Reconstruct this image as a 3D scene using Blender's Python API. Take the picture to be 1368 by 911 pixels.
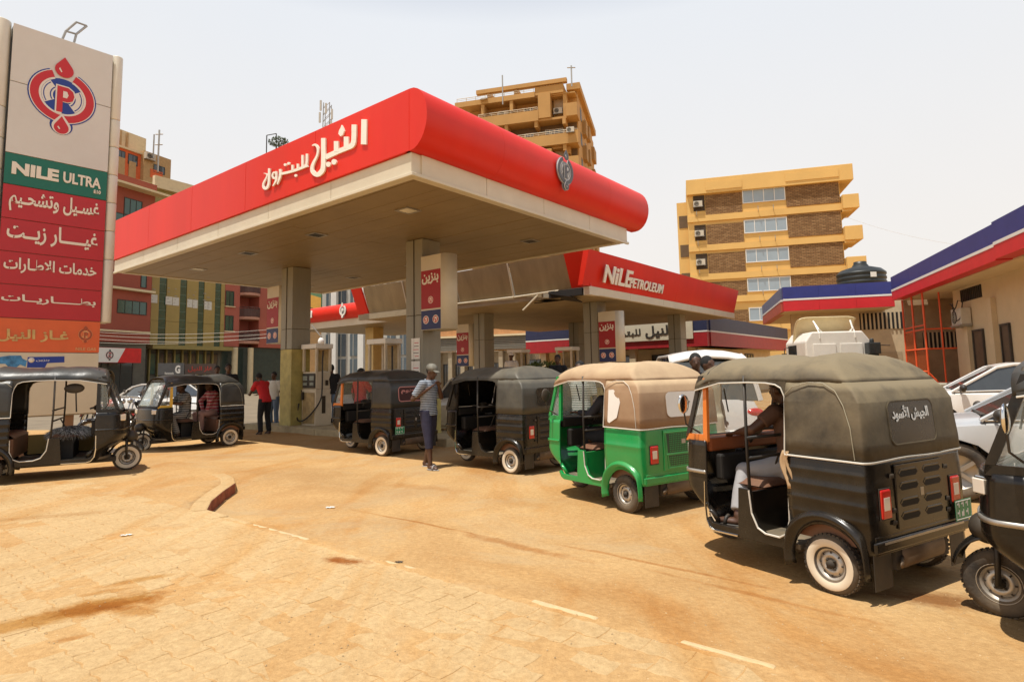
import bpy, bmesh, math, random
from mathutils import Vector, Matrix, noise
random.seed(7)
R = math.radians
PI = math.pi
for o in list(bpy.data.objects): bpy.data.objects.remove(o)
SC = bpy.context.scene
COL = SC.collection

# ------------------------------------------------------------------ camera
CAM_H = 1.58; FPX = 800.0; PPY = 420.0; TH = math.atan(78/800.0); ROLL = -0.019
cam_d = bpy.data.cameras.new('camera'); cam = bpy.data.objects.new('camera', cam_d); COL.objects.link(cam)
cam_d.sensor_width = 36.0; cam_d.lens = FPX/1368*36; cam_d.shift_y = -(455.5-PPY)/1368
cam_d.clip_start = 0.05; cam_d.clip_end = 5000
CMAT = Matrix.Rotation(PI/2+TH, 3, 'X') @ Matrix.Rotation(ROLL, 3, 'Z')
cam.matrix_world = Matrix.Translation((0, 0, CAM_H)) @ CMAT.to_4x4()
SC.camera = cam
# ------------------------------------------------------------------ sky and sun
SUN_DISP = Vector((0.24, 0.17, -1.0)).normalized()          # the way the light travels
s_el = math.asin(-SUN_DISP.z); s_dir = -SUN_DISP
s_az = math.atan2(s_dir.x, s_dir.y)
sun_d = bpy.data.lights.new('sun', 'SUN'); sun_d.energy = 4.9; sun_d.angle = R(0.6); sun_d.color = (1.0, 0.955, 0.87)
sun = bpy.data.objects.new('sun', sun_d); COL.objects.link(sun)
sun.rotation_euler = SUN_DISP.to_track_quat('-Z', 'Y').to_euler(); sun.location = (0, 0, 60)
W = bpy.data.worlds.new('World'); SC.world = W; W.use_nodes = True
nt = W.node_tree; nt.nodes.clear()
def wn(t, **k):
    n = nt.nodes.new(t)
    for a, b in k.items(): setattr(n, a, b)
    return n
wo = wn('ShaderNodeOutputWorld'); bg = wn('ShaderNodeBackground'); bg.inputs[1].default_value = 0.1
sk = wn('ShaderNodeTexSky', sky_type='NISHITA', sun_disc=False, sun_elevation=s_el, sun_rotation=s_az)
sk.air_density = 1.2; sk.dust_density = 6.0; sk.ozone_density = 1.0
tc = wn('ShaderNodeTexCoord'); sp = wn('ShaderNodeSeparateXYZ'); rp = wn('ShaderNodeValToRGB'); mx = wn('ShaderNodeMix', data_type='RGBA')
nz = wn('ShaderNodeTexNoise'); nz.inputs['Scale'].default_value = 1.6; nz.inputs['Detail'].default_value = 4
nt.links.new(tc.outputs['Generated'], sp.inputs[0]); nt.links.new(tc.outputs['Generated'], nz.inputs['Vector'])
rp.color_ramp.elements[0].position = 0.0; rp.color_ramp.elements[0].color = (10.0, 9.4, 8.7, 1)
rp.color_ramp.elements[1].position = 1.0; rp.color_ramp.elements[1].color = (1.8, 2.4, 3.8, 1)
for p, c in ((0.2, (9.8, 9.4, 9.0, 1)), (0.52, (8.9, 9.15, 9.5, 1)), (0.65, (4.0, 4.8, 6.4, 1))):
    e = rp.color_ramp.elements.new(p); e.color = c
nt.links.new(sp.outputs[2], rp.inputs[0])
mx.inputs[0].default_value = 0.88
nt.links.new(sk.outputs[0], mx.inputs[6]); nt.links.new(rp.outputs[0], mx.inputs[7])
m2 = wn('ShaderNodeMix', data_type='RGBA', blend_type='MULTIPLY'); m2.inputs[0].default_value = 0.10
nt.links.new(mx.outputs[2], m2.inputs[6]); nt.links.new(nz.outputs[0], m2.inputs[7])
nt.links.new(m2.outputs[2], bg.inputs[0]); nt.links.new(bg.outputs[0], wo.inputs[0])
SC.view_settings.view_transform = 'Standard'; SC.view_settings.look = 'None'
SC.view_settings.exposure = 0.10; SC.view_settings.gamma = 1.0
SC.render.engine = 'CYCLES'
try:
    SC.cycles.use_denoising = True; SC.cycles.max_bounces = 7; SC.cycles.diffuse_bounces = 4; SC.cycles.glossy_bounces = 3
    SC.cycles.transmission_bounces = 5; SC.cycles.transparent_max_bounces = 8; SC.cycles.caustics_reflective = False; SC.cycles.caustics_refractive = False
except Exception: pass

# ------------------------------------------------------------------ where a point of the picture lies in the place
CPOS = Vector((0, 0, CAM_H))
def ray(px, py): return CMAT @ Vector((px-684, PPY-py, -FPX))
def P(px, py, z=0.0):
    d = ray(px, py); return CPOS + d*((z-CAM_H)/d.z)
def D(px, py, Y):
    d = ray(px, py); return CPOS + d*(Y/d.y)
def V(px, py, p, n):
    d = ray(px, py); n = Vector(n); return CPOS + d*(((Vector(p)-CPOS).dot(n))/d.dot(n))

# ------------------------------------------------------------------ materials
MATS = {}
def M(name, col, rough=0.6, metal=0.0, var=0.12, scale=3.0, bump=0.0, bscale=40.0, dust=0.0, dustcol=(0.42, 0.30, 0.17), coat=0.0, alpha=1.0, trans=0.0, streak=0.0, spec=0.5, emis=0.0, dscale=2.5, dtop=0.0):
    if name in MATS: return MATS[name]
    m = bpy.data.materials.new(name); m.use_nodes = True; MATS[name] = m
    t = m.node_tree; b = t.nodes['Principled BSDF']
    b.inputs['Roughness'].default_value = rough; b.inputs['Metallic'].default_value = metal
    b.inputs['Specular IOR Level'].default_value = spec
    if coat: b.inputs['Coat Weight'].default_value = coat; b.inputs['Coat Roughness'].default_value = 0.12
    if trans: b.inputs['Transmission Weight'].default_value = trans; b.inputs['IOR'].default_value = 1.1
    if alpha < 1: b.inputs['Alpha'].default_value = alpha
    N = t.nodes.new; L = t.links.new
    tc = N('ShaderNodeTexCoord')
    n1 = N('ShaderNodeTexNoise'); n1.inputs['Scale'].default_value = scale; n1.inputs['Detail'].default_value = 6; n1.inputs['Roughness'].default_value = 0.62
    if streak:
        mp = N('ShaderNodeMapping'); mp.inputs['Scale'].default_value = (1, 1, 0.12); L(tc.outputs['Object'], mp.inputs[0]); L(mp.outputs[0], n1.inputs['Vector'])
    else: L(tc.outputs['Object'], n1.inputs['Vector'])
    r = N('ShaderNodeValToRGB'); r.color_ramp.elements[0].position = 0.3; r.color_ramp.elements[1].position = 0.72
    c = Vector(col[:3])
    r.color_ramp.elements[0].color = (*(c*(1-var)), 1); r.color_ramp.elements[1].color = (*[min(1, v) for v in (c*(1+var))], 1)
    L(n1.outputs[0], r.inputs[0]); out = r.outputs[0]
    if dust:
        n2 = N('ShaderNodeTexNoise'); n2.inputs['Scale'].default_value = dscale; n2.inputs['Detail'].default_value = 9; n2.inputs['Roughness'].default_value = 0.7
        L(tc.outputs['Object'], n2.inputs['Vector'])
        g = N('ShaderNodeNewGeometry'); sx = N('ShaderNodeSeparateXYZ'); L(g.outputs['Normal'], sx.inputs[0])
        a = N('ShaderNodeMath'); a.operation = 'MULTIPLY_ADD'; a.inputs[1].default_value = 0.38; a.inputs[2].default_value = 0.5
        L(sx.outputs[2], a.inputs[0])
        mu = N('ShaderNodeMath'); mu.operation = 'MULTIPLY'; L(a.outputs[0], mu.inputs[0])
        rr = N('ShaderNodeMapRange'); rr.inputs[1].default_value = 0.36; rr.inputs[2].default_value = 0.66; L(n2.outputs[0], rr.inputs[0]); L(rr.outputs[0], mu.inputs[1])
        m2 = N('ShaderNodeMath'); m2.operation = 'MULTIPLY'; m2.inputs[1].default_value = dust; m2.use_clamp = True; L(mu.outputs[0], m2.inputs[0])
        if dtop:
            tp = N('ShaderNodeMath'); tp.operation = 'MULTIPLY'; tp.inputs[1].default_value = dtop; tp.use_clamp = True; L(sx.outputs[2], tp.inputs[0])
            m3 = N('ShaderNodeMath'); m3.operation = 'ADD'; m3.use_clamp = True; L(m2.outputs[0], m3.inputs[0]); L(tp.outputs[0], m3.inputs[1]); m2 = m3
        mm = N('ShaderNodeMix'); mm.data_type = 'RGBA'; L(m2.outputs[0], mm.inputs[0]); L(out, mm.inputs[6]); mm.inputs[7].default_value = (*dustcol, 1); out = mm.outputs[2]
        ra = N('ShaderNodeMath'); ra.operation = 'MULTIPLY_ADD'; ra.inputs[1].default_value = 0.85-rough; ra.inputs[2].default_value = rough; L(m2.outputs[0], ra.inputs[0]); L(ra.outputs[0], b.inputs['Roughness'])
    L(out, b.inputs['Base Color'])
    if emis: L(out, b.inputs['Emission Color']); b.inputs['Emission Strength'].default_value = emis
    if bump:
        n3 = N('ShaderNodeTexNoise'); n3.inputs['Scale'].default_value = bscale; n3.inputs['Detail'].default_value = 5
        L(tc.outputs['Object'], n3.inputs['Vector'])
        bp = N('ShaderNodeBump'); bp.inputs['Strength'].default_value = bump; bp.inputs['Distance'].default_value = 0.02
        L(n3.outputs[0], bp.inputs['Height']); L(bp.outputs[0], b.inputs['Normal'])
    return m
def brick_mat(name, c1, c2, mortar, scale=1.0):
    m = bpy.data.materials.new(name); m.use_nodes = True; MATS[name] = m; t = m.node_tree; b = t.nodes['Principled BSDF']; b.inputs['Roughness'].default_value = 0.9
    tc = t.nodes.new('ShaderNodeTexCoord'); mp = t.nodes.new('ShaderNodeMapping'); mp.inputs['Rotation'].default_value = (PI/2, 0, 0)
    br = t.nodes.new('ShaderNodeTexBrick'); br.inputs['Color1'].default_value = (*c1, 1); br.inputs['Color2'].default_value = (*c2, 1); br.inputs['Mortar'].default_value = (*mortar, 1)
    br.inputs['Scale'].default_value = scale; br.inputs['Mortar Size'].default_value = 0.035; br.inputs['Brick Width'].default_value = 0.8; br.inputs['Row Height'].default_value = 0.27; br.inputs['Bias'].default_value = 0.0
    t.links.new(tc.outputs['Object'], mp.inputs[0]); t.links.new(mp.outputs[0], br.inputs[0]); t.links.new(br.outputs[0], b.inputs['Base Color'])
    bp = t.nodes.new('ShaderNodeBump'); bp.inputs['Strength'].default_value = 0.6; bp.inputs['Distance'].default_value = 0.04; bp.invert = True
    t.links.new(br.outputs['Fac'], bp.inputs['Height']); t.links.new(bp.outputs[0], b.inputs['Normal'])
    return m

# ------------------------------------------------------------------ mesh builder
class MB:
    def __init__(s): s.v = []; s.f = []; s.m = []; s.sm = []
    def add(s, vs, fs, mi=0, smooth=False):
        o = len(s.v); s.v += [tuple(v) for v in vs]
        for f in fs: s.f.append(tuple(i+o for i in f)); s.m.append(mi); s.sm.append(smooth)
        return s
    def box(s, x0, x1, y0, y1, z0, z1, mi=0):
        if x0 > x1: x0, x1 = x1, x0
        if y0 > y1: y0, y1 = y1, y0
        if z0 > z1: z0, z1 = z1, z0
        v = [(x, y, z) for z in (z0, z1) for y in (y0, y1) for x in (x0, x1)]
        return s.add(v, [(0, 2, 3, 1), (4, 5, 7, 6), (0, 1, 5, 4), (2, 6, 7, 3), (0, 4, 6, 2), (1, 3, 7, 5)], mi)
    def obox(s, c, ax, ay, az, mi=0):
        c = Vector(c); ax = Vector(ax); ay = Vector(ay); az = Vector(az)
        v = [c+ax*i+ay*j+az*k for k in (-1, 1) for j in (-1, 1) for i in (-1, 1)]
        return s.add(v, [(0, 2, 3, 1), (4, 5, 7, 6), (0, 1, 5, 4), (2, 6, 7, 3), (0, 4, 6, 2), (1, 3, 7, 5)], mi)
    def tube(s, pts, r, n=8, mi=0, closed=False, cap=True):
        pts = [Vector(p) for p in pts]; N = len(pts); rs = r if isinstance(r, (list, tuple)) else [r]*N
        rings = []; up = None
        for i, p in enumerate(pts):
            a = pts[(i-1) % N] if (closed or i > 0) else p; b = pts[(i+1) % N] if (closed or i < N-1) else p
            t = (b-a).normalized() if (b-a).length > 1e-9 else Vector((0, 0, 1))
            if up is None: up = Vector((0, 0, 1)) if abs(t.z) < 0.9 else Vector((1, 0, 0))
            u = (up-t*up.dot(t)); u = u.normalized() if u.length > 1e-6 else t.orthogonal().normalized(); w = t.cross(u); up = u
            rings.append([p+(u*math.cos(2*PI*k/n)+w*math.sin(2*PI*k/n))*rs[i] for k in range(n)])
        vs = [q for g in rings for q in g]; fs = []
        for i in range(N if closed else N-1):
            j = (i+1) % N
            for k in range(n): fs.append((i*n+k, i*n+(k+1) % n, j*n+(k+1) % n, j*n+k))
        if cap and not closed: fs.append(tuple(range(n-1, -1, -1))); fs.append(tuple((N-1)*n+k for k in range(n)))
        return s.add(vs, fs, mi, n > 6)
    def lathe(s, prof, n=24, c=(0, 0, 0), axis='z', mi=0, smooth=True, a0=0.0, a1=2*PI):
        c = Vector(c); full = abs(a1-a0-2*PI) < 1e-6; M_ = n if full else n+1; vs = []; fs = []
        for (r, h) in prof:
            for k in range(M_):
                a = a0+(a1-a0)*k/n; x = r*math.cos(a); y = r*math.sin(a)
                q = (x, y, h) if axis == 'z' else ((x, h, y) if axis == 'y' else (h, x, y)); vs.append(c+Vector(q))
        for i in range(len(prof)-1):
            for k in range(n):
                k2 = (k+1) % M_; fs.append((i*M_+k, i*M_+k2, (i+1)*M_+k2, (i+1)*M_+k))
        return s.add(vs, fs, mi, smooth)
    def grid(s, fn, nu, nv, mi=0, smooth=True, skip=None):
        vs = [fn(i/nu, j/nv) for j in range(nv+1) for i in range(nu+1)]; fs = []
        for j in range(nv):
            for i in range(nu):
                if skip and skip(i, j): continue
                a = j*(nu+1)+i; fs.append((a, a+1, a+nu+2, a+nu+1))
        return s.add(vs, fs, mi, smooth)
    def prism(s, poly, o, ex, ey, ez, depth, mi=0):
        """poly (2d) laid on plane o+ex*u+ey*v and pushed along ez by depth"""
        o = Vector(o); ex = Vector(ex); ey = Vector(ey); ez = Vector(ez)
        n = len(poly); a = [o+ex*u+ey*v for u, v in poly]; b = [p+ez*depth for p in a]
        fs = [tuple(range(n)), tuple(range(2*n-1, n-1, -1))]+[(i, i+n, (i+1) % n+n, (i+1) % n) for i in range(n)]
        return s.add(a+b, fs, mi)
    def ball(s, c, r, nu=12, nv=8, mi=0):
        c = Vector(c); r = r if isinstance(r, (tuple, list)) else (r, r, r)
        def fn(u, v):
            a = 2*PI*u; b = PI*(v-0.5); return c+Vector((r[0]*math.cos(b)*math.cos(a), r[1]*math.cos(b)*math.sin(a), r[2]*math.sin(b)))
        return s.grid(fn, nu, nv, mi)
    def mesh(s, name, weld=False, tri=False):
        me = bpy.data.meshes.new(name); me.from_pydata(s.v, [], s.f)
        me.polygons.foreach_set('material_index', s.m); me.polygons.foreach_set('use_smooth', s.sm)
        bm = bmesh.new(); bm.from_mesh(me)
        if weld: bmesh.ops.remove_doubles(bm, verts=bm.verts, dist=1e-4)
        bmesh.ops.recalc_face_normals(bm, faces=bm.faces)
        bm.to_mesh(me); bm.free(); me.update(); return me
    def build(s, name, mats, parent=None, weld=False, bevel=0, solid=0, subd=0, loc=None):
        me = s.mesh(name, weld or solid or subd)
        for m in (mats if isinstance(mats, (list, tuple)) else [mats]): me.materials.append(m)
        o = bpy.data.objects.new(name, me); COL.objects.link(o)
        if parent: o.parent = parent
        if loc: o.location = loc
        if solid: q = o.modifiers.new('thick', 'SOLIDIFY'); q.thickness = solid; q.offset = -1
        if subd: q = o.modifiers.new('smooth', 'SUBSURF'); q.levels = subd; q.render_levels = subd
        if bevel: q = o.modifiers.new('edge', 'BEVEL'); q.width = bevel; q.segments = 2; q.limit_method = 'ANGLE'; q.angle_limit = R(35)
        return o
LABELS = set()
def tag(o, label, cat=None, group=None, kind=None):
    if label: o['label'] = label
    if cat: o['category'] = cat
    if group: o['group'] = group
    if kind: o['kind'] = kind
    return o
def empty(name, loc=(0, 0, 0), rz=0.0, label=None, cat=None, group=None):
    o = bpy.data.objects.new(name, None); COL.objects.link(o); o.location = loc; o.rotation_euler = (0, 0, rz); o.empty_display_size = 0.2
    return tag(o, label, cat, group)
def bx(name, parent, mat, x0, x1, y0, y1, z0, z1, bevel=0): return MB().box(x0, x1, y0, y1, z0, z1).build(name, mat, parent, bevel=bevel)

# ------------------------------------------------------------------ lettering
AR = {'ا': 'FE8D FE8E', 'أ': 'FE83 FE84', 'ب': 'FE8F FE90 FE91 FE92', 'ت': 'FE95 FE96 FE97 FE98', 'ج': 'FE9D FE9E FE9F FEA0', 'ح': 'FEA1 FEA2 FEA3 FEA4', 'خ': 'FEA5 FEA6 FEA7 FEA8', 'د': 'FEA9 FEAA', 'ر': 'FEAD FEAE', 'ز': 'FEAF FEB0', 'س': 'FEB1 FEB2 FEB3 FEB4', 'ش': 'FEB5 FEB6 FEB7 FEB8', 'ط': 'FEC1 FEC2 FEC3 FEC4', 'غ': 'FECD FECE FECF FED0', 'ل': 'FEDD FEDE FEDF FEE0', 'م': 'FEE1 FEE2 FEE3 FEE4', 'ن': 'FEE5 FEE6 FEE7 FEE8', 'و': 'FEED FEEE', 'ي': 'FEF1 FEF2 FEF3 FEF4', 'ـ': '0640 0640 0640 0640', '\ue000': 'FEFB FEFC', '\ue001': 'FEF7 FEF8', '\ue002': 'FEF5 FEF6'}
AR = {k: v.split() for k, v in AR.items()}
def shape_ar(s):
    s = s.replace('لا', '\ue000').replace('لأ', '\ue001'); out = []; prev = False
    for i, ch in enumerate(s):
        if ch not in AR: out.append(ch); prev = False; continue
        f = AR[ch]; nxt = i+1 < len(s) and s[i+1] in AR; fwd = len(f) == 4 and nxt
        k = (3 if fwd else 1) if prev else (2 if fwd else 0)
        out.append(chr(int(f[k], 16))); prev = fwd
    return ''.join(reversed(out))
def text(parent, body, o, ex, ey, w, h, mat, depth=0.01, bold=0.02, name='lettering', stagger=0.0006):
    """body written in the box o + ex*[0,w] + ey*[0,h], thickness towards ex x ey"""
    if any(c in AR for c in body): body = shape_ar(body)
    c = bpy.data.curves.new('t', 'FONT'); c.body = body; c.size = 1; c.extrude = 0.5; c.offset = bold; c.resolution_u = 3
    t = bpy.data.objects.new('t', c); COL.objects.link(t); bpy.context.view_layer.update()
    me = bpy.data.meshes.new_from_object(t.evaluated_get(bpy.context.evaluated_depsgraph_get()))
    bpy.data.objects.remove(t); bpy.data.curves.remove(c)
    ex = Vector(ex).normalized(); ey = Vector(ey).normalized(); ez = ex.cross(ey)
    bm = bmesh.new(); bm.from_mesh(me); bpy.data.meshes.remove(me)
    bmesh.ops.remove_doubles(bm, verts=bm.verts, dist=1e-4)
    xs = [v.co.x for v in bm.verts]; ys = [v.co.y for v in bm.verts]; x0, x1, y0, y1 = min(xs), max(xs), min(ys), max(ys)
    seen = set(); isl = 0; o = Vector(o)
    lift = {}
    for v in bm.verts:
        if v in seen: continue
        st = [v]; seen.add(v)
        while st:
            q = st.pop(); lift[q] = isl % 5
            for e in q.link_edges:
                z = e.other_vert(q)
                if z not in seen: seen.add(z); st.append(z)
        isl += 1
    for v in bm.verts:
        z = (v.co.z+0.5)*depth+(lift[v]*stagger if v.co.z > 0 else 0)
        v.co = o+ex*((v.co.x-x0)/(x1-x0)*w)+ey*((v.co.y-y0)/(y1-y0)*h)+ez*z
    me = bpy.data.meshes.new(name); bm.to_mesh(me); bm.free(); me.materials.append(mat)
    ob = bpy.data.objects.new(name, me); COL.objects.link(ob); ob.parent = parent
    return ob
def drop_poly(cx, cy, w, h, n=14):
    pts = []
    for i in range(n+1):
        a = -PI*0.5+PI*2*(i/(n+1)); a = R(125)-i/(n)*R(250)-PI/2-R(0)
        pts.append((cx+math.sin(R(-125)+R(250)*i/n)*w/2*1.0, cy-h*0.5+w/2-math.cos(R(-125)+R(250)*i/n)*w/2))
    pts.append((cx, cy+h*0.5))
    return pts
def emblem(parent, o, ex, ey, s, mats, name='emblem', mono=None, lay=0.0025):
    """round badge: broken outer ring, disc, arcs, a letter P and two drops; s = total height"""
    ex = Vector(ex).normalized(); ey = Vector(ey).normalized(); ez = ex.cross(ey); o = Vector(o)
    b = MB(); red, blue, white = 0, 1, 2
    def ring(r0, r1, a0, a1, mi, L_, n=40, cx=0, cy=0):
        pts = [(cx+r1*math.cos(R(a0+(a1-a0)*i/n)), cy+r1*math.sin(R(a0+(a1-a0)*i/n))) for i in range(n+1)]
        q = [(cx+r0*math.cos(R(a0+(a1-a0)*i/n)), cy+r0*math.sin(R(a0+(a1-a0)*i/n))) for i in range(n+1)]
        for i in range(n):
            b.prism([pts[i], pts[i+1], q[i+1], q[i]], o+ez*(lay*L_), ex*s, ey*s, ez, lay*0.9, mi)
    def poly(p, mi, L_): b.prism(p, o+ez*(lay*L_), ex*s, ey*s, ez, lay*0.9, mi)
    circ = lambda r, n=32: [(r*math.cos(2*PI*i/n), r*math.sin(2*PI*i/n)) for i in range(n)]
    poly([(x*1.5, y*1.5-0.36) for x, y in drop_poly(0, 0.02, 0.155, 0.2)], blue, 0)
    ring(0.22, 0.345, 115, 425, blue, 1)
    poly(circ(0.335, 40), white, 0) if False else None
    ring(0.215, 0.332, 113, 427, white, 2)
    ring(0.238, 0.322, 112, 428, red, 3)
    poly(circ(0.225), blue, 1)
    for a0, a1 in ((128, 214), (-52, 34)):
        ring(0.10, 0.212, a0, a1, white, 2); ring(0.118, 0.13, a0+3, a1-3, blue, 3); ring(0.185, 0.195, a0+3, a1-3, blue, 3)
    pp = [(-0.06, -0.2), (0.0, -0.2), (0.0, -0.06), (0.05, -0.06), (0.1, -0.03), (0.115, 0.03), (0.1, 0.09), (0.05, 0.125), (-0.06, 0.125)]
    poly([(x*1.17-0.005, y*1.12) for x, y in pp], white, 4); poly(pp, red, 5); poly([(0.0, -0.01), (0.04, -0.01), (0.055, 0.03), (0.04, 0.072), (0.0, 0.072)], white, 6)
    poly([(x*1.25, y*1.25-0.385) for x, y in drop_poly(0, 0.03, 0.155, 0.21)], white, 4)
    poly(drop_poly(0, -0.36, 0.15, 0.22), red, 5)
    poly(drop_poly(0, 0.38, 0.21, 0.27), white, 1) if False else None
    poly(drop_poly(0.0, 0.375, 0.19, 0.26), red, 5)
    poly([(-0.055, 0.34), (-0.03, 0.30), (-0.02, 0.31), (-0.045, 0.36)], white, 6); poly([(-0.04, -0.39), (-0.02, -0.42), (-0.01, -0.41), (-0.03, -0.38)], white, 6)
    return b.build(name, mats if not mono else mono, parent)
# ------------------------------------------------------------------ base colours
SAND = (0.50, 0.315, 0.135)
cream = M('cream_paint', (0.56, 0.47, 0.31), 0.55, var=0.08, scale=2, dust=0.25, streak=1, bump=0.05)
cream_panel = M('cream_metal_panel', (0.64, 0.58, 0.44), 0.4, var=0.06, scale=1.5, dust=0.2)
signgrey = M('sign_grey_white_panel', (0.66, 0.64, 0.59), 0.4, var=0.04, scale=1.2, dust=0.12)
white = M('white_paint', (0.78, 0.76, 0.70), 0.45, var=0.04, dust=0.1)
redp = M('red_canopy_panel', (0.68, 0.022, 0.008), 0.42, var=0.10, scale=.5, dust=0.12, dustcol=(0.70, 0.14, 0.05), streak=1, spec=.3)
redsign = M('red_sign_panel', (0.47, 0.012, 0.018), 0.38, var=0.05)
redfar = M('red_fascia_paint', (0.60, 0.014, 0.018), 0.45, var=0.07)
bluefar = M('blue_fascia_paint', (0.022, 0.030, 0.19), 0.45, var=0.1)
navy = M('navy_panel', (0.03, 0.045, 0.11), 0.45, var=0.1)
green_s = M('green_sign_panel', (0.0, 0.14, 0.09), 0.4, var=0.06)
orange_s = M('orange_sign_panel', (0.72, 0.13, 0.03), 0.45, var=0.06)
blue_l = M('blue_print', (0.01, 0.04, 0.30), 0.45, var=0.05)
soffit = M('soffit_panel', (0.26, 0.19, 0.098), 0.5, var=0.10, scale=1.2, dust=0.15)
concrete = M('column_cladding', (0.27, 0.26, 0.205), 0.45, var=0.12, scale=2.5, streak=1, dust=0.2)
colyellow = M('column_base_paint', (0.44, 0.37, 0.12), 0.6, var=0.25, scale=4, dust=0.25)
black = M('black_paint', (0.007, 0.0065, 0.006), 0.25, var=0.2, coat=0.22, dust=0.09, dscale=3, spec=.35)
blackplain = M('black_plastic', (0.016, 0.015, 0.014), 0.55, var=0.2, dust=0.2)
dark = M('dark_interior', (0.012, 0.01, 0.008), 0.7, var=0.2)
steel = M('dull_steel', (0.42, 0.40, 0.36), 0.38, metal=0.7, var=0.15, dust=0.3)
chrome = M('chrome', (0.75, 0.74, 0.7), 0.15, metal=1.0, var=0.05)
glassd = M('dark_window_glass', (0.03, 0.04, 0.045), 0.08, var=0.3, scale=0.4, spec=0.9)
glassg = M('green_window_glass', (0.02, 0.075, 0.055), 0.12, var=0.25, scale=0.8, spec=0.8)
glassb = M('pale_blue_window_glass', (0.30, 0.37, 0.42), 0.12, var=0.12, scale=0.4, spec=0.8)
frame_w = M('white_window_frame', (0.75, 0.74, 0.70), 0.5, var=0.03)
rubber = M('tyre_rubber', (0.035, 0.030, 0.026), 0.85, var=0.2, dust=0.55, bump=0.2)
sandm_col = (0.55, 0.36, 0.17)

def ground_mat(name, c_lo, c_hi, stain=0.0, grey=0.0):
    m = bpy.data.materials.new(name); m.use_nodes = True; t = m.node_tree; b = t.nodes['Principled BSDF']; b.inputs['Roughness'].default_value = 0.95; b.inputs['Specular IOR Level'].default_value = 0.15
    N = t.nodes.new; L = t.links.new; g = N('ShaderNodeNewGeometry')
    def noi(sc, det, ro=0.6, warp=0.0, scl=None):
        n = N('ShaderNodeTexNoise'); n.inputs['Scale'].default_value = sc; n.inputs['Detail'].default_value = det; n.inputs['Roughness'].default_value = ro; n.inputs['Distortion'].default_value = warp
        if scl:
            mp = N('ShaderNodeMapping'); mp.inputs['Rotation'].default_value = (0, 0, R(-37)); mp.inputs['Scale'].default_value = scl; L(g.outputs['Position'], mp.inputs[0]); L(mp.outputs[0], n.inputs['Vector'])
        else: L(g.outputs['Position'], n.inputs['Vector'])
        return n
    def ramp(src, a, b_, ca, cb):
        r = N('ShaderNodeValToRGB'); r.color_ramp.elements[0].position = a; r.color_ramp.elements[1].position = b_; r.color_ramp.elements[0].color = (*ca, 1); r.color_ramp.elements[1].color = (*cb, 1); L(src, r.inputs[0]); return r.outputs[0]
    def mix(f, a, b_, mode='MIX'):
        q = N('ShaderNodeMix'); q.data_type = 'RGBA'; q.blend_type = mode
        if isinstance(f, float): q.inputs[0].default_value = f
        else: L(f, q.inputs[0])
        for i, s in ((6, a), (7, b_)):
            if isinstance(s, tuple): q.inputs[i].default_value = (*s, 1)
            else: L(s, q.inputs[i])
        return q.outputs[2]
    base = ramp(noi(0.55, 9, 0.65, 0.4).outputs[0], 0.32, 0.68, c_lo, c_hi)
    fine = ramp(noi(22, 9, 0.85).outputs[0], 0.30, 0.72, (0.62, 0.57, 0.52), (1.14, 1.15, 1.16))
    out = mix(0.9, base, fine, 'MULTIPLY')
    # reddish damp tracks drawn out along the lane
    tr = ramp(noi(0.9, 7, 0.65, 0.6, (1.6, 0.35, 1)).outputs[0], 0.50, 0.66, (0, 0, 0), (1, 1, 1))
    out = mix(tr, out, mix(1.0, out, (0.93, 0.80, 0.64), 'MULTIPLY'))
    pb = ramp(noi(60, 3, 0.6).outputs[0], 0.70, 0.74, (0, 0, 0), (0.8, 0.8, 0.8))
    out = mix(pb, out, (0.66, 0.50, 0.30))
    dk = ramp(noi(34, 5, 0.7).outputs[0], 0.64, 0.70, (0, 0, 0), (0.55, 0.55, 0.55))
    out = mix(dk, out, (0.28, 0.16, 0.07))
    if grey:
        gm = ramp(noi(0.5, 8, 0.7, 0.5).outputs[0], 0.50, 0.62, (0, 0, 0), (grey, grey, grey)); out = mix(gm, out, (0.42, 0.33, 0.20))
    for (cx, cy, rx, ry, rot, st, col) in GROUND_MARKS:
        vm = N('ShaderNodeVectorMath'); vm.operation = 'SUBTRACT'; L(g.outputs['Position'], vm.inputs[0]); vm.inputs[1].default_value = (cx, cy, 0)
        mp = N('ShaderNodeMapping'); mp.vector_type = 'TEXTURE'; mp.inputs['Rotation'].default_value = (0, 0, rot); mp.inputs['Scale'].default_value = (rx, ry, 1e3); L(vm.outputs[0], mp.inputs[0])
        nn = noi(4.0, 8, 0.75, 0.3); ad = N('ShaderNodeVectorMath'); ad.operation = 'LENGTH'; L(mp.outputs[0], ad.inputs[0])
        ma = N('ShaderNodeMath'); ma.operation = 'MULTIPLY_ADD'; ma.inputs[1].default_value = 1.9; L(nn.outputs[0], ma.inputs[0]); L(ad.outputs['Value'], ma.inputs[2])
        mr = N('ShaderNodeMapRange'); mr.inputs[1].default_value = 1.95; mr.inputs[2].default_value = 1.35; mr.inputs[3].default_value = 0; mr.inputs[4].default_value = st; L(ma.outputs[0], mr.inputs[0])
        out = mix(mr.outputs[0], out, mix(1.0, out, col, 'MULTIPLY'))
    L(out, b.inputs['Base Color'])
    n1 = noi(9, 8, 0.7); n2 = noi(45, 4, 0.7); ad = N('ShaderNodeMath'); ad.operation = 'MULTIPLY_ADD'; ad.inputs[1].default_value = 0.4; L(n2.outputs[0], ad.inputs[0]); L(n1.outputs[0], ad.inputs[2])
    bp = N('ShaderNodeBump'); bp.inputs['Strength'].default_value = 0.55; bp.inputs['Distance'].default_value = 0.03; L(ad.outputs[0], bp.inputs['Height']); L(bp.outputs[0], b.inputs['Normal'])
    return m
PZ = 0.13      # top of the block paving
def st(px, py, rx, ry, rot, s, col, z=PZ): q = P(px, py, z); return (q.x, q.y, rx, ry, rot, s, col)
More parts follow.
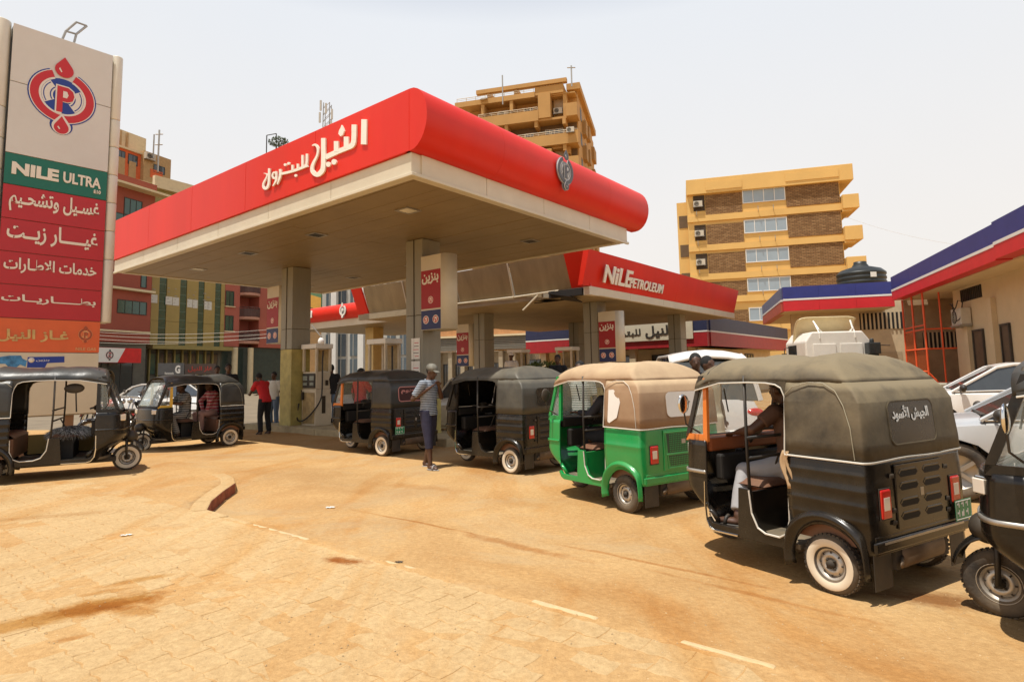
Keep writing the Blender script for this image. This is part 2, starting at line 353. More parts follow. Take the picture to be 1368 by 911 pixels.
GROUND_MARKS = [st(60, 826, 0.75, 0.17, R(38), 0.95, (0.74, 0.55, 0.30)), st(140, 806, 0.42, 0.20, R(30), 0.95, (0.72, 0.53, 0.28)), st(175, 815, 0.26, 0.09, R(-15), 0.8, (0.74, 0.55, 0.32)), st(186, 774, 0.26, 0.08, R(30), 0.85, (0.76, 0.58, 0.34)), st(140, 790, 0.2, 0.06, R(30), 0.6, (0.76, 0.58, 0.34)), st(95, 852, 0.12, 0.05, R(30), 0.7, (0.7, 0.5, 0.3)),
          st(462, 749, 0.24, 0.10, R(-20), 1.0, (0.55, 0.30, 0.15)), st(60, 690, 0.9, 0.14, R(20), 0.45, (0.7, 0.55, 0.4)),
          st(690, 727, 0.9, 0.10, R(-42), 0.7, (0.70, 0.48, 0.30), 0.03), st(1245, 800, 0.45, 0.22, R(-25), 0.9, (0.45, 0.30, 0.2), 0), st(1190, 720, 0.3, 0.2, 0, 0.6, (0.5, 0.4, 0.3), 0),  # last two marks: darker sand behind and under the largest rickshaw
          st(560, 697, 1.3, 0.035, R(-37), 0.8, (0.72, 0.52, 0.33), 0.03), st(880, 752, 1.2, 0.04, R(-40), 0.7, (0.72, 0.50, 0.32), 0.03), st(1010, 800, 0.9, 0.05, R(-42), 0.6, (0.75, 0.55, 0.36), 0.0), st(600, 775, 4.2, 0.10, R(-37.3), 0.55, (1.16, 1.18, 1.2)), st(780, 790, 1.4, 0.25, R(-38), 0.4, (0.85, 0.72, 0.55), .05), st(560, 650, 0.9, 0.2, R(-30), 0.5, (0.85, 0.68, 0.5), 0),
          st(440, 640, 1.9, 1.2, R(-35), 0.30, (0.75, 0.78, 0.85), 0)]
sand_m = ground_mat('sandy_ground', (0.46, 0.265, 0.105), (0.59, 0.385, 0.175), grey=0.35)
paver_m = ground_mat('dusty_paver', (0.50, 0.335, 0.16), (0.60, 0.425, 0.22))
road_m = M('dusty_asphalt', (0.20, 0.155, 0.10), 0.9, var=0.2, scale=1.0, bump=0.2)

# kerb line and pavement outline (world metres)
KA = P(277, 681, PZ); KB = P(700, 796, PZ); KD = P(1100, 903, PZ)
kd = (KD-KA); kd.z = 0; kd.normalize(); kn = Vector((-kd.y, kd.x, 0))       # kn points to the road side
if kn.y < 0: kn = -kn
nook = [P(277, 681, PZ), P(283, 669, PZ), P(300, 655, PZ), P(315, 645, PZ), P(313, 638, PZ), P(300, 632, PZ), P(274, 626, PZ), P(240, 621, PZ), P(205, 616, PZ)]
Kend = KA+kd*14
Lend = nook[-1]+Vector((-0.777, 0.629, 0))*14
outline = [Kend]+[KA+kd*s for s in (10, 8, 7, 6, 5, 4, 3, 2, 1)]+nook+[Lend]
def seg_dist(p, pts):
    best = 1e9; sgn = 1
    for a, b in zip(pts[:-1], pts[1:]):
        ax, ay, bx_, by = a.x, a.y, b.x, b.y; dx, dy = bx_-ax, by-ay; l2 = dx*dx+dy*dy
        t = max(0, min(1, ((p[0]-ax)*dx+(p[1]-ay)*dy)/l2)) if l2 else 0
        qx, qy = ax+dx*t-p[0], ay+dy*t-p[1]; d = qx*qx+qy*qy
        if d < best-1e-9: best = d; cr = dx*(p[1]-ay)-dy*(p[0]-ax); sgn = 1 if cr < 0 else -1     # road lies right of the direction of travel
    return math.sqrt(best), sgn
poly_in = [(q.x, q.y) for q in outline]+[(-40, 10), (-40, -12), (20, -12)]
def inside(x, y):
    c = False; n = len(poly_in); j = n-1
    for i in range(n):
        xi, yi = poly_in[i]; xj, yj = poly_in[j]
        if (yi > y) != (yj > y) and x < (xj-xi)*(y-yi)/(yj-yi)+xi: c = not c
        j = i
    return c
NK = nook[2]
def gz(x, y):
    """height of the sand: level with the kerb along most of it, sunk in the nook, flat further off"""
    d, _ = seg_dist((x, y), outline); ins = inside(x, y)
    k = math.exp(-((x-NK.x-0.25)**2+(y-NK.y+0.05)**2)/0.8)
    if ins: return (PZ-0.0032) if (d > .15 or k < .25) else (PZ-.012)*(1-min(1, k*1.7))
    bank = PZ-0.012
    k = math.exp(-((x-NK.x-0.25)**2+(y-NK.y+0.05)**2)/0.8)
    edge = bank*(1-min(1, k*1.7))
    z = edge*max(0, 1-d/1.9)**1.5+0.02*noise.noise(Vector((x*0.8, y*0.8, 0)))*min(1, d)+0.010*noise.noise(Vector((x*2.5, y*2.5, 3)))*min(1, d*2)
    return z-0.0
b = MB(); 
xs = [-60, -40, -28, -20]+[-16+0.22*i for i in range(0, 46)]+[-6.0+.08*i for i in range(60)]+[-1.2+0.16*i for i in range(0, 62)]+[10, 14, 20, 30, 45]; ys = [-14, -8, -3]+[0+0.12*i for i in range(0, 50)]+[6.0+.08*i for i in range(45)]+[9.6+.16*i for i in range(60)]+[20, 22, 25, 30, 40, 60]
nx, ny = len(xs)-1, len(ys)-1
b.grid(lambda u, v: (lambda x, y: (x, y, gz(x, y) if (-17 < x < 9 and -1 < y < 20) else (PZ-0.0032 if inside(x, y) else 0.0)))(xs[round(u*nx)], ys[round(v*ny)]), nx, ny)
tag(b.build('ground', sand_m), 'dusty orange sand ground across the forecourt', kind='structure')
b = MB(); b.grid(lambda u, v: (-1500+3000*u, -1500+3000*v, -0.12), 8, 8)
tag(b.build('terrain', sand_m), 'flat sandy plain far around', kind='structure')

# block paving: nearest blocks single, the rest joined
pav = empty('pavement'); tag(pav, 'raised dusty block pavement in the foreground', kind='structure')
PLN, PWD = 0.25, 0.165
def paver_pts():
    h = PLN/2-0.0022; w = PWD/2-0.0022; k = 0.012
    top = [(-h, -w), (-h*0.5, -w-k), (-h*0.15, -w+k*.4), (h*0.15, -w+k*.4), (h*0.5, -w-k), (h, -w)]
    return top+[(h+k*.5, 0), (h, w), (h*0.5, w-k), (h*0.15, w+k*.4), (-h*0.15, w+k*.4), (-h*0.5, w-k), (-h, w), (-h+k*.5, 0)]
PP = paver_pts(); nP = len(PP)
def paver_geo():
    v = [(x, y, -0.03) for x, y in PP]+[(x, y, -0.0025) for x, y in PP]+[(x*0.955, y*0.93, 0.0) for x, y in PP]
    f = [(i, (i+1) % nP, (i+1) % nP+nP, i+nP) for i in range(nP)]+[(i+nP, (i+1) % nP+nP, (i+1) % nP+2*nP, i+2*nP) for i in range(nP)]+[tuple(range(2*nP, 3*nP))]
    return v, f
pv, pf = paver_geo(); pb = MB(); pb.add(pv, pf); pme = pb.mesh('paver'); pme.materials.append(paver_m)
cands = []
ang = math.atan2(kd.y, kd.x)
ca, sa = math.cos(ang), math.sin(ang)
for r_ in range(0, 66):
    for c_ in range(-40, 40):
        u = c_*PLN+(PLN/2 if r_ % 2 else 0); v = -0.10-PWD/2-r_*PWD
        x = KA.x+ca*u-sa*v*-1*-1; y = KA.y+sa*u+ca*v
        x = KA.x+kd.x*u+kn.x*v; y = KA.y+kd.y*u+kn.y*v
        if y < 1.6 or y > 8.8 or not inside(x, y): continue
        dd, _ = seg_dist((x, y), outline)
        if dd < 0.16: continue
        px = CMAT.transposed() @ (Vector((x, y, PZ))-CPOS)
        if px.z > -0.3: continue
        sx = 684+FPX*px.x/-px.z; sy = PPY-FPX*px.y/-px.z
        if sx < -60 or sx > 1430 or sy > 960: continue
        cands.append((y, x, sx, sy))
cands.sort()
rest = MB(); cnt = 0
for i, (y, x, sx, sy) in enumerate(cands):
    dz = random.uniform(-0.0012, 0.0008) - (0.0032 if noise.noise(Vector((x*1.3, y*1.3, 8)))+random.uniform(-.12, .12) > 0.22 else 0)
    tz = ang+random.uniform(-0.012, 0.012); vis = 0 < sx < 1368 and sy < 911
    if cnt < 290 and vis:
        o = bpy.data.objects.new('paver', pme); COL.objects.link(o); o.parent = pav; o.location = (x, y, PZ+dz); o.rotation_euler = (random.uniform(-.006, .006), random.uniform(-.006, .006), tz); cnt += 1
    else:
        mt = Matrix.Translation((x, y, PZ+dz)) @ Matrix.Rotation(tz, 4, 'Z') @ Matrix.Rotation(random.uniform(-.006, .006), 4, 'X')
        rest.add([mt @ Vector(q) for q in pv], pf)
o = rest.build('paver_field', paver_m, pav); o['kind'] = 'stuff'
# kerb stones
kerb_m = M('kerb_stone', (0.55, 0.41, 0.23), 0.9, var=0.18, scale=9, bump=0.5, dust=.7, dustcol=(0.55, 0.36, 0.16), dscale=5)
kerb_r = M('kerb_red_paint', (0.26, 0.07, 0.035), 0.9, var=0.35, scale=7, bump=0.4)
kerb = empty('kerb'); tag(kerb, 'kerb of pale stones edging the block pavement', kind='structure')
pts = [KA+kd*s for s in [8.0-0.5*i for i in range(0, 16)]]+nook+[nook[-1]+Vector((-0.777, 0.629, 0))*s for s in (0.5, 1, 1.5, 2, 2.5, 3)]
for i, (a, c) in enumerate(zip(pts[:-1], pts[1:])):
    d = (c-a); d.z = 0; L_ = d.length; d.normalize(); n = Vector((d.y, -d.x, 0))
    if i < 15 and random.random() < 0.12: continue
    red = 15 <= i <= 18; up = -.02
    if i in (4, 6): up = .001
    if i in (13, 14, 12, 9): up = -.003
    if red or 14 < i < 21: up = .008
    cnr = [a+d*0.006, c-d*0.006]; w = 0.055 if i < 14 else 0.19
    k = MB(); z0, z1 = -0.2, PZ+up
    A_ = [cnr[0], cnr[1], cnr[1]-n*w, cnr[0]-n*w]
    vs = [(q.x, q.y, z0) for q in A_]+[(q.x, q.y, z1+(random.uniform(-.007, .004) if i < 15 else 0)) for q in A_]
    k.add(vs, [(0, 1, 2, 3), (7, 6, 5, 4), (0, 4, 5, 1), (1, 5, 6, 2), (2, 6, 7, 3), (3, 7, 4, 0)], 0)
    if red: k.m[2] = 1
    k.build('kerb_stone', [paver_m if i >= 14 else kerb_m, kerb_r], kerb, bevel=0.018)
# litter and pebbles
b = MB()
for i in range(1500):
    px = random.uniform(0, 1368); py = 911-260*random.random()**0.7; q = P(px, py, 0.1)
    z = gz(q.x, q.y) if not inside(q.x, q.y) else PZ; r = random.uniform(0.002, 0.0065)
    vs = [(q.x+r*random.uniform(.6, 1.3)*math.cos(a), q.y+r*random.uniform(.6, 1.3)*math.sin(a), z) for a in (0, 1.3, 2.6, 3.9, 5.2)]+[(q.x, q.y, z+r*0.8)]
    b.add(vs, [(0, 1, 5), (1, 2, 5), (2, 3, 5), (3, 4, 5), (4, 0, 5)])
tag(b.build('gravel', M('pebble', (0.42, 0.29, 0.15), 0.9, var=0.4, scale=30)), 'scattered pebbles on the sand', kind='stuff')
for (px, py, w, l_, rz, lab) in ((441, 672, 0.10, 0.06, 0.3, 'crumpled white paper scrap on the sand beyond the kerb'), (168, 721, 0.09, 0.035, 0.5, 'white paper scrap on the left pavement'), (533, 757, 0.05, 0.03, 0.2, 'small dark scrap lying by the kerb line')):
    q = P(px, py, 0.09); z = gz(q.x, q.y)+0.004
    b = MB(); b.grid(lambda u, v: (w*(u-.5)+0.01*math.sin(5*v), l_*(v-.5), 0.012*abs(math.sin(7*u+3*v))), 6, 4)
    o = b.build('paper_scrap', white if 'white' in lab else blackplain, solid=0.001); o.location = (q.x, q.y, z); o.rotation_euler = (0, 0, rz); tag(o, lab, 'litter')
# street beyond the station on the left
a = P(40, 560, 0); 
b = MB(); b.add([(-45, 17, 0.016), (-9.2, 17, 0.016), (-6, 60, 0.016), (-70, 60, 0.016)], [(0, 1, 2, 3)]); tag(b.build('road', road_m), 'dusty asphalt street behind the station', kind='structure')
# ------------------------------------------------------------------ frames that stand where a facade or face stands
class Fac:
    """an Empty on the ground; local x runs along the face (azimuth az), local y goes into the thing, outward is -y"""
    def __init__(s, name, O, az, label=None, cat=None, group=None):
        s.d = Vector((math.sin(R(az)), math.cos(R(az)), 0)); s.n = Vector((s.d.y, -s.d.x, 0)); s.O = Vector((O[0], O[1], 0))
        s.e = empty(name, s.O, math.atan2(s.d.y, s.d.x), label, cat, group)
    def uv(s, px, py, y=0.0):
        q = V(px, py, s.O-s.n*y, s.n)-s.O; return (q.dot(s.d), q.z)
    def loc(s, w): q = Vector(w)-s.O; return (q.dot(s.d), -q.dot(s.n), w[2])
    def rect(s, name, mat, px0, py0, px1, py1, y0=-0.03, y1=0.05, bevel=0, parent=None):
        a = s.uv(px0, py0); b_ = s.uv(px1, py1)
        return MB().box(a[0], b_[0], y0, y1, a[1], b_[1]).build(name, mat, parent or s.e, bevel=bevel)
    def txt(s, body, mat, px0, py0, px1, py1, y=-0.05, depth=0.012, bold=0.02, name='lettering', parent=None):
        """px0,py0 = lower left, px1,py1 = upper right"""
        a = s.uv(px0, py0, y); b_ = s.uv(px1, py1, y)
        return text(parent or s.e, body, (a[0], y, a[1]), (1, 0, 0), (0, 0, 1), b_[0]-a[0], b_[1]-a[1], mat, depth, bold, name)
def window(parent, x, z, w, h, glass, frame=None, y=0.0, n=2, fr=0.06, rec=0.05, sill=None):
    f = MB(); frame = frame or frame_w
    f.box(x, x+w, y-0.05, y+0.02, z, z+fr).box(x, x+w, y-0.05, y+0.02, z+h-fr, z+h).box(x, x+fr, y-0.05, y+0.02, z+fr, z+h-fr).box(x+w-fr, x+w, y-0.05, y+0.02, z+fr, z+h-fr)
    for i in range(1, n): xx = x+w*i/n; f.box(xx-fr*.4, xx+fr*.4, y-0.045, y+0.02, z+fr, z+h-fr)
    o = f.build('window', frame, parent)
    pw = (w-2*fr)/n
    for i in range(n): MB().box(x+fr+pw*i+0.005, x+fr+pw*(i+1)-0.005, y-0.02, y-0.008, z+fr, z+h-fr).build('pane', glass, o)
    if sill: MB().box(x-0.1, x+w+0.1, y-0.18, y+0.02, z-0.1, z-0.004).build('sill', sill, o)
    return o

EMB = [M('emblem_red', (0.55, 0.012, 0.015), 0.35, var=0.03), M('emblem_blue', (0.01, 0.035, 0.26), 0.35, var=0.03), M('emblem_white', (0.74, 0.70, 0.62), 0.4, var=0.03)]
cream_text = M('cream_lettering', (0.80, 0.74, 0.62), 0.45, var=0.03)
warm_white = M('raised_white_lettering', (0.84, 0.81, 0.71), 0.45, var=0.03)
# ------------------------------------------------------------------ pylon sign
py_O = D(85, 300, 12.0)
pyl = Fac('pylon_sign', py_O, 41, 'tall pylon sign with round emblem, green strip, four red service panels and orange strip', 'sign')
xl = pyl.uv(7, 202)[0]; xr = pyl.uv(143, 233)[0]
pyl_rows = [pyl.uv(21, 32)[1], pyl.uv(75, 217)[1], pyl.uv(74, 257)[1], pyl.uv(71, 300)[1], pyl.uv(69, 342)[1], pyl.uv(68, 384)[1], pyl.uv(67, 427)[1], pyl.uv(66, 471)[1], 0.92]
pm = [signgrey, green_s, redsign, redsign, redsign, redsign, orange_s, cream_panel]
ztop = pyl_rows[0]; zmid = pyl.uv(75, 125)[1]
MB().box(xl+.01, xr-.01, 0.0, 0.42, 0.9, ztop-.02).build('core_box', M('sign_core', (0.25, 0.22, 0.17)), pyl.e)
for i in range(8):
    z1, z0 = pyl_rows[i], pyl_rows[i+1]
    if i == 0:
        bx('upper_panel', pyl.e, signgrey, xl, xr, -0.03, -0.002, zmid+.006, z1-.006, .004); bx('upper_panel', pyl.e, signgrey, xl, xr, -0.03, -0.002, z0+.006, zmid-.006, .004)
    else:
        o = bx('sign_panel' if i < 7 else 'lower_panel', pyl.e, pm[i], xl, xr, -0.03, -0.002, z0+.006, z1-.006, .004)
        if i == 1: o['label'] = 'green strip with cream lettering'
        if i == 6: o['label'] = 'orange strip with worn lettering'
b = MB(); 
zc = ztop
for xx, zb, nm in ((xl-0.17, 0.0, 'side_column'), (xr+0.11, pyl.uv(135, 431)[1], 'side_column')):
    b = MB(); zz = [zb, zb+1.35]
    while zz[-1] < zc-1.3: zz.append(zz[-1]+0.62)
    zz[-1:] = [zc+(0.03)]
    rr = 0.16 if xx < xl else 0.105
    for a, c in zip(zz[:-1], zz[1:]): b.lathe([(0.04, a+.006), (rr-.005, a+.006), (rr, a+.02), (rr, c-.02), (rr-.005, c-.006), (0.04, c-.006)], 20, (xx, rr-.04, 0))
    b.box(xx-rr*.8, xx+rr*.8, rr-.04, 0.42, zb+.01, zc-.01)
    b.build(nm, M('sign_column_cream', (0.68, 0.64, 0.53), .4, var=.05), pyl.e)
for xx in (xl+0.45, xr-0.5): bx('leg', pyl.e, M('rusty_leg', (0.22, 0.12, 0.06), 0.8), xx, xx+.14, 0.05, 0.2, 0, 0.95)
bx('base_slab', pyl.e, M('concrete_rough', (0.45, 0.36, 0.24), 0.9, bump=0.3), xl-.5, xr+.5, -.5, .9, -.1, .12, .02)
emc = pyl.uv(84, 128, -0.03); hh = pyl.uv(90, 74, -0.03)[1]-pyl.uv(84, 178, -0.03)[1]
emblem(pyl.e, (emc[0], -0.032, emc[1]-0.03), (1, 0, 0), (0, 0, 1), hh*1.0, EMB)
pyl.txt('NILE', cream_text, 15, 232, 79, 228, -0.032, 0.015, 0.05)['label'] = 'cream word on the green strip'
pyl.txt('ULTRA', cream_text, 84, 244, 135, 239.5, -0.032, 0.015, 0.03)
pyl.txt('E10', cream_text, 125, 258.5, 134.5, 255.5, -0.032, 0.015, 0.03)
pyl.txt('غسـيل وتشحـيم', cream_text, 11, 281, 133, 271, -0.032, 0.015, 0.022)
pyl.txt('غيـــــار زيــت', cream_text, 8, 323, 131, 311, -0.032, 0.015, 0.022)
pyl.txt('خدمات الاطـارات', cream_text, 4, 363, 129, 355, -0.032, 0.015, 0.022)
pyl.txt('بطـــــاريــات', cream_text, 1, 404, 128, 400, -0.032, 0.015, 0.022)
pyl.txt('غـاز النيل', M('worn_gold_lettering', (0.62, 0.42, 0.16), 0.6, var=0.25, scale=8), -6, 456, 92, 442, -0.032, 0.015, 0.03)
gold = M('pale_orange_print', (0.75, 0.42, 0.18), 0.5)
c_ = pyl.uv(114, 447, -.03); s_ = 0.36
emblem(pyl.e, (c_[0], -0.032, c_[1]), (1, 0, 0), (0, 0, 1), s_, [M('dark_rust_print', (0.35, 0.08, 0.03), 0.5), gold, orange_s])
pyl.txt('NILE GAS', gold, 101, 468, 128, 464.5, -0.032, 0.006, 0.01)
# torn blue posters on the lower panel
b = MB(); 
def pp(pts): return [pyl.uv(x, y, -.03) for x, y in pts]
b.prism(pp([(-8, 478), (12, 475), (28, 475), (30, 479), (36, 482), (34, 490), (27, 487), (20, 492), (12, 491), (7, 486), (-8, 486)]), (0, -.031, 0), (1, 0, 0), (0, 0, 1), (0, -1, 0), .003)
o = b.build('torn_poster', M('poster_blue_mottled', (0.05, 0.22, 0.45), 0.5, var=0.6, scale=9), pyl.e)
b = MB(); b.prism(pp([(37, 477), (86, 476), (86, 484), (63, 485), (60, 491), (36, 491)]), (0, -.031, 0), (1, 0, 0), (0, 0, 1), (0, -1, 0), .003)
pst = b.build('blue_poster', blue_l, pyl.e)
pyl.txt('بنزين', frame_w, 48, 483, 66, 480, -.0345, .002, .01, 'poster_print')
c_ = pyl.uv(42, 481, -.034); b = MB(); b.lathe([(0.001, -.002), (0.05, -.002), (0.05, 0)], 16, (c_[0], -.034, c_[1]), 'y'); b.build('poster_print', EMB[2], pyl.e)
# lamp bracket on top
b = MB(); q0 = pyl.uv(82, 56, 0.2); q1 = pyl.uv(98, 61, 0.2); t0 = pyl.uv(102, 30, 0.2); t1 = pyl.uv(116, 35, .2); m0 = pyl.uv(88, 42, .2); m1 = pyl.uv(102, 46, .2)
for a, c in ((q0, m0), (m0, t0), (t0, t1), (q1, m1), (m1, t1), (m0, m1), (q0, q1)): b.tube([(a[0], .2, a[1]), (c[0], .2, c[1])], .022, 6)
b.build('lamp_bracket', steel, pyl.e)

# ------------------------------------------------------------------ main canopy
CC = P(551, 232, 4.85)
def canopy_frame(name, label, o, cat='canopy'):
    e = empty(name, (o[0], o[1], 0), R(51), label, cat, 'fuel canopies'); return e
US = Vector((math.sin(R(39)), math.cos(R(39)), 0)); LS = Vector((-US.y, US.x, 0))
def cloc(w, o=CC): q = Vector(w)-Vector(o); return (q.dot(US), q.dot(LS), w[2])
CX, CY = 7.25, 13.5
can = canopy_frame('fuel_canopy', 'large red and cream canopy nearest the camera with raised white Arabic sign', CC)
joint_dark = M('joint_dark', (0.05, 0.035, 0.02), 0.9)
n_s = 24; w_s = CX/n_s
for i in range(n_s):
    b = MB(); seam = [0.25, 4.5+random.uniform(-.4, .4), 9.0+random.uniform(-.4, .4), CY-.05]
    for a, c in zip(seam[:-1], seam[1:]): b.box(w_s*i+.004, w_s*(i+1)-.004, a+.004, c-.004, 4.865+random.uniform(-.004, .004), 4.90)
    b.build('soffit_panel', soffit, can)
bx('roof_deck', can, M('roof_sheet', (0.35, 0.30, 0.24), 0.8), .02, CX-.02, .02, CY-.02, 4.91, 6.1)
# cream band
ny_ = 6
for i in range(ny_):
    a, c = CY*i/ny_, CY*(i+1)/ny_; bx('cream_band', can, cream_panel, -0.02, 0.2, a+.005, c-.005, 4.845, 5.21, .006)
for i in range(4):
    a, c = CX*i/4, CX*(i+1)/4; bx('cream_band', can, cream_panel, a+(.19 if i == 0 else .005), c-.005, -0.022, 0.2, 4.84, 5.212, .006)
bx('cream_band', can, cream_panel, CX-.15, CX+.02, .2, CY, 4.842, 5.21); bx('cream_band', can, cream_panel, .2, CX-.17, CY-.15, CY+.02, 4.842, 5.21)
# lower lip, lighter and set out a little
bx('edge_lip', can, cream_panel, -0.06, 0.0, -0.06, CY, 4.80, 4.86, .01); bx('edge_lip', can, cream_panel, 0.0, CX+.03, -0.06, 0.0, 4.80, 4.86, .01)
# red left face, panel by panel
ZR0, ZR1 = 5.215, 6.27
for i in range(5):
    a, c = CY*i/5, CY*(i+1)/5
    za_, zc_ = ZR1+.012*a, ZR1+.012*c; q_ = MB(); q_.add([(-.07, a+.003, ZR0), (.05, a+.003, ZR0), (.05, c-.003, ZR0), (-.07, c-.003, ZR0), (-.07, a+.003, za_), (.05, a+.003, za_), (.05, c-.003, zc_), (-.07, c-.003, zc_)], [(0, 1, 2, 3), (7, 6, 5, 4), (0, 4, 5, 1), (1, 5, 6, 2), (2, 6, 7, 3), (3, 7, 4, 0)]); q_.build('red_panel', redp, can, bevel=.006)
# red bullnose of the right face
prof = []
for k in range(15):
    a = -PI/2+PI*k/14; prof.append((-0.40*max(0, math.cos(a))-0.02, (ZR0+ZR1)/2+(ZR1-ZR0)/2*math.sin(a)))
for i in range(4):
    x0, x1 = -0.066+(CX+.55)*i/4, -0.066+(CX+.55)*(i+1)/4
    b = MB(); poly = [(y, z) for y, z in prof]+[(0.1, ZR1), (0.1, ZR0)]
    n = len(poly); x0 += .002; x1 -= .002
    vs = [(x0, y, z) for y, z in poly]+[(x1, y, z) for y, z in poly]
    b.add(vs, [tuple(range(n)), tuple(range(2*n-1, n-1, -1))]); b.add(vs, [(k, k+1, k+1+n, k+n) for k in range(14)], 0, True); b.add(vs, [(k, (k+1) % n, (k+1) % n+n, k+n) for k in range(14, n)])
    b.build('bullnose_panel', redp, can)
bx('red_panel', can, redp, CX, CX+.06, .1, CY, ZR0, ZR1); bx('red_panel', can, redp, 0.05, CX, CY-.05, CY+.03, ZR0, ZR1)
# sign strokes measured on the face
def zp(x, y): return (340+x/8.047, 150+y/8.047)
nl_ = -US
def fmap(x, y):
    q = cloc(V(*zp(x, y), CC-US*0.07, nl_)); return (q[1], q[2])
def ribbon(b, pts, ws, mp, o, ex, ey, ez, dep, mi=0, lift=0):
    pts = [Vector((p[0], p[1])) for p in pts]; n = len(pts); Lf = []; Rt = []
    if not isinstance(ws, (list, tuple)): ws = [ws]*n
    # resample
    for i in range(n):
        t = (pts[min(i+1, n-1)]-pts[max(i-1, 0)]).normalized(); nn = Vector((-t.y, t.x))
        Lf.append(pts[i]+nn*ws[i]/2); Rt.append(pts[i]-nn*ws[i]/2)
    for i in range(n-1):
        q = [mp(*Lf[i]), mp(*Lf[i+1]), mp(*Rt[i+1]), mp(*Rt[i])]
        b.prism(q, Vector(o)+Vector(ez)*(lift+0.0007*(i % 2)), ex, ey, ez, dep, mi)
def smooth_pts(pts, ws, k=4):
    out = []; wo_ = []; n = len(pts)
    for i in range(n-1):
        p0 = pts[max(i-1, 0)]; p1 = pts[i]; p2 = pts[i+1]; p3 = pts[min(i+2, n-1)]
        for j in range(k):
            t = j/k; f = lambda a, b_, c, d: 0.5*((2*b_)+(-a+c)*t+(2*a-5*b_+4*c-d)*t*t+(-a+3*b_-3*c+d)*t**3)
            out.append((f(p0[0], p1[0], p2[0], p3[0]), f(p0[1], p1[1], p2[1], p3[1]))); wo_.append(ws[i]*(1-t)+ws[i+1]*t)
    out.append(pts[-1]); wo_.append(ws[-1]); return out, wo_
SG = dict(o=(-0.07, 0, 0), ex=(0, 1, 0), ey=(0, 0, 1), ez=(-1, 0, 0), dep=0.03)
def stroke(nm, pieces, dots=()):
    b = MB()
    for k, (pts, ws) in enumerate(pieces):
        if not isinstance(ws, (list, tuple)): ws = [ws]*len(pts)
        if len(pts) > 2: pts, ws = smooth_pts(pts, ws)
        ribbon(b, pts, ws, fmap, lift=0.0015*k, **SG)
    for (x, y, r) in dots:
        poly = [fmap(x+r*math.cos(a*PI/7), y+r*1.15*math.sin(a*PI/7)) for a in range(14)]
        b.prism(poly, SG['o'], SG['ex'], SG['ey'], SG['ez'], SG['dep'])
    return b.build(nm, warm_white, can)
stroke('sign_letter', [([(1192, 84), (1187, 352)], 58)])
b = MB(); b.prism([fmap(*q) for q in ((950, 143), (966, 175), (978, 205), (962, 250), (938, 266), (916, 240), (922, 205), (940, 172))], SG['o'], SG['ex'], SG['ey'], SG['ez'], .03); b.build('sign_drop', warm_white, can)
stroke('sign_word', [([(1084, 140), (1080, 300), (1060, 362), (1000, 392), (900, 432), (775, 490)], [52, 50, 52, 50, 50, 52]), ([(1000, 270), (1000, 395)], 50), ([(893, 318), (893, 432)], 48),
     ([(755, 285), (755, 560), (738, 640), (685, 678), (638, 640), (640, 570), (688, 470), (696, 395), (668, 357), (634, 366)], [46, 46, 52, 46, 40, 30, 20, 24, 24, 6])], [(806, 566, 24), (867, 540, 26)])
stroke('sign_word', [([(577, 452), (572, 560), (550, 590)], [24, 24, 22]), ([(530, 466), (530, 592)], 24), ([(585, 578), (500, 612), (400, 645), (296, 668)], 26), ([(480, 560), (480, 612)], 22), ([(424, 572), (424, 630)], 22),
     ([(291, 618), (292, 690), (262, 782)], [24, 24, 8]), ([(248, 640), (250, 730), (214, 800)], [18, 22, 8]), ([(248, 655), (222, 655), (210, 690), (225, 718), (246, 705)], [16, 16, 16, 16, 16]),
     ([(176, 610), (172, 760), (148, 822), (118, 818), (114, 770), (148, 705), (150, 672), (118, 662)], [22, 24, 26, 24, 18, 14, 14, 4])], [(455, 686, 13), (341, 570, 13), (378, 556, 13)])
# emblem on the bullnose
q = cloc(V(750, 238, CC-(-LS)*0.0+(-LS)*0.36, -LS)); 
emblem(can, (q[0], -0.432, (ZR0+ZR1)/2+.02), (1, 0, 0), (0, 0, 1), 0.88, [M('badge_grey_dark', (0.10, 0.10, 0.11), 0.4), M('badge_grey', (0.25, 0.26, 0.28), 0.4), M('badge_silver', (0.62, 0.62, 0.62), 0.35)], 'badge', lay=0.012)
# recessed lights
lamp_glass = M('lamp_glass', (0.75, 0.72, 0.6), 0.2, spec=0.9)
for (x, y) in ((1.45, 1.77), (1.4, 4.9), (1.35, 8.0), (1.5, 11.3), (5.4, 1.7), (5.6, 6.3), (5.7, 9.4), (5.7, 12.2)):
    b = MB(); w, h = 0.19, 0.19
    b.box(x-w, x+w, y-h, y-h+.04, 4.845, 4.864).box(x-w, x+w, y+h-.04, y+h, 4.845, 4.864).box(x-w, x-w+.04, y-h+.04, y+h-.04, 4.845, 4.864).box(x+w-.04, x+w, y-h+.04, y+h-.04, 4.845, 4.864)
    o = b.build('recessed_light', steel, can); MB().box(x-w+.045, x+w-.045, y-h+.045, y+h-.045, 4.853, 4.862).build('lamp_glass', [blackplain, lamp_glass][int(x > 1.42 and x < 5)], o)
# columns
def column(par, x, y, w, zt, zy, h2=4.0):
    b = MB(); n = 2
    for a, c in ((0.15, zy), (zy, 3.0), (3.0, zt)):
        if c-a < .1: continue
        b.box(x+.004, x+w-.004, y+.004, y+w-.004, a+.006, c-.006, 1 if c <= zy else 0)
    b.box(x+.02, x+w-.02, y+.02, y+w-.02, 0.15, zt, 2)
    b.box(x-.012, x+.0, y+w*.48, y+w*.52, zy+.01, zt, 2)
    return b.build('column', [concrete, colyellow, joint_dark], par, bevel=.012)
column(can, 3.31, 3.39, .60, 4.86, 1.0); column(can, 3.2, 8.92, .62, 4.86, 2.4)
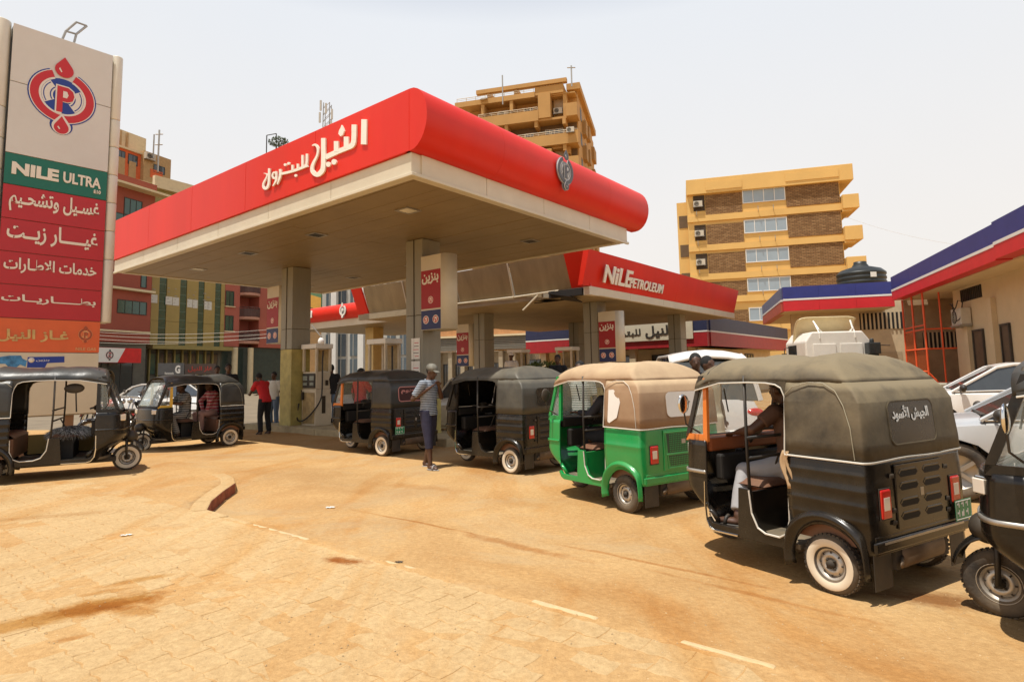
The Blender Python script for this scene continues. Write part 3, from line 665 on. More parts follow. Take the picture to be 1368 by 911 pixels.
# banners (price boxes) on the columns
banner_red = M('banner_red', (0.36, 0.018, 0.022), 0.5, var=0.06); banner_blue = M('banner_blue', (0.025, 0.035, 0.12), 0.5, var=0.08)
def banner(par_o, x, y0, y1, z0, z1, label, d=0.42, endside=-1, flip=False):
    """box sign hung on a column; text face looks along -x of the canopy frame"""
    o = par_o+US*x+LS*((y0+y1)/2)
    e = empty('banner_sign', (o.x, o.y, z0), R(51), label, 'sign', 'petrol banners on the canopy columns')
    h = z1-z0; w = (y1-y0)/2
    b = MB(); b.box(0, d, -w*.55, w, 0, h)
    ye = -w*.55; 
    b.grid(lambda u, v: (d/2-d/2*math.cos(PI*v), ye-(w*.45)*math.sin(PI*v)**.7 if 0 < v < 1 else ye, h*u), 1, 12); 
    poly = [(d/2-d/2*math.cos(PI*v/12), ye-(w*.45)*(math.sin(PI*v/12)**.7 if 0 < v < 12 else 0)) for v in range(13)]
    b.add([(x_, y_, 0) for x_, y_ in poly]+[(x_, y_, h) for x_, y_ in poly], [tuple(range(13)), tuple(range(25, 12, -1))])
    b.build('sign_box', cream_panel, e, weld=True)
    zb = h*0.27; zt = h*0.80; yl, yr = w-.01, -w*.52
    MB().box(-.008, -.001, yr, yl, zb+.02, zt).build('red_face', banner_red, e); MB().box(-.008, -.001, yr, yl, 0.01, zb-.02).build('blue_face', banner_blue, e)
    ww = yl-yr
    text(e, 'بنزين', (-.009, yl-.06*ww, zt-.36*(zt-zb)), (0, -1, 0), (0, 0, 1), ww*.86, (zt-zb)*.28, cream_text, .01, .03)
    def badge(yc, zc, r):
        b = MB(); b.lathe([(.001, -.003), (r, -.003), (r, 0)], 20, (-.009, yc, zc), 'x', 0, False); b.lathe([(.001, -.005), (r*.82, -.005), (r*.82, 0)], 20, (-.009, yc, zc), 'x', 1, False)
        b.box(-.017, -.0145, yc-r*.45, yc-r*.2, zc-r*.5, zc+r*.55, 0); b.box(-.017, -.0145, yc-r*.2, yc+r*.35, zc+r*.1, zc+r*.5, 0); b.box(-.0172, -.0145, yc+r*.1, yc+r*.45, zc-r*.55, zc-r*.05, 0)
        b.build('badge', [cream_text, EMB[0]], e)
    badge((yl+yr)/2, zb+.24*(zt-zb), ww*.13); badge(yl-.25*ww, zb*.5, ww*.15); badge(yr+.25*ww, zb*.5, ww*.15)
    return e
banner(CC, 3.25, 2.5, 3.37, 2.62, 4.38, 'petrol banner box hanging from the nearest middle canopy column', .45)
banner(CC, 3.25, 9.56, 10.45, 2.62, 4.38, 'petrol banner box behind the left column, partly hidden by it', .45)
# poster sheets on the near column
for k, (z0, z1) in enumerate(((1.95, 2.45), (1.35, 1.9))):
    b = MB(); b.box(3.298, 3.306, 3.48, 3.78, z0, z1); o = b.build('notice_sheet', white, can); 
    b = MB()
    for j in range(5): b.box(3.2955, 3.2975, 3.52, 3.52+random.uniform(.1, .22), z0+.06+j*.08, z0+.075+j*.08, j % 2)
    b.build('notice_print', [EMB[0], blackplain], o)
# islands
isl_m = M('island_concrete', (0.42, 0.34, 0.20), 0.9, var=0.2, scale=4, bump=0.3); 
def island(o, x0, x1, y0, y1, lab):
    c = o+US*x0+LS*y0; e = empty('pump_island', (c.x, c.y, 0), R(51), lab, 'kerb island', 'pump islands')
    n = max(2, int((y1-y0)/1.2)); L_ = (y1-y0)/n
    for i in range(n): bx('kerb_block', e, isl_m, 0, x1-x0, i*L_+.006, (i+1)*L_-.006, -.05, .17+random.uniform(-.005, .005), .02)
island(CC, 3.0, 4.5, 2.3, 11.2, 'raised concrete island under the nearest canopy'); island(CC, 12.2, 13.8, 3.2, 11.6, 'raised concrete island under the canopy behind')

# fuel dispensers
disp_b = M('dispenser_enamel', (0.60, 0.52, 0.38), 0.45, var=0.12, scale=3, dust=0.35); disp_d = M('dispenser_stain', (0.36, 0.26, 0.12), 0.6, var=0.35, scale=5)
def dispenser(o, x, y, rz, label, ht=2.3):
    c = o+US*x+LS*y; e = empty('fuel_dispenser', (c.x, c.y, .17), R(51)+rz, label, 'fuel pump', 'fuel dispensers')
    W_, D_ = .36, .26      # half width along y, half depth along x
    bx('cabinet', e, disp_b, -D_, D_, -W_, W_, 0, 1.05, .015)
    bx('cabinet_door', e, disp_d, -D_-.015, -D_-.002, -W_+.06, W_-.06, .06, .95, .006)
    bx('display_housing', e, disp_b, -D_+.02, D_-.02, -W_+.02, W_-.02, 1.055, 1.55, .01)
    sc = bx('display', e, blackplain, -D_-.02, -D_+.018, -W_+.05, W_-.05, 1.08, 1.50, .01)
    for k in (-1, 1):
        o1 = MB().box(-D_-.026, -D_-.021, k*.17-.11, k*.17+.11, 1.30, 1.43).build('readout', M('lcd_grey', (0.25, 0.28, 0.24), 0.2), sc)
        MB().box(-D_-.026, -D_-.021, k*.17-.1, k*.17+.1, 1.16, 1.24).build('readout', M('lcd_grey', (0.25, 0.28, 0.24), 0.2), sc)
    b = MB()
    for k in (-1, 1): b.box(-D_, -D_+.07, k*W_, k*(W_-.07), 1.55, ht-.08); b.box(D_-.07, D_, k*W_, k*(W_-.07), 1.55, ht-.08)
    b.build('frame_post', disp_b, e, bevel=.008)
    bx('canopy_cap', e, white, -D_-.03, D_+.03, -W_-.03, W_+.03, ht-.08, ht+.06, .02)
    bx('back_plate', e, disp_d, D_-.05, D_-.02, -W_+.07, W_-.07, 1.56, ht-.09)
    pts = [(-.05, -W_-.02, ht-.15), (-.12, -W_-.10, ht-.5), (-.16, -W_-.16, 1.2), (-.22, -W_-.18, .75), (-.34, -W_+.1, .35), (-.38, -W_+.5, .14), (-.33, -W_+.85, .22), (-D_-.03, -W_+.8, .7)]
    b = MB(); p3 = []
    for i in range(len(pts)-1):
        p0, p1, p2, p4 = [Vector(pts[max(0, min(len(pts)-1, j))]) for j in (i-1, i, i+1, i+2)]
        for j in range(5): t = j/5; p3.append(0.5*((2*p1)+(p2-p0)*t+(2*p0-5*p1+4*p2-p4)*t*t+(3*p1-p0-3*p2+p4)*t**3))
    b.tube(p3, .022, 8); b.build('hose', blackplain, e)
    b = MB(); b.obox((-D_-.05, W_-.12, .85), (.03, 0, .01), (0, .03, 0), (0, .0, .11)); b.tube([(-D_-.06, W_-.12, .95), (-D_-.10, W_-.12, 1.02)], .014, 6); b.build('nozzle', blackplain, e)
    bx('grille', e, M('soot', (0.05, 0.035, 0.02), 0.9), -.06, .06, -W_-.006, -W_-.001, .35, .85); bx('grille', e, M('soot', (0.05, 0.035, 0.02), 0.9), .05, .15, -W_-.006, -W_-.001, 1.15, 1.3)
    return e
dispenser(CC, 3.75, 8.45, 0, 'tall fuel dispenser beside the left canopy column, black hose looped to the ground')
dispenser(CC, 3.75, 5.35, 0, 'fuel dispenser rising behind the third rickshaw, left of the middle column')
dispenser(CC, 12.9, 8.1, 0, 'distant fuel dispenser under the rear canopy beside its left column')
dispenser(CC, 12.9, 5.7, 0, 'distant fuel dispenser under the rear canopy left of its right column')

# ------------------------------------------------------------------ second canopy with torn cladding
c2 = D(789, 392, 19.5); c2.z = 0
can2 = canopy_frame('fuel_canopy', 'red canopy behind the main one, its cladding torn away on the left side', c2)
C2X, C2Y = 13.8, 12.4; Z0, Z1, Z2 = 4.10, 4.37, 5.50
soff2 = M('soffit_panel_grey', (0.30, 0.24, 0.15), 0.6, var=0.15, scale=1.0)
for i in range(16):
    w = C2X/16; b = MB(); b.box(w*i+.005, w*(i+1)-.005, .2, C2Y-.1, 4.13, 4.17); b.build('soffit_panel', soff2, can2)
bx('roof_deck', can2, M('roof_sheet', (0.35, 0.30, 0.24), 0.8), .3, C2X-.02, .1, C2Y-.02, 4.18, 5.3)
for i in range(5): bx('cream_band', can2, cream_panel, .0+C2X*i/5+.005, C2X*(i+1)/5-.005, 0, .15, Z0, Z1, .006)
# slanted red face on the right side, leaning out at the top
def slant(par, x0, x1, lean, name='red_panel', mat=redp):
    b = MB(); p = [(0.03, Z1), (0.03-lean, Z2), (.25-lean, Z2), (.2, Z1)]
    vs = [(x0, y, z) for y, z in p]+[(x1, y, z) for y, z in p]; b.add(vs, [(0, 1, 2, 3), (7, 6, 5, 4), (0, 4, 5, 1), (1, 5, 6, 2), (2, 6, 7, 3), (3, 7, 4, 0)])
    return b.build(name, mat, par)
for i in range(4):
    a, c = -0.45+(C2X+.45)*i/4, -0.45+(C2X+.45)*(i+1)/4
    slant(can2, a+.002, c-.002, .30)
# left side: end strips still red, the rest bare corrugated backing leaning inwards
def lslab(name, mat, y0, y1, xb, xt, t=.05, z0=Z1, z1=Z2, wave=0):
    b = MB()
    if wave:
        n = int((y1-y0)/wave)
        for i in range(11):
            zb = z0+(z1-z0)*i/11; zt = z0+(z1-z0)*(i+1)/11; xa = xb+(xt-xb)*i/11; xc = xb+(xt-xb)*(i+1)/11
            b.add([(xa, y0, zb), (xc-.018, y0, zt), (xa, y1, zb), (xc-.018, y1, zt), (xa+t, y0, zb), (xc+t, y0, zt), (xa+t, y1, zb), (xc+t, y1, zt)], [(0, 1, 3, 2), (4, 6, 7, 5), (0, 4, 5, 1), (2, 3, 7, 6), (0, 2, 6, 4), (1, 5, 7, 3)])
    else: b.add([(xb, y0, z0), (xt, y0, z1), (xb, y1, z0), (xt, y1, z1), (xb+t, y0, z0), (xt+t, y0, z1), (xb+t, y1, z0), (xt+t, y1, z1)], [(0, 1, 3, 2), (4, 6, 7, 5), (0, 4, 5, 1), (2, 3, 7, 6), (0, 2, 6, 4), (1, 5, 7, 3)])
    return b.build(name, mat, can2)
backing = M('bare_backing_sheet', (0.33, 0.26, 0.15), 0.7, var=0.2, scale=2, streak=1)
lslab('red_panel', redp, 0.0, .75, .02, -.42, .08); lslab('red_panel', redp, C2Y-.7, C2Y, .02, -.42, .08)
lslab('backing_panel', backing, .78, 3.2, .06, -.30, .04, wave=1); lslab('backing_panel', backing, 3.3, 6.0, .08, -.28, .04, wave=1); lslab('backing_panel', backing, 6.05, 9.0, .06, -.30, .04, wave=1); lslab('backing_panel', backing, 9.05, C2Y-.73, .08, -.28, .04, wave=1)
b = MB(); b.tube([(-.33, 3.25, 5.5), (.0, 3.25, 4.35)], .03, 6).tube([(-.33, 9.0, 5.5), (.0, 9.0, 4.35)], .03, 6).tube([(-.1, 1.2, 4.33), (-.02, 3.2, 4.3)], .03, 6).tube([(-.05, 3.2, 4.3), (-.02, 9, 4.32)], .03, 6); b.tube([(-.05, 2.1, 4.28), (-.3, 2.6, 3.75)], .03, 6); b.build('trim_bar', cream_panel, can2)
b = MB(); b.box(-.10, .5, -.02, .2, Z0-.02, Z1-.02); b.box(-.12, .1, .25, 1.6, Z0, Z1-.04, 1); b.obox((.3, 1.2, 4.12), (.5, .1, -.05), (-.1, .4, .08), (0, 0, .02), 1); b.obox((.6, 2.1, 4.09), (.4, -.1, .06), (.1, .35, .02), (0, 0, .015), 1); b.build('torn_soffit', [cream_panel, dark], can2)
bx('cream_band', can2, soff2, .0, .12, 2.0, C2Y, Z0, Z1-.03)
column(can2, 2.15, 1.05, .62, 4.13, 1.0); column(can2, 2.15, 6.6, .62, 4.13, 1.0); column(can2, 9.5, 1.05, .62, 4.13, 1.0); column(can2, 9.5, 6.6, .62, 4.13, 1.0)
banner(c2, 2.1, .1, 1.0, 1.9, 3.72, 'petrol banner box right of the rear canopy column', .45); banner(c2, 2.1, 7.25, 8.2, 1.9, 3.72, 'petrol banner box beside the distant middle column', .45)
def c2loc(px, py, off=0.12):
    q = V(px, py, c2-(LS)*off, -LS)-c2; return q.dot(US), q.z
lean_t = Vector((0, -0.30, Z2-Z1)).normalized()
a0 = c2loc(804.5, 375); a1 = c2loc(840, 352)
text(can2, 'NiLE', (a0[0], -.115+.0, a0[1]-.05), (1, 0, 0), lean_t, a1[0]-a0[0], .60, warm_white, .05, .025, 'sign_word')
a0 = c2loc(841, 382); a1 = c2loc(885, 383)
text(can2, 'PETROLEUM', (a0[0], -.06, a0[1]-.03), (1, 0, 0), lean_t, a1[0]-a0[0], .36, warm_white, .05, .02, 'sign_word')

# ------------------------------------------------------------------ third canopy, far left
o3 = D(535, 440, 29.0); o3.z = 0
can3 = canopy_frame('fuel_canopy', 'small distant red bullnose canopy seen beneath the main canopy', o3-LS*-0.0)
Z3 = 4.0
def z_at(px, py, off=0.0):
    q = V(px, py, o3, nl_)-o3; return q.dot(LS), q.z
yl3, zt3 = z_at(400, 412); _, zb3 = z_at(405, 435); _, zc3 = z_at(405, 446); yr3 = -1.5
zt3 = z_at(447, 408)[1]; zb3 = z_at(447, 428)[1]; zc3 = z_at(447, 437)[1]
n = 14; rr = (zt3-zb3)/2
b = MB(); ys_ = [yr3, yl3]
poly = [(-.35*math.cos(-PI/2+PI*k/12), (zt3+zb3)/2+rr*math.sin(-PI/2+PI*k/12)) for k in range(13)]+[(.1, zt3), (.1, zb3)]
for i in range(5):
    y0 = yr3+(yl3-yr3)*i/5; y1 = yr3+(yl3-yr3)*(i+1)/5-.003; n = len(poly)
    b = MB(); vs = [(x, y0, z) for x, z in poly]+[(x, y1, z) for x, z in poly]
    b.add(vs, [tuple(range(n)), tuple(range(2*n-1, n-1, -1))]); b.add(vs, [(k, k+1, k+1+n, k+n) for k in range(12)], 0, True); b.add(vs, [(12, 13, 13+n, 12+n), (13, 14, 14+n, 13+n), (14, 0, n, 14+n)])
    b.build('bullnose_panel', redp, can3)
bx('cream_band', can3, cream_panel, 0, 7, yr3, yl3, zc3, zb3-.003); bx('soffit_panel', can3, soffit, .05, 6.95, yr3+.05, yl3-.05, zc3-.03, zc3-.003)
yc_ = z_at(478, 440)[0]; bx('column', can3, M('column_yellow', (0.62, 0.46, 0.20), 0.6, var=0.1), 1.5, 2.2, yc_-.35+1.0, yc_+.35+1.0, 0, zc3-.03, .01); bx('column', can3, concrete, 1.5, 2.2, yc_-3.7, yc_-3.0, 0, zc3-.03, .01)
ya, za = z_at(406, 432); yb_, zb_ = z_at(425, 418)
text(can3, 'النيل', (-.36, ya, (zt3+zb3)/2-.28), (0, -1, 0), (0, 0, 1), ya-yb_, .5, warm_white, .05, .04, 'sign_word')
ya, za = z_at(466, 417); emblem(can3, (-.36, ya, (zt3+zb3)/2), (0, -1, 0), (0, 0, 1), .85, [EMB[2], M('badge_grey', (0.3, 0.3, 0.3)), EMB[2]], 'badge', lay=.012)
# ------------------------------------------------------------------ station shop behind the canopies
sh = D(945, 440, 33.0); wallc = M('shop_wall_cream', (0.55, 0.44, 0.28), 0.8, var=0.1, bump=0.1)
shopL = Fac('station_shop', sh, 129, 'low station shop with blue and red fascia and a cream signboard behind the canopies', 'building')
zt = shopL.uv(945, 421.8)[1]; zm = shopL.uv(945, 442)[1]; zb = shopL.uv(945, 462)[1]; xL = shopL.uv(703, 455)[0]
def fascia(e, x0, x1, zt, zm, zb, y0=-.06, y1=.3, n=4, thick_cap=True):
    for i in range(n):
        a, c = x0+(x1-x0)*i/n+.003, x0+(x1-x0)*(i+1)/n-.003
        bx('fascia_panel', e, bluefar, a, c, y0, y1, zm+.045, zt); bx('fascia_panel', e, redfar, a, c, y0, y1, zb, zm-.045)
    bx('white_line', e, white, x0, x1, y0-.01, y1, zm-.04, zm+.04)
_b, _r = bluefar, redfar; bluefar = M('shaded_blue_fascia', (0.022, 0.028, 0.075), .5); redfar = M('shaded_red_fascia', (0.36, 0.015, 0.02), .5)  # darker copies of the fascia colours, the canopy's shadow put into the paint
fascia(shopL.e, xL, 0.0, zt, zm, zb)
bx('wall', shopL.e, wallc, xL, -1.2, 1.5, 1.7, 0, zb); bx('roof', shopL.e, wallc, xL, 0, .31, 8, zb, zb+.12)
for i, x in enumerate((-1.3, -4.6, -7.9, -11.2)):
    bx('pillar', shopL.e, wallc, x-.3, x+.1, .1, .5, 0, zb-.003)
    window(shopL.e, x-2.8, .6, 2.2, 1.9, glassd, frame=blackplain, y=1.5, n=2)
a = shopL.uv(852, 455.5, -.12); c_ = shopL.uv(925, 431, -.12); a1 = shopL.uv(925, 454)
bx('signboard', shopL.e, M('signboard_cream', (0.62, 0.56, 0.42), 0.5, var=0.04), a[0]-4, c_[0], -.14, -.07, (zb+zm)/2+.02, zt-.22, .01)
tx1 = shopL.uv(897, 440, -.14)[0]; tx0 = shopL.uv(862, 440, -.14)[0]; zs0, zs1 = (zb+zm)/2+.15, zt-.36
text(shopL.e, 'النيل', (tx0, -.145, zs0), (1, 0, 0), (0, 0, 1), tx1-tx0, zs1-zs0, blackplain, .02, .03)
text(shopL.e, 'للبترول', (tx0-2.4, -.145, zs0+.1), (1, 0, 0), (0, 0, 1), 2.1, (zs1-zs0)*.7, blackplain, .02, .02)
ex = shopL.uv(907, 441, -.14)[0]; emblem(shopL.e, (ex, -.145, (zs0+zs1)/2), (1, 0, 0), (0, 0, 1), .95, [EMB[0], EMB[1], M('signboard_cream', (0.62, 0.56, 0.42))], lay=.008)
shopR = Fac('station_shop_wing', sh, 39, 'receding side wing of the station shop with blue and red fascia', 'building')
zt2 = zt; 
fascia(shopR.e, 0.32, 16, zt, zm, zb, n=5); bx('wall', shopR.e, wallc, .4, 16, 1.3, 1.5, 0, zb-.004); bx('roof', shopR.e, wallc, .4, 16, .31, 8, zb, zb+.1)
for x in (1.2, 4, 7, 10): window(shopR.e, x, 1.0, 1.8, 1.6, glassd, frame=blackplain, y=1.3, n=3)
bluefar, redfar = _b, _r
# bush by the shop
def leafy(e, cx, cy, cz, rx, ry, rz_, n, size, mat, name='foliage', seed=1):
    rnd = random.Random(seed); b = MB()
    for i in range(n):
        a = rnd.uniform(0, 2*PI); t = rnd.uniform(-1, 1); r = rnd.uniform(.45, 1)**.5; s = math.sqrt(1-t*t)
        c = Vector((cx+rx*r*s*math.cos(a), cy+ry*r*s*math.sin(a), cz+rz_*r*t)); d1 = Vector((rnd.gauss(0, 1), rnd.gauss(0, 1), rnd.gauss(0, 1))).normalized(); d2 = d1.orthogonal().normalized(); L_ = size*rnd.uniform(.6, 1.3)
        b.add([c-d1*L_, c+d2*L_*.35, c+d1*L_, c-d2*L_*.35], [(0, 1, 2, 3)])
    return b.build(name, mat, e)
leafm = M('leaf_green', (0.09, 0.13, 0.03), 0.6, var=0.35, scale=6)
q = D(727, 490, 23); e = empty('bush', (q.x, q.y, 0), 0, 'low yellowish green bush between the canopy columns', 'bush')
b = MB(); 
for i in range(6): b.tube([(0, 0, 0), (random.uniform(-.6, .6), random.uniform(-.3, .3), 1.4)], .02, 5)
b.build('branches', M('bark', (0.12, 0.08, 0.05), 0.9), e); leafy(e, 0, 0, 1.6, .85, .5, .42, 1300, .07, leafm)

# ------------------------------------------------------------------ middle building with water tank and right building
mid = Fac('fascia_building', D(1046, 400, 27), 107, 'low cream building with blue and red fascia behind the white truck', 'building')
mt_, mm_, mb_ = mid.uv(1047, 384)[1], mid.uv(1047, 401)[1], mid.uv(1047, 416)[1]; mx1 = mid.uv(1194, 395)[0]
fascia(mid.e, 0, mx1, mt_, mm_, mb_, n=3)
bx('wall', mid.e, wallc, .5, mx1+1.5, 1.6, 1.8, 0, mb_+.5); bx('roof', mid.e, wallc, .05, mx1, .31, 9, mb_+.05, mb_+.2)
bx('eave_soffit', mid.e, wallc, .02, mx1, -.04, 1.6, mb_-.02, mb_-.003)
# its side face
sd_ = M('faded_blue_fascia', (0.12, 0.14, 0.22), 0.6, var=.15); sr_ = M('faded_red_fascia', (0.45, 0.09, 0.05), 0.6, var=.15)
for i in range(5):
    a, c = .33+i*1.6, .33+(i+1)*1.6-.01; b = MB().box(-.06, .28, a, c, mm_+.045, mt_-.004); b.build('side_panel', sd_, mid.e); MB().box(-.06, .28, a, c, mb_, mm_-.045).build('side_panel', sr_, mid.e)
bx('white_line', mid.e, white, -.07, .28, .31, 8.3, mm_-.04, mm_+.04)
wx0 = mid.uv(1148, 425, 1.6)[0]; wx1 = mid.uv(1215, 425, 1.6)[0]; wz1 = mid.uv(1170, 418, 1.6)[1]; wz0 = mid.uv(1170, 440, 1.6)[1]
bx('barred_opening', mid.e, dark, wx0, wx1, 1.58, 1.597, wz0, wz1)
b = MB(); n = 12
for i in range(n): x = wx0+(wx1-wx0)*(i+.3)/n; b.box(x, x+.07, 1.54, 1.575, wz0, wz1)
b.build('window_bars', wallc, mid.e)
bx('door', mid.e, M('door_beige', (0.42, 0.33, 0.21), 0.7), wx0+.5, wx0+1.6, 1.57, 1.598, 0, 2.2)
tk = D(1151, 380, 31); tank = empty('water_tank', (tk.x, tk.y, 4.2), 0, 'black ribbed water tank on the roof behind the blue and red fascia', 'tank')
prof = [(0.02, 2.05), (.35, 2.05), (.4, 1.95), (.95, 1.78), (1.12, 1.62)]; z = 1.62
for i in range(7): prof += [(1.12, z), (1.16, z-.05), (1.16, z-.13), (1.12, z-.18)]; z -= .23
prof += [(1.12, 0)]
tz = mid.uv(1151, 358)[1]; b = MB(); b.lathe(prof, 28, (0, 0, -.05)); tk_o = b.build('tank_shell', M('tank_black', (0.02, 0.022, 0.02), 0.45, var=.2), tank)
b = MB(); b.lathe([(.001, 2.16), (.3, 2.16), (.32, 2.0)], 16); b.build('lid', M('tank_black', (0.02, 0.022, 0.02)), tank); bx('label_patch', tank, white, -.2, .1, -1.175, -1.165, 1.2, 1.45)
tank.location.z = 1.58+(490-358)*31/800-1.85

rb = Fac('right_building', D(1193, 385, 23.8), 198.7, 'cream building with long blue and red fascia running in from the right edge', 'building')
rzt, rzb = rb.uv(1193, 370)[1], rb.uv(1193, 402)[1]; rzm = rb.uv(1193, 387)[1]
xe = rb.uv(1332, 320)[0]
fascia(rb.e, 0.0, xe-.03, rzt, rzm-.05, rzb, n=4); fascia(rb.e, xe+.03, xe+7, rzt+.03, rzm-.03, rzb+.02, y0=-.10, n=4)
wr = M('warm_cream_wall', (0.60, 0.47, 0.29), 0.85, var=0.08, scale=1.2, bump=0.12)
OV = 1.15
bx('soffit', rb.e, wr, 0.02, xe+7, .31, OV, rzb-.02, rzb+.03)
bx('wall', rb.e, wr, 2.6, xe+9, OV, OV+.25, 0, rzb-.003); bx('roof', rb.e, wr, 0, xe+9, .31, 7, rzb+.06, rzb+.2)
# recess with cage at the far end
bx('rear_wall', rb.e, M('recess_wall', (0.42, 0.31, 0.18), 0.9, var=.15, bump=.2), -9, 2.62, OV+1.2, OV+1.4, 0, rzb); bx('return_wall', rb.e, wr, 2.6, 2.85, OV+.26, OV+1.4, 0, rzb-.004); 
bx('barred_opening', rb.e, dark, .3, 2.4, OV+1.18, OV+1.197, 2.1, 2.75)
b = MB()
for i in range(12): x = .35+2.0*i/11; b.box(x-.03, x+.03, OV+1.14, OV+1.175, 2.1, 2.75)
b.build('window_bars', wr, rb.e)
bx('recess_ceiling', rb.e, wr, -.3, 2.6, OV+.003, OV+1.4, rzb-.02, rzb+.03)
bx('mesh_panel', rb.e, M('orange_wire_mesh', (0.6, 0.13, 0.03), 0.6, alpha=0.35, var=.1), 1.33, 2.52, .258, .262, .1, 2.1)
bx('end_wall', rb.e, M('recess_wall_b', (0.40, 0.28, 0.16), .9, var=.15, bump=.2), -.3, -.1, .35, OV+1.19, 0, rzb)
bx('barred_window', rb.e, dark, -.099, -.09, .9, 2.2, 2.2, 2.85); b = MB()
for i in range(9): b.box(-.085, -.06, .93+.14*i, .98+.14*i, 2.2, 2.85)
b.build('window_bars', wr, rb.e)
cage_m = M('orange_red_steel', (0.75, 0.10, 0.025), 0.5, var=.1)
cg = empty('steel_cage', rb.e.location, rb.e.rotation_euler.z, 'orange painted steel mesh cage under the far end of the right fascia', 'cage')
def cgbar(a, c, r=.03): return MB().tube([a, c], r, 4).build('cage_bar', cage_m, cg)
cgx = [0.1, 1.3, 2.55]; y0_ = .25
for x in cgx: cgbar((x, y0_, 0), (x, y0_, rzb-.02), .035)
for z in (.6, .95, 1.35, 2.15, 2.85, 3.0): cgbar((cgx[0], y0_, z), (cgx[2], y0_, z), .028)
for y in (.75, 1.25, 1.9):
    cgbar((cgx[2], y, .05), (cgx[2], y, rzb-.02), .028)
for z in (.95, 2.15, 2.85): cgbar((cgx[2], y0_, z), (cgx[2], 1.9, z), .025)
cgbar((cgx[1], y0_, .95), (cgx[2], y0_, .02), .022); cgbar((cgx[2], y0_, 1.3), (cgx[2], 1.2, .1), .03)
bx('cage_sheet', cg, cage_m, cgx[0], cgx[2], y0_+.02, y0_+.03, .12, .55)
mesh_m = M('orange_wire_mesh', (0.6, 0.13, 0.03), 0.6, alpha=0.35, var=.1)
bx('mesh_panel', cg, mesh_m, cgx[0]+.03, cgx[1]-.03, y0_+.008, y0_+.012, .97, 2.83)
# fittings of the long wall
def ru(px, py): return rb.uv(px, py, OV)
for (p0, p1, nm) in (((1300.5, 441), (1320.5, 500), 'door'), ((1337.5, 433), (1357, 500), 'door')):
    a = ru(*p0); c = ru(*p1); x0, x1 = a[0], c[0]
    b = MB().box(x0, x0+.07, OV-.06, OV-.002, .15, a[1]).box(x1-.07, x1, OV-.06, OV-.002, .15, a[1]).box(x0+.07, x1-.07, OV-.06, OV-.002, a[1]-.07, a[1]); o = b.build('door', blackplain, rb.e)
    MB().box(x0+.07, x1-.07, OV-.03, OV-.004, .15, a[1]-.07).build('leaf', M('brown_door', (0.10, 0.065, 0.04), 0.5, var=.2), o)
for px in (1298, 1333): x = ru(px, 440)[0]; bx('pilaster', rb.e, wr, x-.22, x+.05, OV-.14, OV-.003, .1, ru(1300, 430)[1]+(.6 if px == 1333 else .0))
a = ru(1284, 388); c = ru(1312, 402)
b = MB(); n = 12
for i in range(n): x = a[0]+(c[0]-a[0])*i/(n-1); b.box(x-.02, x+.02, OV-.035, OV-.004, rb.uv(1300, 400, OV)[1], rb.uv(1300, 383, OV)[1])
bx('vent_opening', rb.e, dark, a[0]-.05, c[0]+.05, OV-.003, OV+.01-.012, rb.uv(1300, 400, OV)[1], rb.uv(1300, 383, OV)[1]); b.build('vent_bars', blackplain, rb.e)
acm = M('ac_casing', (0.55, 0.50, 0.40), 0.5, var=.08, dust=.3)
def ac_unit(O, rz, label, s=1.0, hose=False):
    e = empty('air_conditioner', O, rz, label, 'air conditioner', 'outdoor air conditioner units')
    w, d, h = .42*s, .3*s, .55*s
    bx('casing', e, acm, -w, w, -d, 0, 0, h, .02); b = MB(); b.lathe([(.001, -.002), (.2*s, -.002), (.22*s, -.02), (.22*s, 0)], 20, (-w*.3, -d-.002, h/2), 'y'); b.build('fan_grille', blackplain, e)
    b = MB()
    for r in (.07, .13, .19): b.tube([(-w*.3+r*s*math.cos(a_*PI/8), -d-.03, h/2+r*s*math.sin(a_*PI/8)) for a_ in range(16)], .006*s, 4, closed=True)
    b.build('guard_ring', acm, e)
    b = MB(); b.box(-w-.04, w+.04, -d-.05, .0, -.04, -.003); b.box(-w+.05, -w+.1, -d-.04, 0, -.08, -.042); b.box(w-.1, w-.05, -d-.04, 0, -.08, -.042); b.build('bracket', steel, e)
    if hose: b = MB(); b.tube([(-.3, -.2, h), (-.25, -.35, h+.2), (.05, -.38, h+.16), (.15, -.4, h-.1), (.3, -.36, h+.05), (.36, -.32, h+.25), (.4, -.2, h+.2), (.38, -.3, .2), (.2, -.36, .12)], .018, 6); b.build('hose', blackplain, e)
    return e
a = ru(1293, 434); w_ = rb.e.matrix_basis @ Vector((0, 0, 0)); 
rbm = Matrix.Translation(rb.e.location) @ Matrix.Rotation(rb.e.rotation_euler.z, 4, 'Z')
ac_unit(rbm @ Vector((a[0], OV-.02, a[1])), rb.e.rotation_euler.z, 'air conditioner unit with loose black hoses high on the right cream wall', 1.0, True)

# ------------------------------------------------------------------ yellow building with brick panels
yel = M('yellow_facade_paint', (0.70, 0.44, 0.14), 0.8, var=0.07, scale=.5, bump=.05); brickm = brick_mat('brown_brick_panel', (0.20, 0.10, 0.035), (0.33, 0.19, 0.08), (0.09, 0.05, 0.02), 2.2)
yb = Fac('apartment_building', D(1030, 400, 50), 106, 'yellow five storey building with brown brick panels and pale blue windows', 'building')
u = lambda px, py: yb.uv(px, py)
X0 = u(919, 300)[0]; X1 = u(1138, 230)[0]; XL0 = u(905, 300)[0]
Zr = [u(1020, y)[1] for y in (252, 270, 292.5, 310.5, 332, 350, 371, 389)]      # window tops and bottoms
ztop = u(1030, 231)[1]
bx('wall', yb.e, yel, X0, X1-1.0, 0.02, 12, 0, ztop-1.3)
bx('parapet', yb.e, yel, X0, X1, -.35, 12, ztop-1.35, ztop, .03); bx('wall', yb.e, yel, XL0, X0-.003, .7, 10, 0, ztop-1.7)
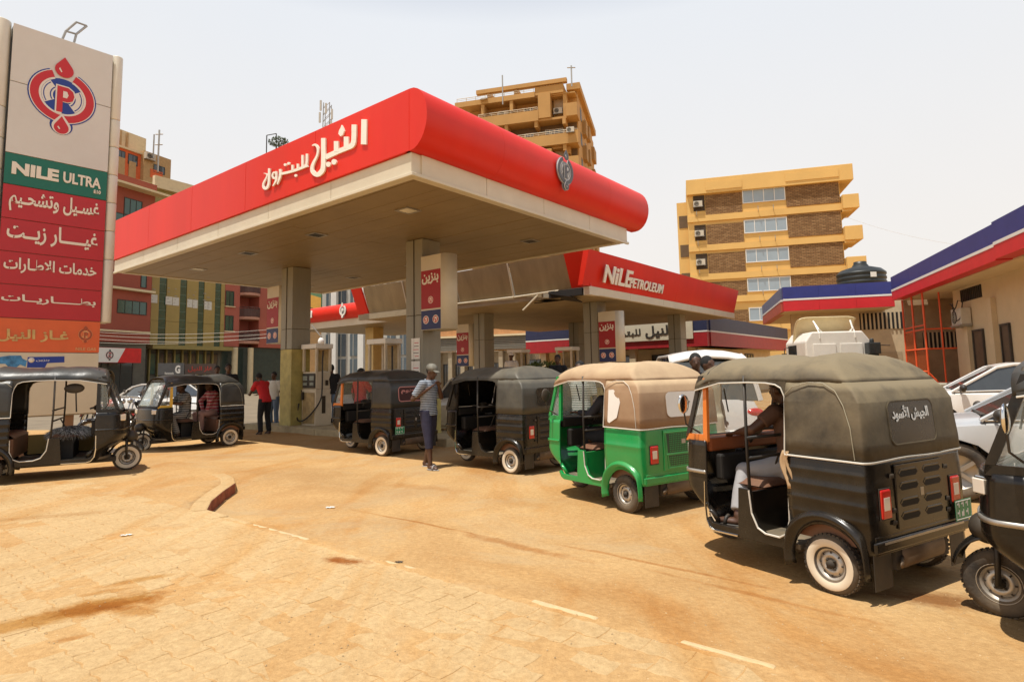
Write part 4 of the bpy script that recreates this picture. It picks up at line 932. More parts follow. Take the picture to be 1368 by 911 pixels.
a = u(942, 245)[0]; c = u(990, 240)[0]; bx('parapet_panel', yb.e, yel, a, c, -.40, -.352, ztop-1.1, ztop-.35); a = u(1048, 240)[0]; c = u(1119, 235)[0]; bx('parapet_panel', yb.e, yel, a, c, -.40, -.352, ztop-1.0, ztop-.3)
xw0, xw1 = u(991.5, 262)[0], u(1049, 262)[0]; xbL, xbR = u(942, 270)[0], u(1121, 262)[0]; xa0, xa1 = u(926, 268)[0], u(941, 268)[0]; xs0, xs1 = u(907, 292)[0], u(924, 292)[0]
for k in range(5):
    if k < 4: zt_, zb_ = Zr[2*k], Zr[2*k+1]
    else: zt_, zb_ = Zr[6]-(Zr[4]-Zr[6]), Zr[7]-(Zr[5]-Zr[7])
    window(yb.e, xw0, zb_, xw1-xw0, zt_-zb_, glassb, n=4, y=-.02, fr=.07)
    bh = .72 if k < 3 else .25
    bx('brick_panel', yb.e, brickm, xbL+.0, xw0-.06, -.06, .018, zb_-bh, zt_-.15); bx('brick_panel', yb.e, brickm, xw1+.06, xbR, -.06, .018, zb_-bh+.1, zt_+.12)
    b = MB().box(xa0, xa1, -.02, .018, zb_-.3, zt_-.1); b.build('recess', M('recess_shade_dark', (0.06, 0.04, 0.025), 0.9), yb.e)  # flat dark sheet, the shade of a recess put into its colour
    bx('band', yb.e, yel, X0-.02, X1-.6, -.14, .017, zb_-bh-.55, zb_-bh-.02)
    bx('side_opening', yb.e, M('recess_brown', (0.14, 0.09, 0.05), 0.9), xs0, xs1, .66, .695, zb_-1.55, zb_-.45)
    # stepped balcony on the right edge
    xb0, xb1 = xbR+.12, X1+.25+.1*k
    bx('balcony', yb.e, yel, xb0, xb1, -.5, 3.2, zb_-1.25, zb_-.1, .02); bx('balcony_slab', yb.e, yel, xb0, xb1-.5, -.3, 3.2, zb_-1.45, zb_-1.253); bx('balcony_recess', yb.e, M('recess_brown', (0.14, 0.09, 0.05)), X1-1.0, X1-.98, .4, 3.5, zb_-.05, zt_+.4)
    b = MB()
    for x in (X0+.8, xw0+1.2, xw1-1): b.tube([(x, -.15, zb_-bh-.1), (x-.03, -.35, zb_-bh+.05), (x-.03, -.35, zb_-bh+.35)], .03, 5)
    b.build('drain_pipe', steel, yb.e)
ybm = Matrix.Translation(yb.e.location) @ Matrix.Rotation(yb.e.rotation_euler.z, 4, 'Z')
for k, l_ in ((0, 'topmost'), (1, 'second from top'), (2, 'third from top')):
    ac_unit(ybm @ Vector(((xa0+xa1)/2-.1, -.05, Zr[2*k+1]+.05)), yb.e.rotation_euler.z, 'air conditioner in the %s left recess of the yellow building' % l_, .9)
# ------------------------------------------------------------------ brown tower behind the main canopy
tan = M('tan_concrete_paint', (0.48, 0.27, 0.085), 0.85, var=0.1, scale=.4); tand = M('tan_concrete_shaded_side', (0.40, 0.23, 0.08), 0.85, var=0.12, scale=.4)  # side bays use a darker copy, that side's shade put into its colour
tw = Fac('tower_block', D(765, 300, 70), 105, 'brown ochre tower block with stacked balconies rising behind the main canopy', 'building')
u = lambda px, py: tw.uv(px, py)
TX1 = 0; TX0 = u(612, 150)[0]; TXm = u(712, 150)[0]; zT = u(757, 105)[1]
ZX = lambda zx: tw.uv(590+zx/6.073, 90+(133-.137*(zx-700))/6.073)[0]
zz = lambda y: zT-(y-133)/69.4
xa, xb_, xc, xd, xe_, xf_ = ZX(110), ZX(755), ZX(880), ZX(985), ZX(1000), ZX(1090)
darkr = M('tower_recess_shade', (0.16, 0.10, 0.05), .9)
bx('core_wall', tw.e, tan, ZX(200), xf_-.15, 1.6, 17, 0, zz(262)-.01)
bx('roof_beam', tw.e, tan, ZX(285), ZX(1015), -.3, .3, zz(168), zz(133)); bx('roof_slab', tw.e, tan, xe_, ZX(1110), .9, 16.6, zz(205), zz(150)); bx('stair_wall', tw.e, tan, xe_-.4, xf_-.2, 1.61, 16, zz(262), zz(206))
for zx in (370, 590): x = ZX(zx); bx('roof_beam', tw.e, tan, x, x+.35, .31, 7, zz(172), zz(140)); bx('roof_post', tw.e, tan, x, x+.35, -.1, .3, zz(216), zz(168)-.01)
bx('penthouse', tw.e, tan, xb_, xd, -.1, 7, zz(250), zz(176)); bx('terrace_parapet', tw.e, tan, xa, xb_-.01, -.2, .1, zz(262), zz(216)); bx('terrace_floor', tw.e, tan, xa, xf_-.2, .11, 17, zz(262)-.0, zz(250)-.02)
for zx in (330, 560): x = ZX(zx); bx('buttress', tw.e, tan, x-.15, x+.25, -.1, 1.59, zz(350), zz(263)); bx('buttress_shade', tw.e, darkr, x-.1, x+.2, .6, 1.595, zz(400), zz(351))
FH = 3.31
def rail(x0, x1, zt_, y=-.2, n=8):
    b = MB(); b.tube([(x0, y, zt_+.42), (x1, y, zt_+.42)], .045, 4); b.tube([(x0, y, zt_+.2), (x1, y, zt_+.2)], .03, 4)
    for i in range(n+1): x = x0+(x1-x0)*i/n; b.tube([(x, y, zt_), (x, y, zt_+.42)], .035, 4)
    return b.build('railing', M('pale_railing', (0.62, 0.55, 0.42), .6), tw.e)
rail(xa+.3, xb_-.1, zz(216)); rail(ZX(810), xd-.1, zz(176), 0)
side_w = M('side_window_dark', (0.07, 0.05, 0.035), 0.5)
for k in range(10):
    pt, pb = zz(387)-FH*k, zz(480)-FH*k
    if pb < 2: break
    x0 = ZX(300) if k == 0 else ZX(180)
    x1 = xf_ if k % 2 else xe_+.1
    bx('balcony_parapet', tw.e, tan, x0, xb_+.4 if k == 0 else x1, -.35, -.1, pb, pt); bx('balcony_slab', tw.e, tan, x0, x1, -.09, 1.59, pb-.02, pb+.25)
    if k % 2 == 0: bx('projecting_block', tw.e, tan, xb_+.41, xc, -.3, 1.59, pb+.27, pt+2.1 if k == 0 else pt+1.6); bx('corner_bay', tw.e, tan, xe_+.12, xf_+.1, -.6, 1.4, pb+.0, pt+.25); bx('pier', tw.e, tan, xe_-.35, xe_+.1, .2, 1.59, pb+.26, pt+2.2); bx('lintel', tw.e, tan, xc+.01, xe_-.36, .3, 1.59, pt+1.7, pt+2.1)
    else: bx('corner_bay', tw.e, tan, xe_+.3, xf_+.15, -.6, -.36, pb-.1, pt+.1); bx('pier', tw.e, tan, xe_-.1, xe_+.3, .4, 1.59, pb-1.0, pb-.03)
    rail(x0, xb_+.3 if k % 2 == 0 else xf_, pt, n=9)
    for zx in (520, 760, 985): x = ZX(zx); bx('bracket', tw.e, tan, x-.2, x+.2, -.2, 1.5, pb-.75, pb-.025)
    bx('recess_wall', tw.e, darkr, ZX(300), xf_-.3, 1.57, 1.595, pb-.9, pb-.022)  # thin dark sheet below each balcony, its shade put into the colour
    window(tw.e, ZX(640), pt+.15, ZX(715)-ZX(640), 1.1, glassd, y=1.56, n=3, fr=.07); window(tw.e, ZX(810), pt+.1, ZX(960)-ZX(810), 1.3, glassd, y=1.56, n=4, fr=.08) if k % 2 else window(tw.e, xc+.15, pb+.5, xe_-.5-xc, 2.6, M('curtain_window', (0.45, 0.30, 0.14), .4), y=1.2, n=1, frame=tan)
    for y in (3.6, 7.4, 11.2): MB().box(xf_-.151, xf_-.12, y, y+1.2, pt-.1, pt+1.5).build('side_window', side_w, tw.e)
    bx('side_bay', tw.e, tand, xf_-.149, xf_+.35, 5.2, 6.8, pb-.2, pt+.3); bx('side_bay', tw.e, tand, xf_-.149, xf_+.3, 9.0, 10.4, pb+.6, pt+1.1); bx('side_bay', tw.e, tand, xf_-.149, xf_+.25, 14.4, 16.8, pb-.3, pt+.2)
u = lambda px, py: tw.uv(px, py)
twm = Matrix.Translation(tw.e.location) @ Matrix.Rotation(tw.e.rotation_euler.z, 4, 'Z')
ac_unit(twm @ Vector((ZX(475), 1.55, zz(362))), tw.e.rotation_euler.z, 'air conditioner on the upper balcony wall of the brown tower', 1.5)
ac_unit(twm @ Vector((ZX(930), .9, zz(412))), tw.e.rotation_euler.z, 'air conditioner in the tall window of the brown tower', 1.3)
ac_unit(twm @ Vector((ZX(1040), -.62, zz(617)-.2)), tw.e.rotation_euler.z, 'air conditioner on the corner bay of the brown tower', 1.1)
b = MB(); b.lathe([(.001, .15), (.3, .12), (.5, .0), (.51, .02), (.3, .14), (.001, .18)], 20, axis='y'); ds = b.build('satellite_dish', M('dish_grey', (0.6, 0.58, 0.52), .5)); ds.location = twm @ Vector((ZX(345), -.35, zz(240)+.35)); ds.rotation_euler = (R(-60), 0, tw.e.rotation_euler.z); tag(ds, 'white satellite dish at the left end of the brown tower roof', 'satellite dish')
def mast(px, pyt, Y, pyb, r, label, arms=0):
    t = D(px, pyt, Y); z0 = D(px, pyb, Y).z; e = empty('antenna_mast', (t.x, t.y, z0), 0, label, 'antenna')
    H_ = t.z-z0; MB().tube([(0, 0, 0), (0, 0, H_)], r, 5).build('pole', steel, e)
    for i in range(arms): MB().tube([(-.5, 0, H_*(.9-.25*i)), (.5, 0, H_*(.9-.25*i))], r*.7, 4).build('arm', steel, e)
    return e
mast(671, 101, 70, 140, .09, 'thin antenna pole above the left part of the brown tower'); mast(763, 88, 70, 116, .10, 'thin antenna pole on the right corner of the brown tower', 1)

# ------------------------------------------------------------------ buildings on the left across the street
redb = M('brick_red_render', (0.30, 0.075, 0.045), 0.85, var=0.1, scale=.5, bump=.06); pink = M('dusty_red_render', (0.42, 0.12, 0.08), 0.85, var=0.1, scale=.5)
goldp = M('gold_ochre_panel', (0.36, 0.26, 0.075), 0.6, var=0.08, scale=.5); olive = M('olive_roof_wall', (0.30, 0.24, 0.08), .8, var=.1)
gr = M('grey_shop_front', (0.13, 0.12, 0.09), .7, var=.25, scale=.8); orng = M('orange_render', (0.62, 0.13, 0.04), .85, var=.1); beig = M('beige_block', (0.42, 0.28, 0.13), .85, var=.12); crm = M('pale_cream_render', (0.66, 0.55, 0.34), .8, var=.08)
lf = Fac('red_building', D(202, 400, 50), 20, 'brick red street building with green glass windows left of the gold facade', 'building')
u = lambda px, py: lf.uv(px, py)
zlt = u(200, 246)[1]; Xl = -17
bx('wall', lf.e, redb, Xl, 0, 0, 12, 4.6, zlt); bx('ground_floor', lf.e, gr, Xl, 0, .4, 12, 0, 4.59); bx('roof_ledge', lf.e, crm, Xl, .8, -1.0, -.003, u(200, 258)[1]-.18, u(200, 258)[1])
bx('wall_band', lf.e, redb, Xl, .02, -.15, -.003, u(200, 258)[1]+.3, zlt+.02); bx('ledge', lf.e, crm, -6, 0, -.5, -.003, u(198, 392)[1], u(198, 390)[1]+.05)
for (a, c, n) in (((156, 418), (196, 404), 4), ((187.5, 384), (196, 367), 1), ((165, 286), (190, 270), 3)):
    p = u(*a); q = u(*c); window(lf.e, p[0], min(p[1], q[1]), q[0]-p[0], max(.7, abs(q[1]-p[1])), glassg, frame=blackplain, n=n, fr=.05)
for z in (u(170, 340)[1], u(170, 310)[1]): window(lf.e, -6.5, z, 5, 1.4, glassg, frame=blackplain, n=4, fr=.05)
bx('pipe_conduit', lf.e, crm, -7, -.1, -.2, -.003, u(198, 446)[1], u(198, 444)[1]+.02)
rs = u(181, 485); rs1 = u(181, 466); 
o = bx('shop_sign', lf.e, M('bright_red_sign', (0.65, 0.015, 0.015), .4), -12, rs[0], -.6, -.35, rs[1], rs1[1]); xa = u(150, 475)[0]
MB().prism([(-12, rs[1]+.02), (xa, rs[1]+.02), (xa+.6, rs1[1]-.02), (-12, rs1[1]-.02)], (0, -.602, 0), (1, 0, 0), (0, 0, 1), (0, -1, 0), .01).build('sign_print', white, o)
e_ = u(139, 474)[0]; emblem(lf.e, (e_, -.62, (rs[1]+rs1[1])/2), (1, 0, 0), (0, 0, 1), .9, [blackplain, EMB[0], white], 'sign_badge')
for i in range(4): window(lf.e, -11+2.6*i, .3, 2.1, 2.9, glassd, frame=blackplain, y=.4, n=2)
gd = Fac('gold_building', D(202, 400, 52), 30, 'gold panelled street building with four tall green glass strips and a red balconied end', 'building')
u = lambda px, py: gd.uv(px, py)
zg1 = u(212, 240)[1]; zg0 = u(200, 461)[1]; xg1 = u(300, 420)[0]; xr1 = u(357, 430)[0]
bx('wall', gd.e, goldp, 0, xg1, .12, 12, zg0, zg1-4); bx('upper_wall', gd.e, olive, .3, xg1-1, .9, 12, zg1-4, zg1); bx('upper_parapet', gd.e, crm, .2, xg1-.8, .5, .9, zg1-.6, zg1+.5)
sx_ = [(212, 221.5), (240, 248.5), (264.5, 272), (287, 294.5)]; prev = 0; ss = []
for a, c in sx_:
    x0, x1 = u(a, 420)[0], u(c, 420)[0]; ss.append((x0, x1))
edges = [0.0]+[v for s_ in ss for v in s_]+[xg1]
for i in range(0, len(edges), 2):
    x0, x1 = edges[i], edges[i+1]
    zz = zg0; nseg = 5
    for k in range(nseg): bx('gold_panel', gd.e, goldp, x0+.02, x1-.02, 0, .117, zg0+(zg1-4-zg0)*k/nseg+.012, zg0+(zg1-4-zg0)*(k+1)/nseg-.012)
for x0, x1 in ss:
    o = bx('glass_strip', gd.e, glassg, x0, x1, .06, .118, zg0, zg1-4)
    for k in range(14): z = zg0+(zg1-4-zg0)*k/14; MB().box(x0, x1, .04, .058, z, z+.06).build('mullion', M('green_frame', (0.10, 0.16, 0.11), .5), o)
for a, c in ((200.6, 210), (221, 230), (230.6, 239), (250, 257), (257.6, 264), (273, 277.6), (278, 282.8)):
    x0, x1 = u(a, 400)[0], u(c, 400)[0]; xm = (a+c)/2; zz = 393+(xm-200)*.128; z1, z0 = u(xm, zz)[1], u(xm, zz+11)[1]
    o = bx('white_banner', gd.e, M('banner_cloth_white', (0.62, 0.60, 0.52), .7, var=.12, scale=3), x0, x1, -.04, -.004, z0, z1)
    b = MB()
    for k in range(5): b.box(x0+.15, x1-.15-random.random()*.4, -.046, -.041, z0+.2+k*.32, z0+.26+k*.32)
    b.build('banner_print', M('grey_print', (0.35, 0.33, 0.3), .7), o)['kind'] = 'stuff'
bx('ledge', gd.e, olive, -.2, xg1+.4, -.9, .1, zg0-.35, zg0-.005)
bx('ground_floor', gd.e, gr, 0, xg1, .5, 12, 0, zg0-.36)
for i in range(9):
    x = .2+i*(xg1-.4)/9; o = bx('window', gd.e, blackplain, x+.05, x+(xg1-.4)/9-.1, .42, .498, zg0-2.6, zg0-.6); MB().box(x+.13, x+(xg1-.4)/9-.18, .40, .418, zg0-2.5, zg0-.7).build('pane', glassd if i % 3 else glassg, o)
    bx('pilaster', gd.e, olive, x-.06, x+.04, .2, .498, 0, zg0-.36)
# red end with balconies
x0 = xg1+.01; zrt = zg1-5
bx('end_wall', gd.e, pink, x0, u(320, 420)[0], 0, 12, zg0+.1, zrt); bx('end_wall', gd.e, pink, u(346, 420)[0], xr1+3, 0, 12, zg0+.1, zrt); bx('balcony_back', gd.e, pink, u(320, 420)[0]+.01, u(346, 420)[0]-.01, 1.6, 12, zg0+.1, zrt)
bx('ground_floor', gd.e, M('dark_shop_glass', (0.05, 0.07, 0.06), .15), x0, xr1+3, .5, 12, 0, zg0+.09)  # dark greenish glass across the ground floor
fh = u(333, 424)[1]-u(333, 456)[1]
for k in range(-1, 5):
    zf = u(333, 424)[1]+k*fh
    if zf+.2 > zrt: break
    xa, xb = u(320, 420)[0]+.02, u(346, 420)[0]-.02
    b = MB(); n = 10; pts = [(xa, 1.55)]+[(xa+(xb-xa)*i/n, -.9*math.sin(PI*i/n)**.6 if 0 < i < n else 0) for i in range(n+1)]+[(xb, 1.55)]
    b.prism(pts, (0, 0, zf-.25), (1, 0, 0), (0, 1, 0), (0, 0, 1), .25); b.build('balcony_slab', M('balcony_edge_pink', (0.50, 0.26, 0.18), .8), gd.e)
    b = MB(); pr = [(x, y, zf+h) for h in (.95,) for x, y in pts[1:-1]]; b.tube(pr, .04, 5)
    for x, y in pts[1:-1]: b.tube([(x, y, zf), (x, y, zf+.95)], .03, 4)
    for i in range(len(pts)-3): (xa_, ya_), (xb_, yb_) = pts[1+i], pts[2+i]; b.add([(xa_, ya_, zf+.05), (xb_, yb_, zf+.05), (xb_, yb_, zf+.8), (xa_, ya_, zf+.8)], [(0, 1, 2, 3)])
    b.build('balcony_railing', M('dark_railing', (0.10, 0.05, 0.04), .7), gd.e, solid=.03)
    q = u(301, 408); q1 = u(312.5, 396); window(gd.e, q[0], zf+.95, q1[0]-q[0], 1.5, glassg, frame=blackplain, n=2, fr=.06, sill=crm)
for px in (311, 332): x = u(px, 480)[0]; b = MB(); b.lathe([(.28, 0), (.28, zg0)], 14, (x, -.3, 0)); b.build('column', crm, gd.e)
gz_ = u(240, 485)
o = Fac('street_sign', D(228, 492, 44), 60, 'dark grey street signboard with white lettering near the gold building', 'sign')
bx('board', o.e, M('sign_grey', (0.10, 0.10, 0.10), .5), *[v for v in (o.uv(211, 490)[0], o.uv(246, 490)[0])], -.05, .05, o.uv(228, 501)[1], o.uv(228, 485)[1]); MB().tube([(0, 0.1, 0), (0, 0.1, 2.2)], .06, 6).build('post', steel, o.e)
text(o.e, 'G', (o.uv(234, 490)[0], -.06, o.uv(228, 499)[1]), (1, 0, 0), (0, 0, 1), o.uv(241, 490)[0]-o.uv(234, 490)[0], .6, white, .02, .05)
o.txt('Renewals', white, 220, 500, 232, 497, -.06, .02, .02)
rsb = Fac('shop_board', D(262, 492, 46), 60, 'long dark signboard with dull red lettering left of the canopy column', 'sign')
bx('board', rsb.e, M('sign_brown', (0.09, 0.06, 0.045), .6), rsb.uv(247, 490)[0], rsb.uv(288, 490)[0], -.05, .05, rsb.uv(262, 500)[1], rsb.uv(262, 486)[1]); MB().tube([(0, .1, 0), (0, .1, 2.2)], .06, 6).build('post', steel, rsb.e)
rsb.txt('غاز النيل', M('dull_red_print', (0.45, 0.05, 0.03), .6), 251, 497, 284, 489, -.06, .02, .02)
# higher buildings behind
ob = Fac('orange_building', D(190, 240, 78), 22, 'orange and beige upper storeys with dark windows behind the red building', 'building')
u = lambda px, py: ob.uv(px, py)
zo = u(190, 208)[1]
bx('wall', ob.e, orng, -14, 2.0, 0, 12, 0, u(186, 205)[1]); bx('beige_block', ob.e, beig, u(188, 220)[0], u(224, 230)[0], -.6, 8, 0, u(200, 206)[1]); bx('orange_panel', ob.e, orng, u(197, 220)[0], u(213, 225)[0], -.66, -.603, u(205, 240)[1], u(205, 229)[1]); bx('roof_room', ob.e, crm, -14, u(202, 190)[0], 1.0, 8, u(186, 205)[1], u(186, 178)[1]); bx('roof_edge', ob.e, crm, -14, 2, -.3, -.003, u(186, 205)[1]-.15, u(186, 205)[1]+.1)
for k in range(9): x = -9+k*.9; bx('fin', ob.e, beig, x, x+.25, .8, .998, u(186, 205)[1]+.1, u(186, 180)[1])
for (px, py, w, h) in ((157, 205, 1.0, 1.4), (171, 210, 1.3, 1.4), (201, 222, 1.0, 1.1), (207, 224, 1.0, 1.1)):
    p = u(px, py); window(ob.e, p[0], p[1]-.9, w, h, glassd, frame=blackplain, y=-.62 if px > 190 else -.02, n=2)
for (px, py) in ((157, 209), (172, 215)): p = u(px, py); bx('beige_panel', ob.e, beig, p[0]-.0, p[0]+.95, -.12, -.003, p[1]-2.6, p[1])
obm = Matrix.Translation(ob.e.location) @ Matrix.Rotation(ob.e.rotation_euler.z, 4, 'Z'); p = u(194, 215)
ac_unit(obm @ Vector((p[0], -.65, p[1])), ob.e.rotation_euler.z, 'air conditioner on the beige block of the orange building', 1.6)
tr_ = Fac('terrace_building', D(208, 245, 64), 28, 'pale terrace roof and ochre dish between the red and orange buildings', 'building')
u = lambda px, py: tr_.uv(px, py)
bx('terrace_wall', tr_.e, crm, u(176, 240)[0], u(209, 250)[0], 0, 6, 0, u(178, 238)[1])
mast(206, 180, 78, 212, .10, 'left thin antenna pole on the orange building'); mast(213, 174, 78, 230, .12, 'right taller antenna pole on the orange building', 2)
# glass office behind the third canopy and grey building between columns
go = Fac('glass_office', D(440, 400, 62), 100, 'office block with dark glass and pale columns beyond the distant red canopy', 'building')
u = lambda px, py: go.uv(px, py)
gb = M('office_blue_grey_glass', (0.10, 0.13, 0.15), .12, var=.25, scale=.3); pal = M('pale_grey_clad', (0.50, 0.48, 0.42), .6, var=.08)
gx0, gx1 = u(428, 400)[0], u(560, 400)[0]
bx('wall', go.e, pal, gx0, gx1, .3, 14, 0, u(440, 340)[1])
for k in range(8):
    x0 = gx0+.2+k*(gx1-gx0)/8; w = (gx1-gx0)/8
    for j in range(6):
        z = 1.0+j*2.6; f = bx('window', go.e, gb, x0+.35, x0+w-.15, .2, .298, z, z+2.3); MB().box(x0+w*.5, x0+w*.5+.06, .17, .198, z, z+2.3).build('mullion', pal, f)
for px in (449, 485): x = u(px, 400)[0]; bx('column', go.e, white, x-.3, x+.3, -.6, -.1, 0, u(440, 340)[1])
bb = Fac('green_billboard', D(417, 400, 45), 100, 'green and amber striped board above the distant red canopy', 'billboard')
u = lambda px, py: bb.uv(px, py)
p = u(400, 418); q = u(429, 386); grn = M('board_green', (0.10, 0.20, 0.10), .6); bx('board', bb.e, grn, p[0], q[0], 0, .2, p[1], q[1]); zc = (p[1]+q[1])/2
MB().prism([(p[0], zc-.2), (q[0], zc-.75), (q[0], zc+.2), (p[0], zc+.75)], (0, -.003, 0), (1, 0, 0), (0, 0, 1), (0, -1, 0), .02).build('amber_stripe', M('amber_paint', (0.60, 0.32, 0.05), .6), bb.e); MB().tube([(p[0]+.5, .1, 0), (p[0]+.5, .1, p[1])], .1, 6).build('post', steel, bb.e)
gg = Fac('grey_building', D(678, 460, 48), 110, 'low grey louvred building with brown upper floor seen between the canopy columns', 'building')
u = lambda px, py: gg.uv(px, py); x0, x1 = u(560, 460)[0], u(712, 460)[0]
bx('wall', gg.e, M('grey_beige_wall', (0.34, 0.29, 0.20), .8, var=.15), x0, x1, .6, 10, 0, u(678, 468)[1])
for k in range(8): z = u(678, 466)[1]+k*.14; bx('louvre', gg.e, M('grey_louvre', (0.16, 0.15, 0.12), .6), x0, x1, -.05, .4, z, z+.11)
bx('upper_wall', gg.e, M('brown_orange_render', (0.45, 0.22, 0.09), .8, var=.15), x0, x1, .45, 10, u(678, 447)[1], u(678, 425)[1]); bx('slab', gg.e, crm, x0, x1, -.2, .44, u(678, 447)[1]-.1, u(678, 447)[1]+.05)
for k in range(9): x = x0+.4+k*(x1-x0)/9; bx('pillar', gg.e, M('grey_beige_wall', (0.34, 0.29, 0.20)), x, x+.35, .1, .5, 0, u(678, 468)[1]); window(gg.e, x+.45, .5, (x1-x0)/9-.6, 1.9, glassd, frame=blackplain, y=.59, n=2)
# rooftop plants and lattice mast seen over the red fascia stand on a block behind
blk = Fac('rear_block', D(400, 300, 75), 95, 'flat roofed block hidden behind the main canopy carrying mast and plants', 'building')
zr_ = blk.uv(400, 212)[1]; bx('wall', blk.e, beig, blk.uv(345, 300)[0], blk.uv(450, 300)[0], 0, 10, 0, zr_)
m_ = D(437.5, 139, 77); e = empty('lattice_mast', (m_.x, m_.y, zr_), 0, 'small lattice telecom mast poking above the red fascia', 'mast'); H_ = m_.z-zr_
b = MB()
for sx, sy in ((-.5, -.5), (.5, -.5), (.5, .5), (-.5, .5)): b.tube([(sx, sy, 0), (sx*.8, sy*.8, H_)], .06, 4)
for k in range(9):
    z = H_*k/9; z2 = H_*(k+1)/9
    for a, c in (((-.45, -.45), (.45, -.45)), ((.45, -.45), (.45, .45)), ((-.45, .45), (.45, .45)), ((-.45, -.45), (-.45, .45))): b.tube([(*a, z), (*c, z2)], .035, 4)
b.build('lattice', steel, e)
for i, (x, z) in enumerate(((-.8, .75), (.8, .8), (-.7, .95), (.7, .6), (0, .9))): bx('antenna_panel', e, pal, x-.12, x+.12, -.7, -.55, H_*z-.8, H_*z+.6)
pl = D(372, 195, 73); e = empty('roof_plants', (pl.x, pl.y, zr_), 0, 'rooftop plants with a thin frame peeking above the red fascia', 'plant'); b = MB()
zt_ = D(360, 181, 73).z-zr_; zb_ = 0
b.tube([(-1.5, 0, 0), (-1.5, 0, zt_)], .07, 4).tube([(-1.5, 0, zt_), (-.3, 0, zt_+.2)], .06, 4).tube([(-.3, 0, 0), (-.3, 0, zt_+.2)], .07, 4).tube([(-.3, 0, zt_*.8), (1.4, 0, zt_*.5)], .05, 4); b.build('frame', blackplain, e)
leafy(e, 0, 0, zt_*.62, 1.3, .8, zt_*.28, 420, .16, M('leaf_dark', (0.06, 0.09, 0.03), .6, var=.4), seed=4); MB().tube([(0, 0, 0), (.1, 0, zt_*.6)], .07, 5).build('stem', M('bark', (0.12, 0.08, 0.05), 0.9), e)
# overhead wires
wirem = M('pale_wire', (0.55, 0.50, 0.42), .5); wired = M('dark_wire', (0.25, 0.22, 0.2), .5)
def wire(a, c, sag, r, mat, label, n=14):
    a = Vector(a); c = Vector(c); pts = [a.lerp(c, i/n)-Vector((0, 0, sag*4*(i/n)*(1-i/n))) for i in range(n+1)]
    return tag(MB().tube(pts, r, 4).build('overhead_wire', mat), label, 'wire', 'overhead wires')
for k, (ya, yb) in enumerate(((443, 439), (447, 445), (452, 450), (457, 449))): wire(D(120, ya, 38), D(372, yb, 34), .25, .009, wirem, ['highest', 'second', 'third', 'lowest'][k]+' of the wires crossing the left street facades')
wire(D(1130, 290, 45), D(1300, 330, 40), .3, .008, wirem, 'thin wire running through the sky at the right')
# street lamp bulb and posts behind the left column
sl = D(429, 447, 30); e = empty('flood_lamp', (sl.x, sl.y, 0), 0, 'white flood lamp on a post right of the left canopy column', 'lamp'); MB().tube([(0, 0, 0), (0, 0, sl.z-.1)], .04, 6).build('post', steel, e); MB().tube([(0, 0, sl.z-.1), (-.5, 0, sl.z+.5)], .03, 6).build('arm', steel, e)
b = MB(); b.ball((0, 0, sl.z-.35), (.16, .14, .2)); b.build('lamp_head', M('lamp_white', (0.8, 0.78, 0.72), .3), e)
# ------------------------------------------------------------------ three-wheeled rickshaw (x forward, y left, origin on the ground under the rear axle)
WR = 0.202; FWX = 1.92
whitewall = M('whitewall_band', (0.70, 0.60, 0.45), 0.8, var=0.1, dust=0.3); rim_m = M('rim_steel', (0.50, 0.46, 0.40), 0.35, metal=0.6, var=.12, dust=0.4)
seat_br = M('brown_seat_vinyl', (0.17, 0.075, 0.04), 0.5, var=.15, dust=.15); lampred = M('lamp_red', (0.55, 0.01, 0.008), 0.15, var=.05, spec=.8); lampwhite = M('lamp_clear', (0.75, 0.68, 0.58), 0.12, var=.05, spec=.8); brown_i = M('orange_brown_inner', (0.30, 0.09, 0.03), .5, var=.2)
lampamb = M('lamp_amber', (0.75, 0.22, 0.04), 0.2, var=.05)
plate_g = M('plate_green', (0.0, 0.25, 0.10), .4, var=.05); pipe_w = M('piping_white', (0.62, 0.58, 0.50), .5, var=.05); wglass = M('windscreen_glass', (0.75, 0.85, 0.80), 0.03, alpha=0.22, var=0.02, spec=0.9)
undercar = M('underbody', (0.02, 0.017, 0.014), .8, dust=.3)
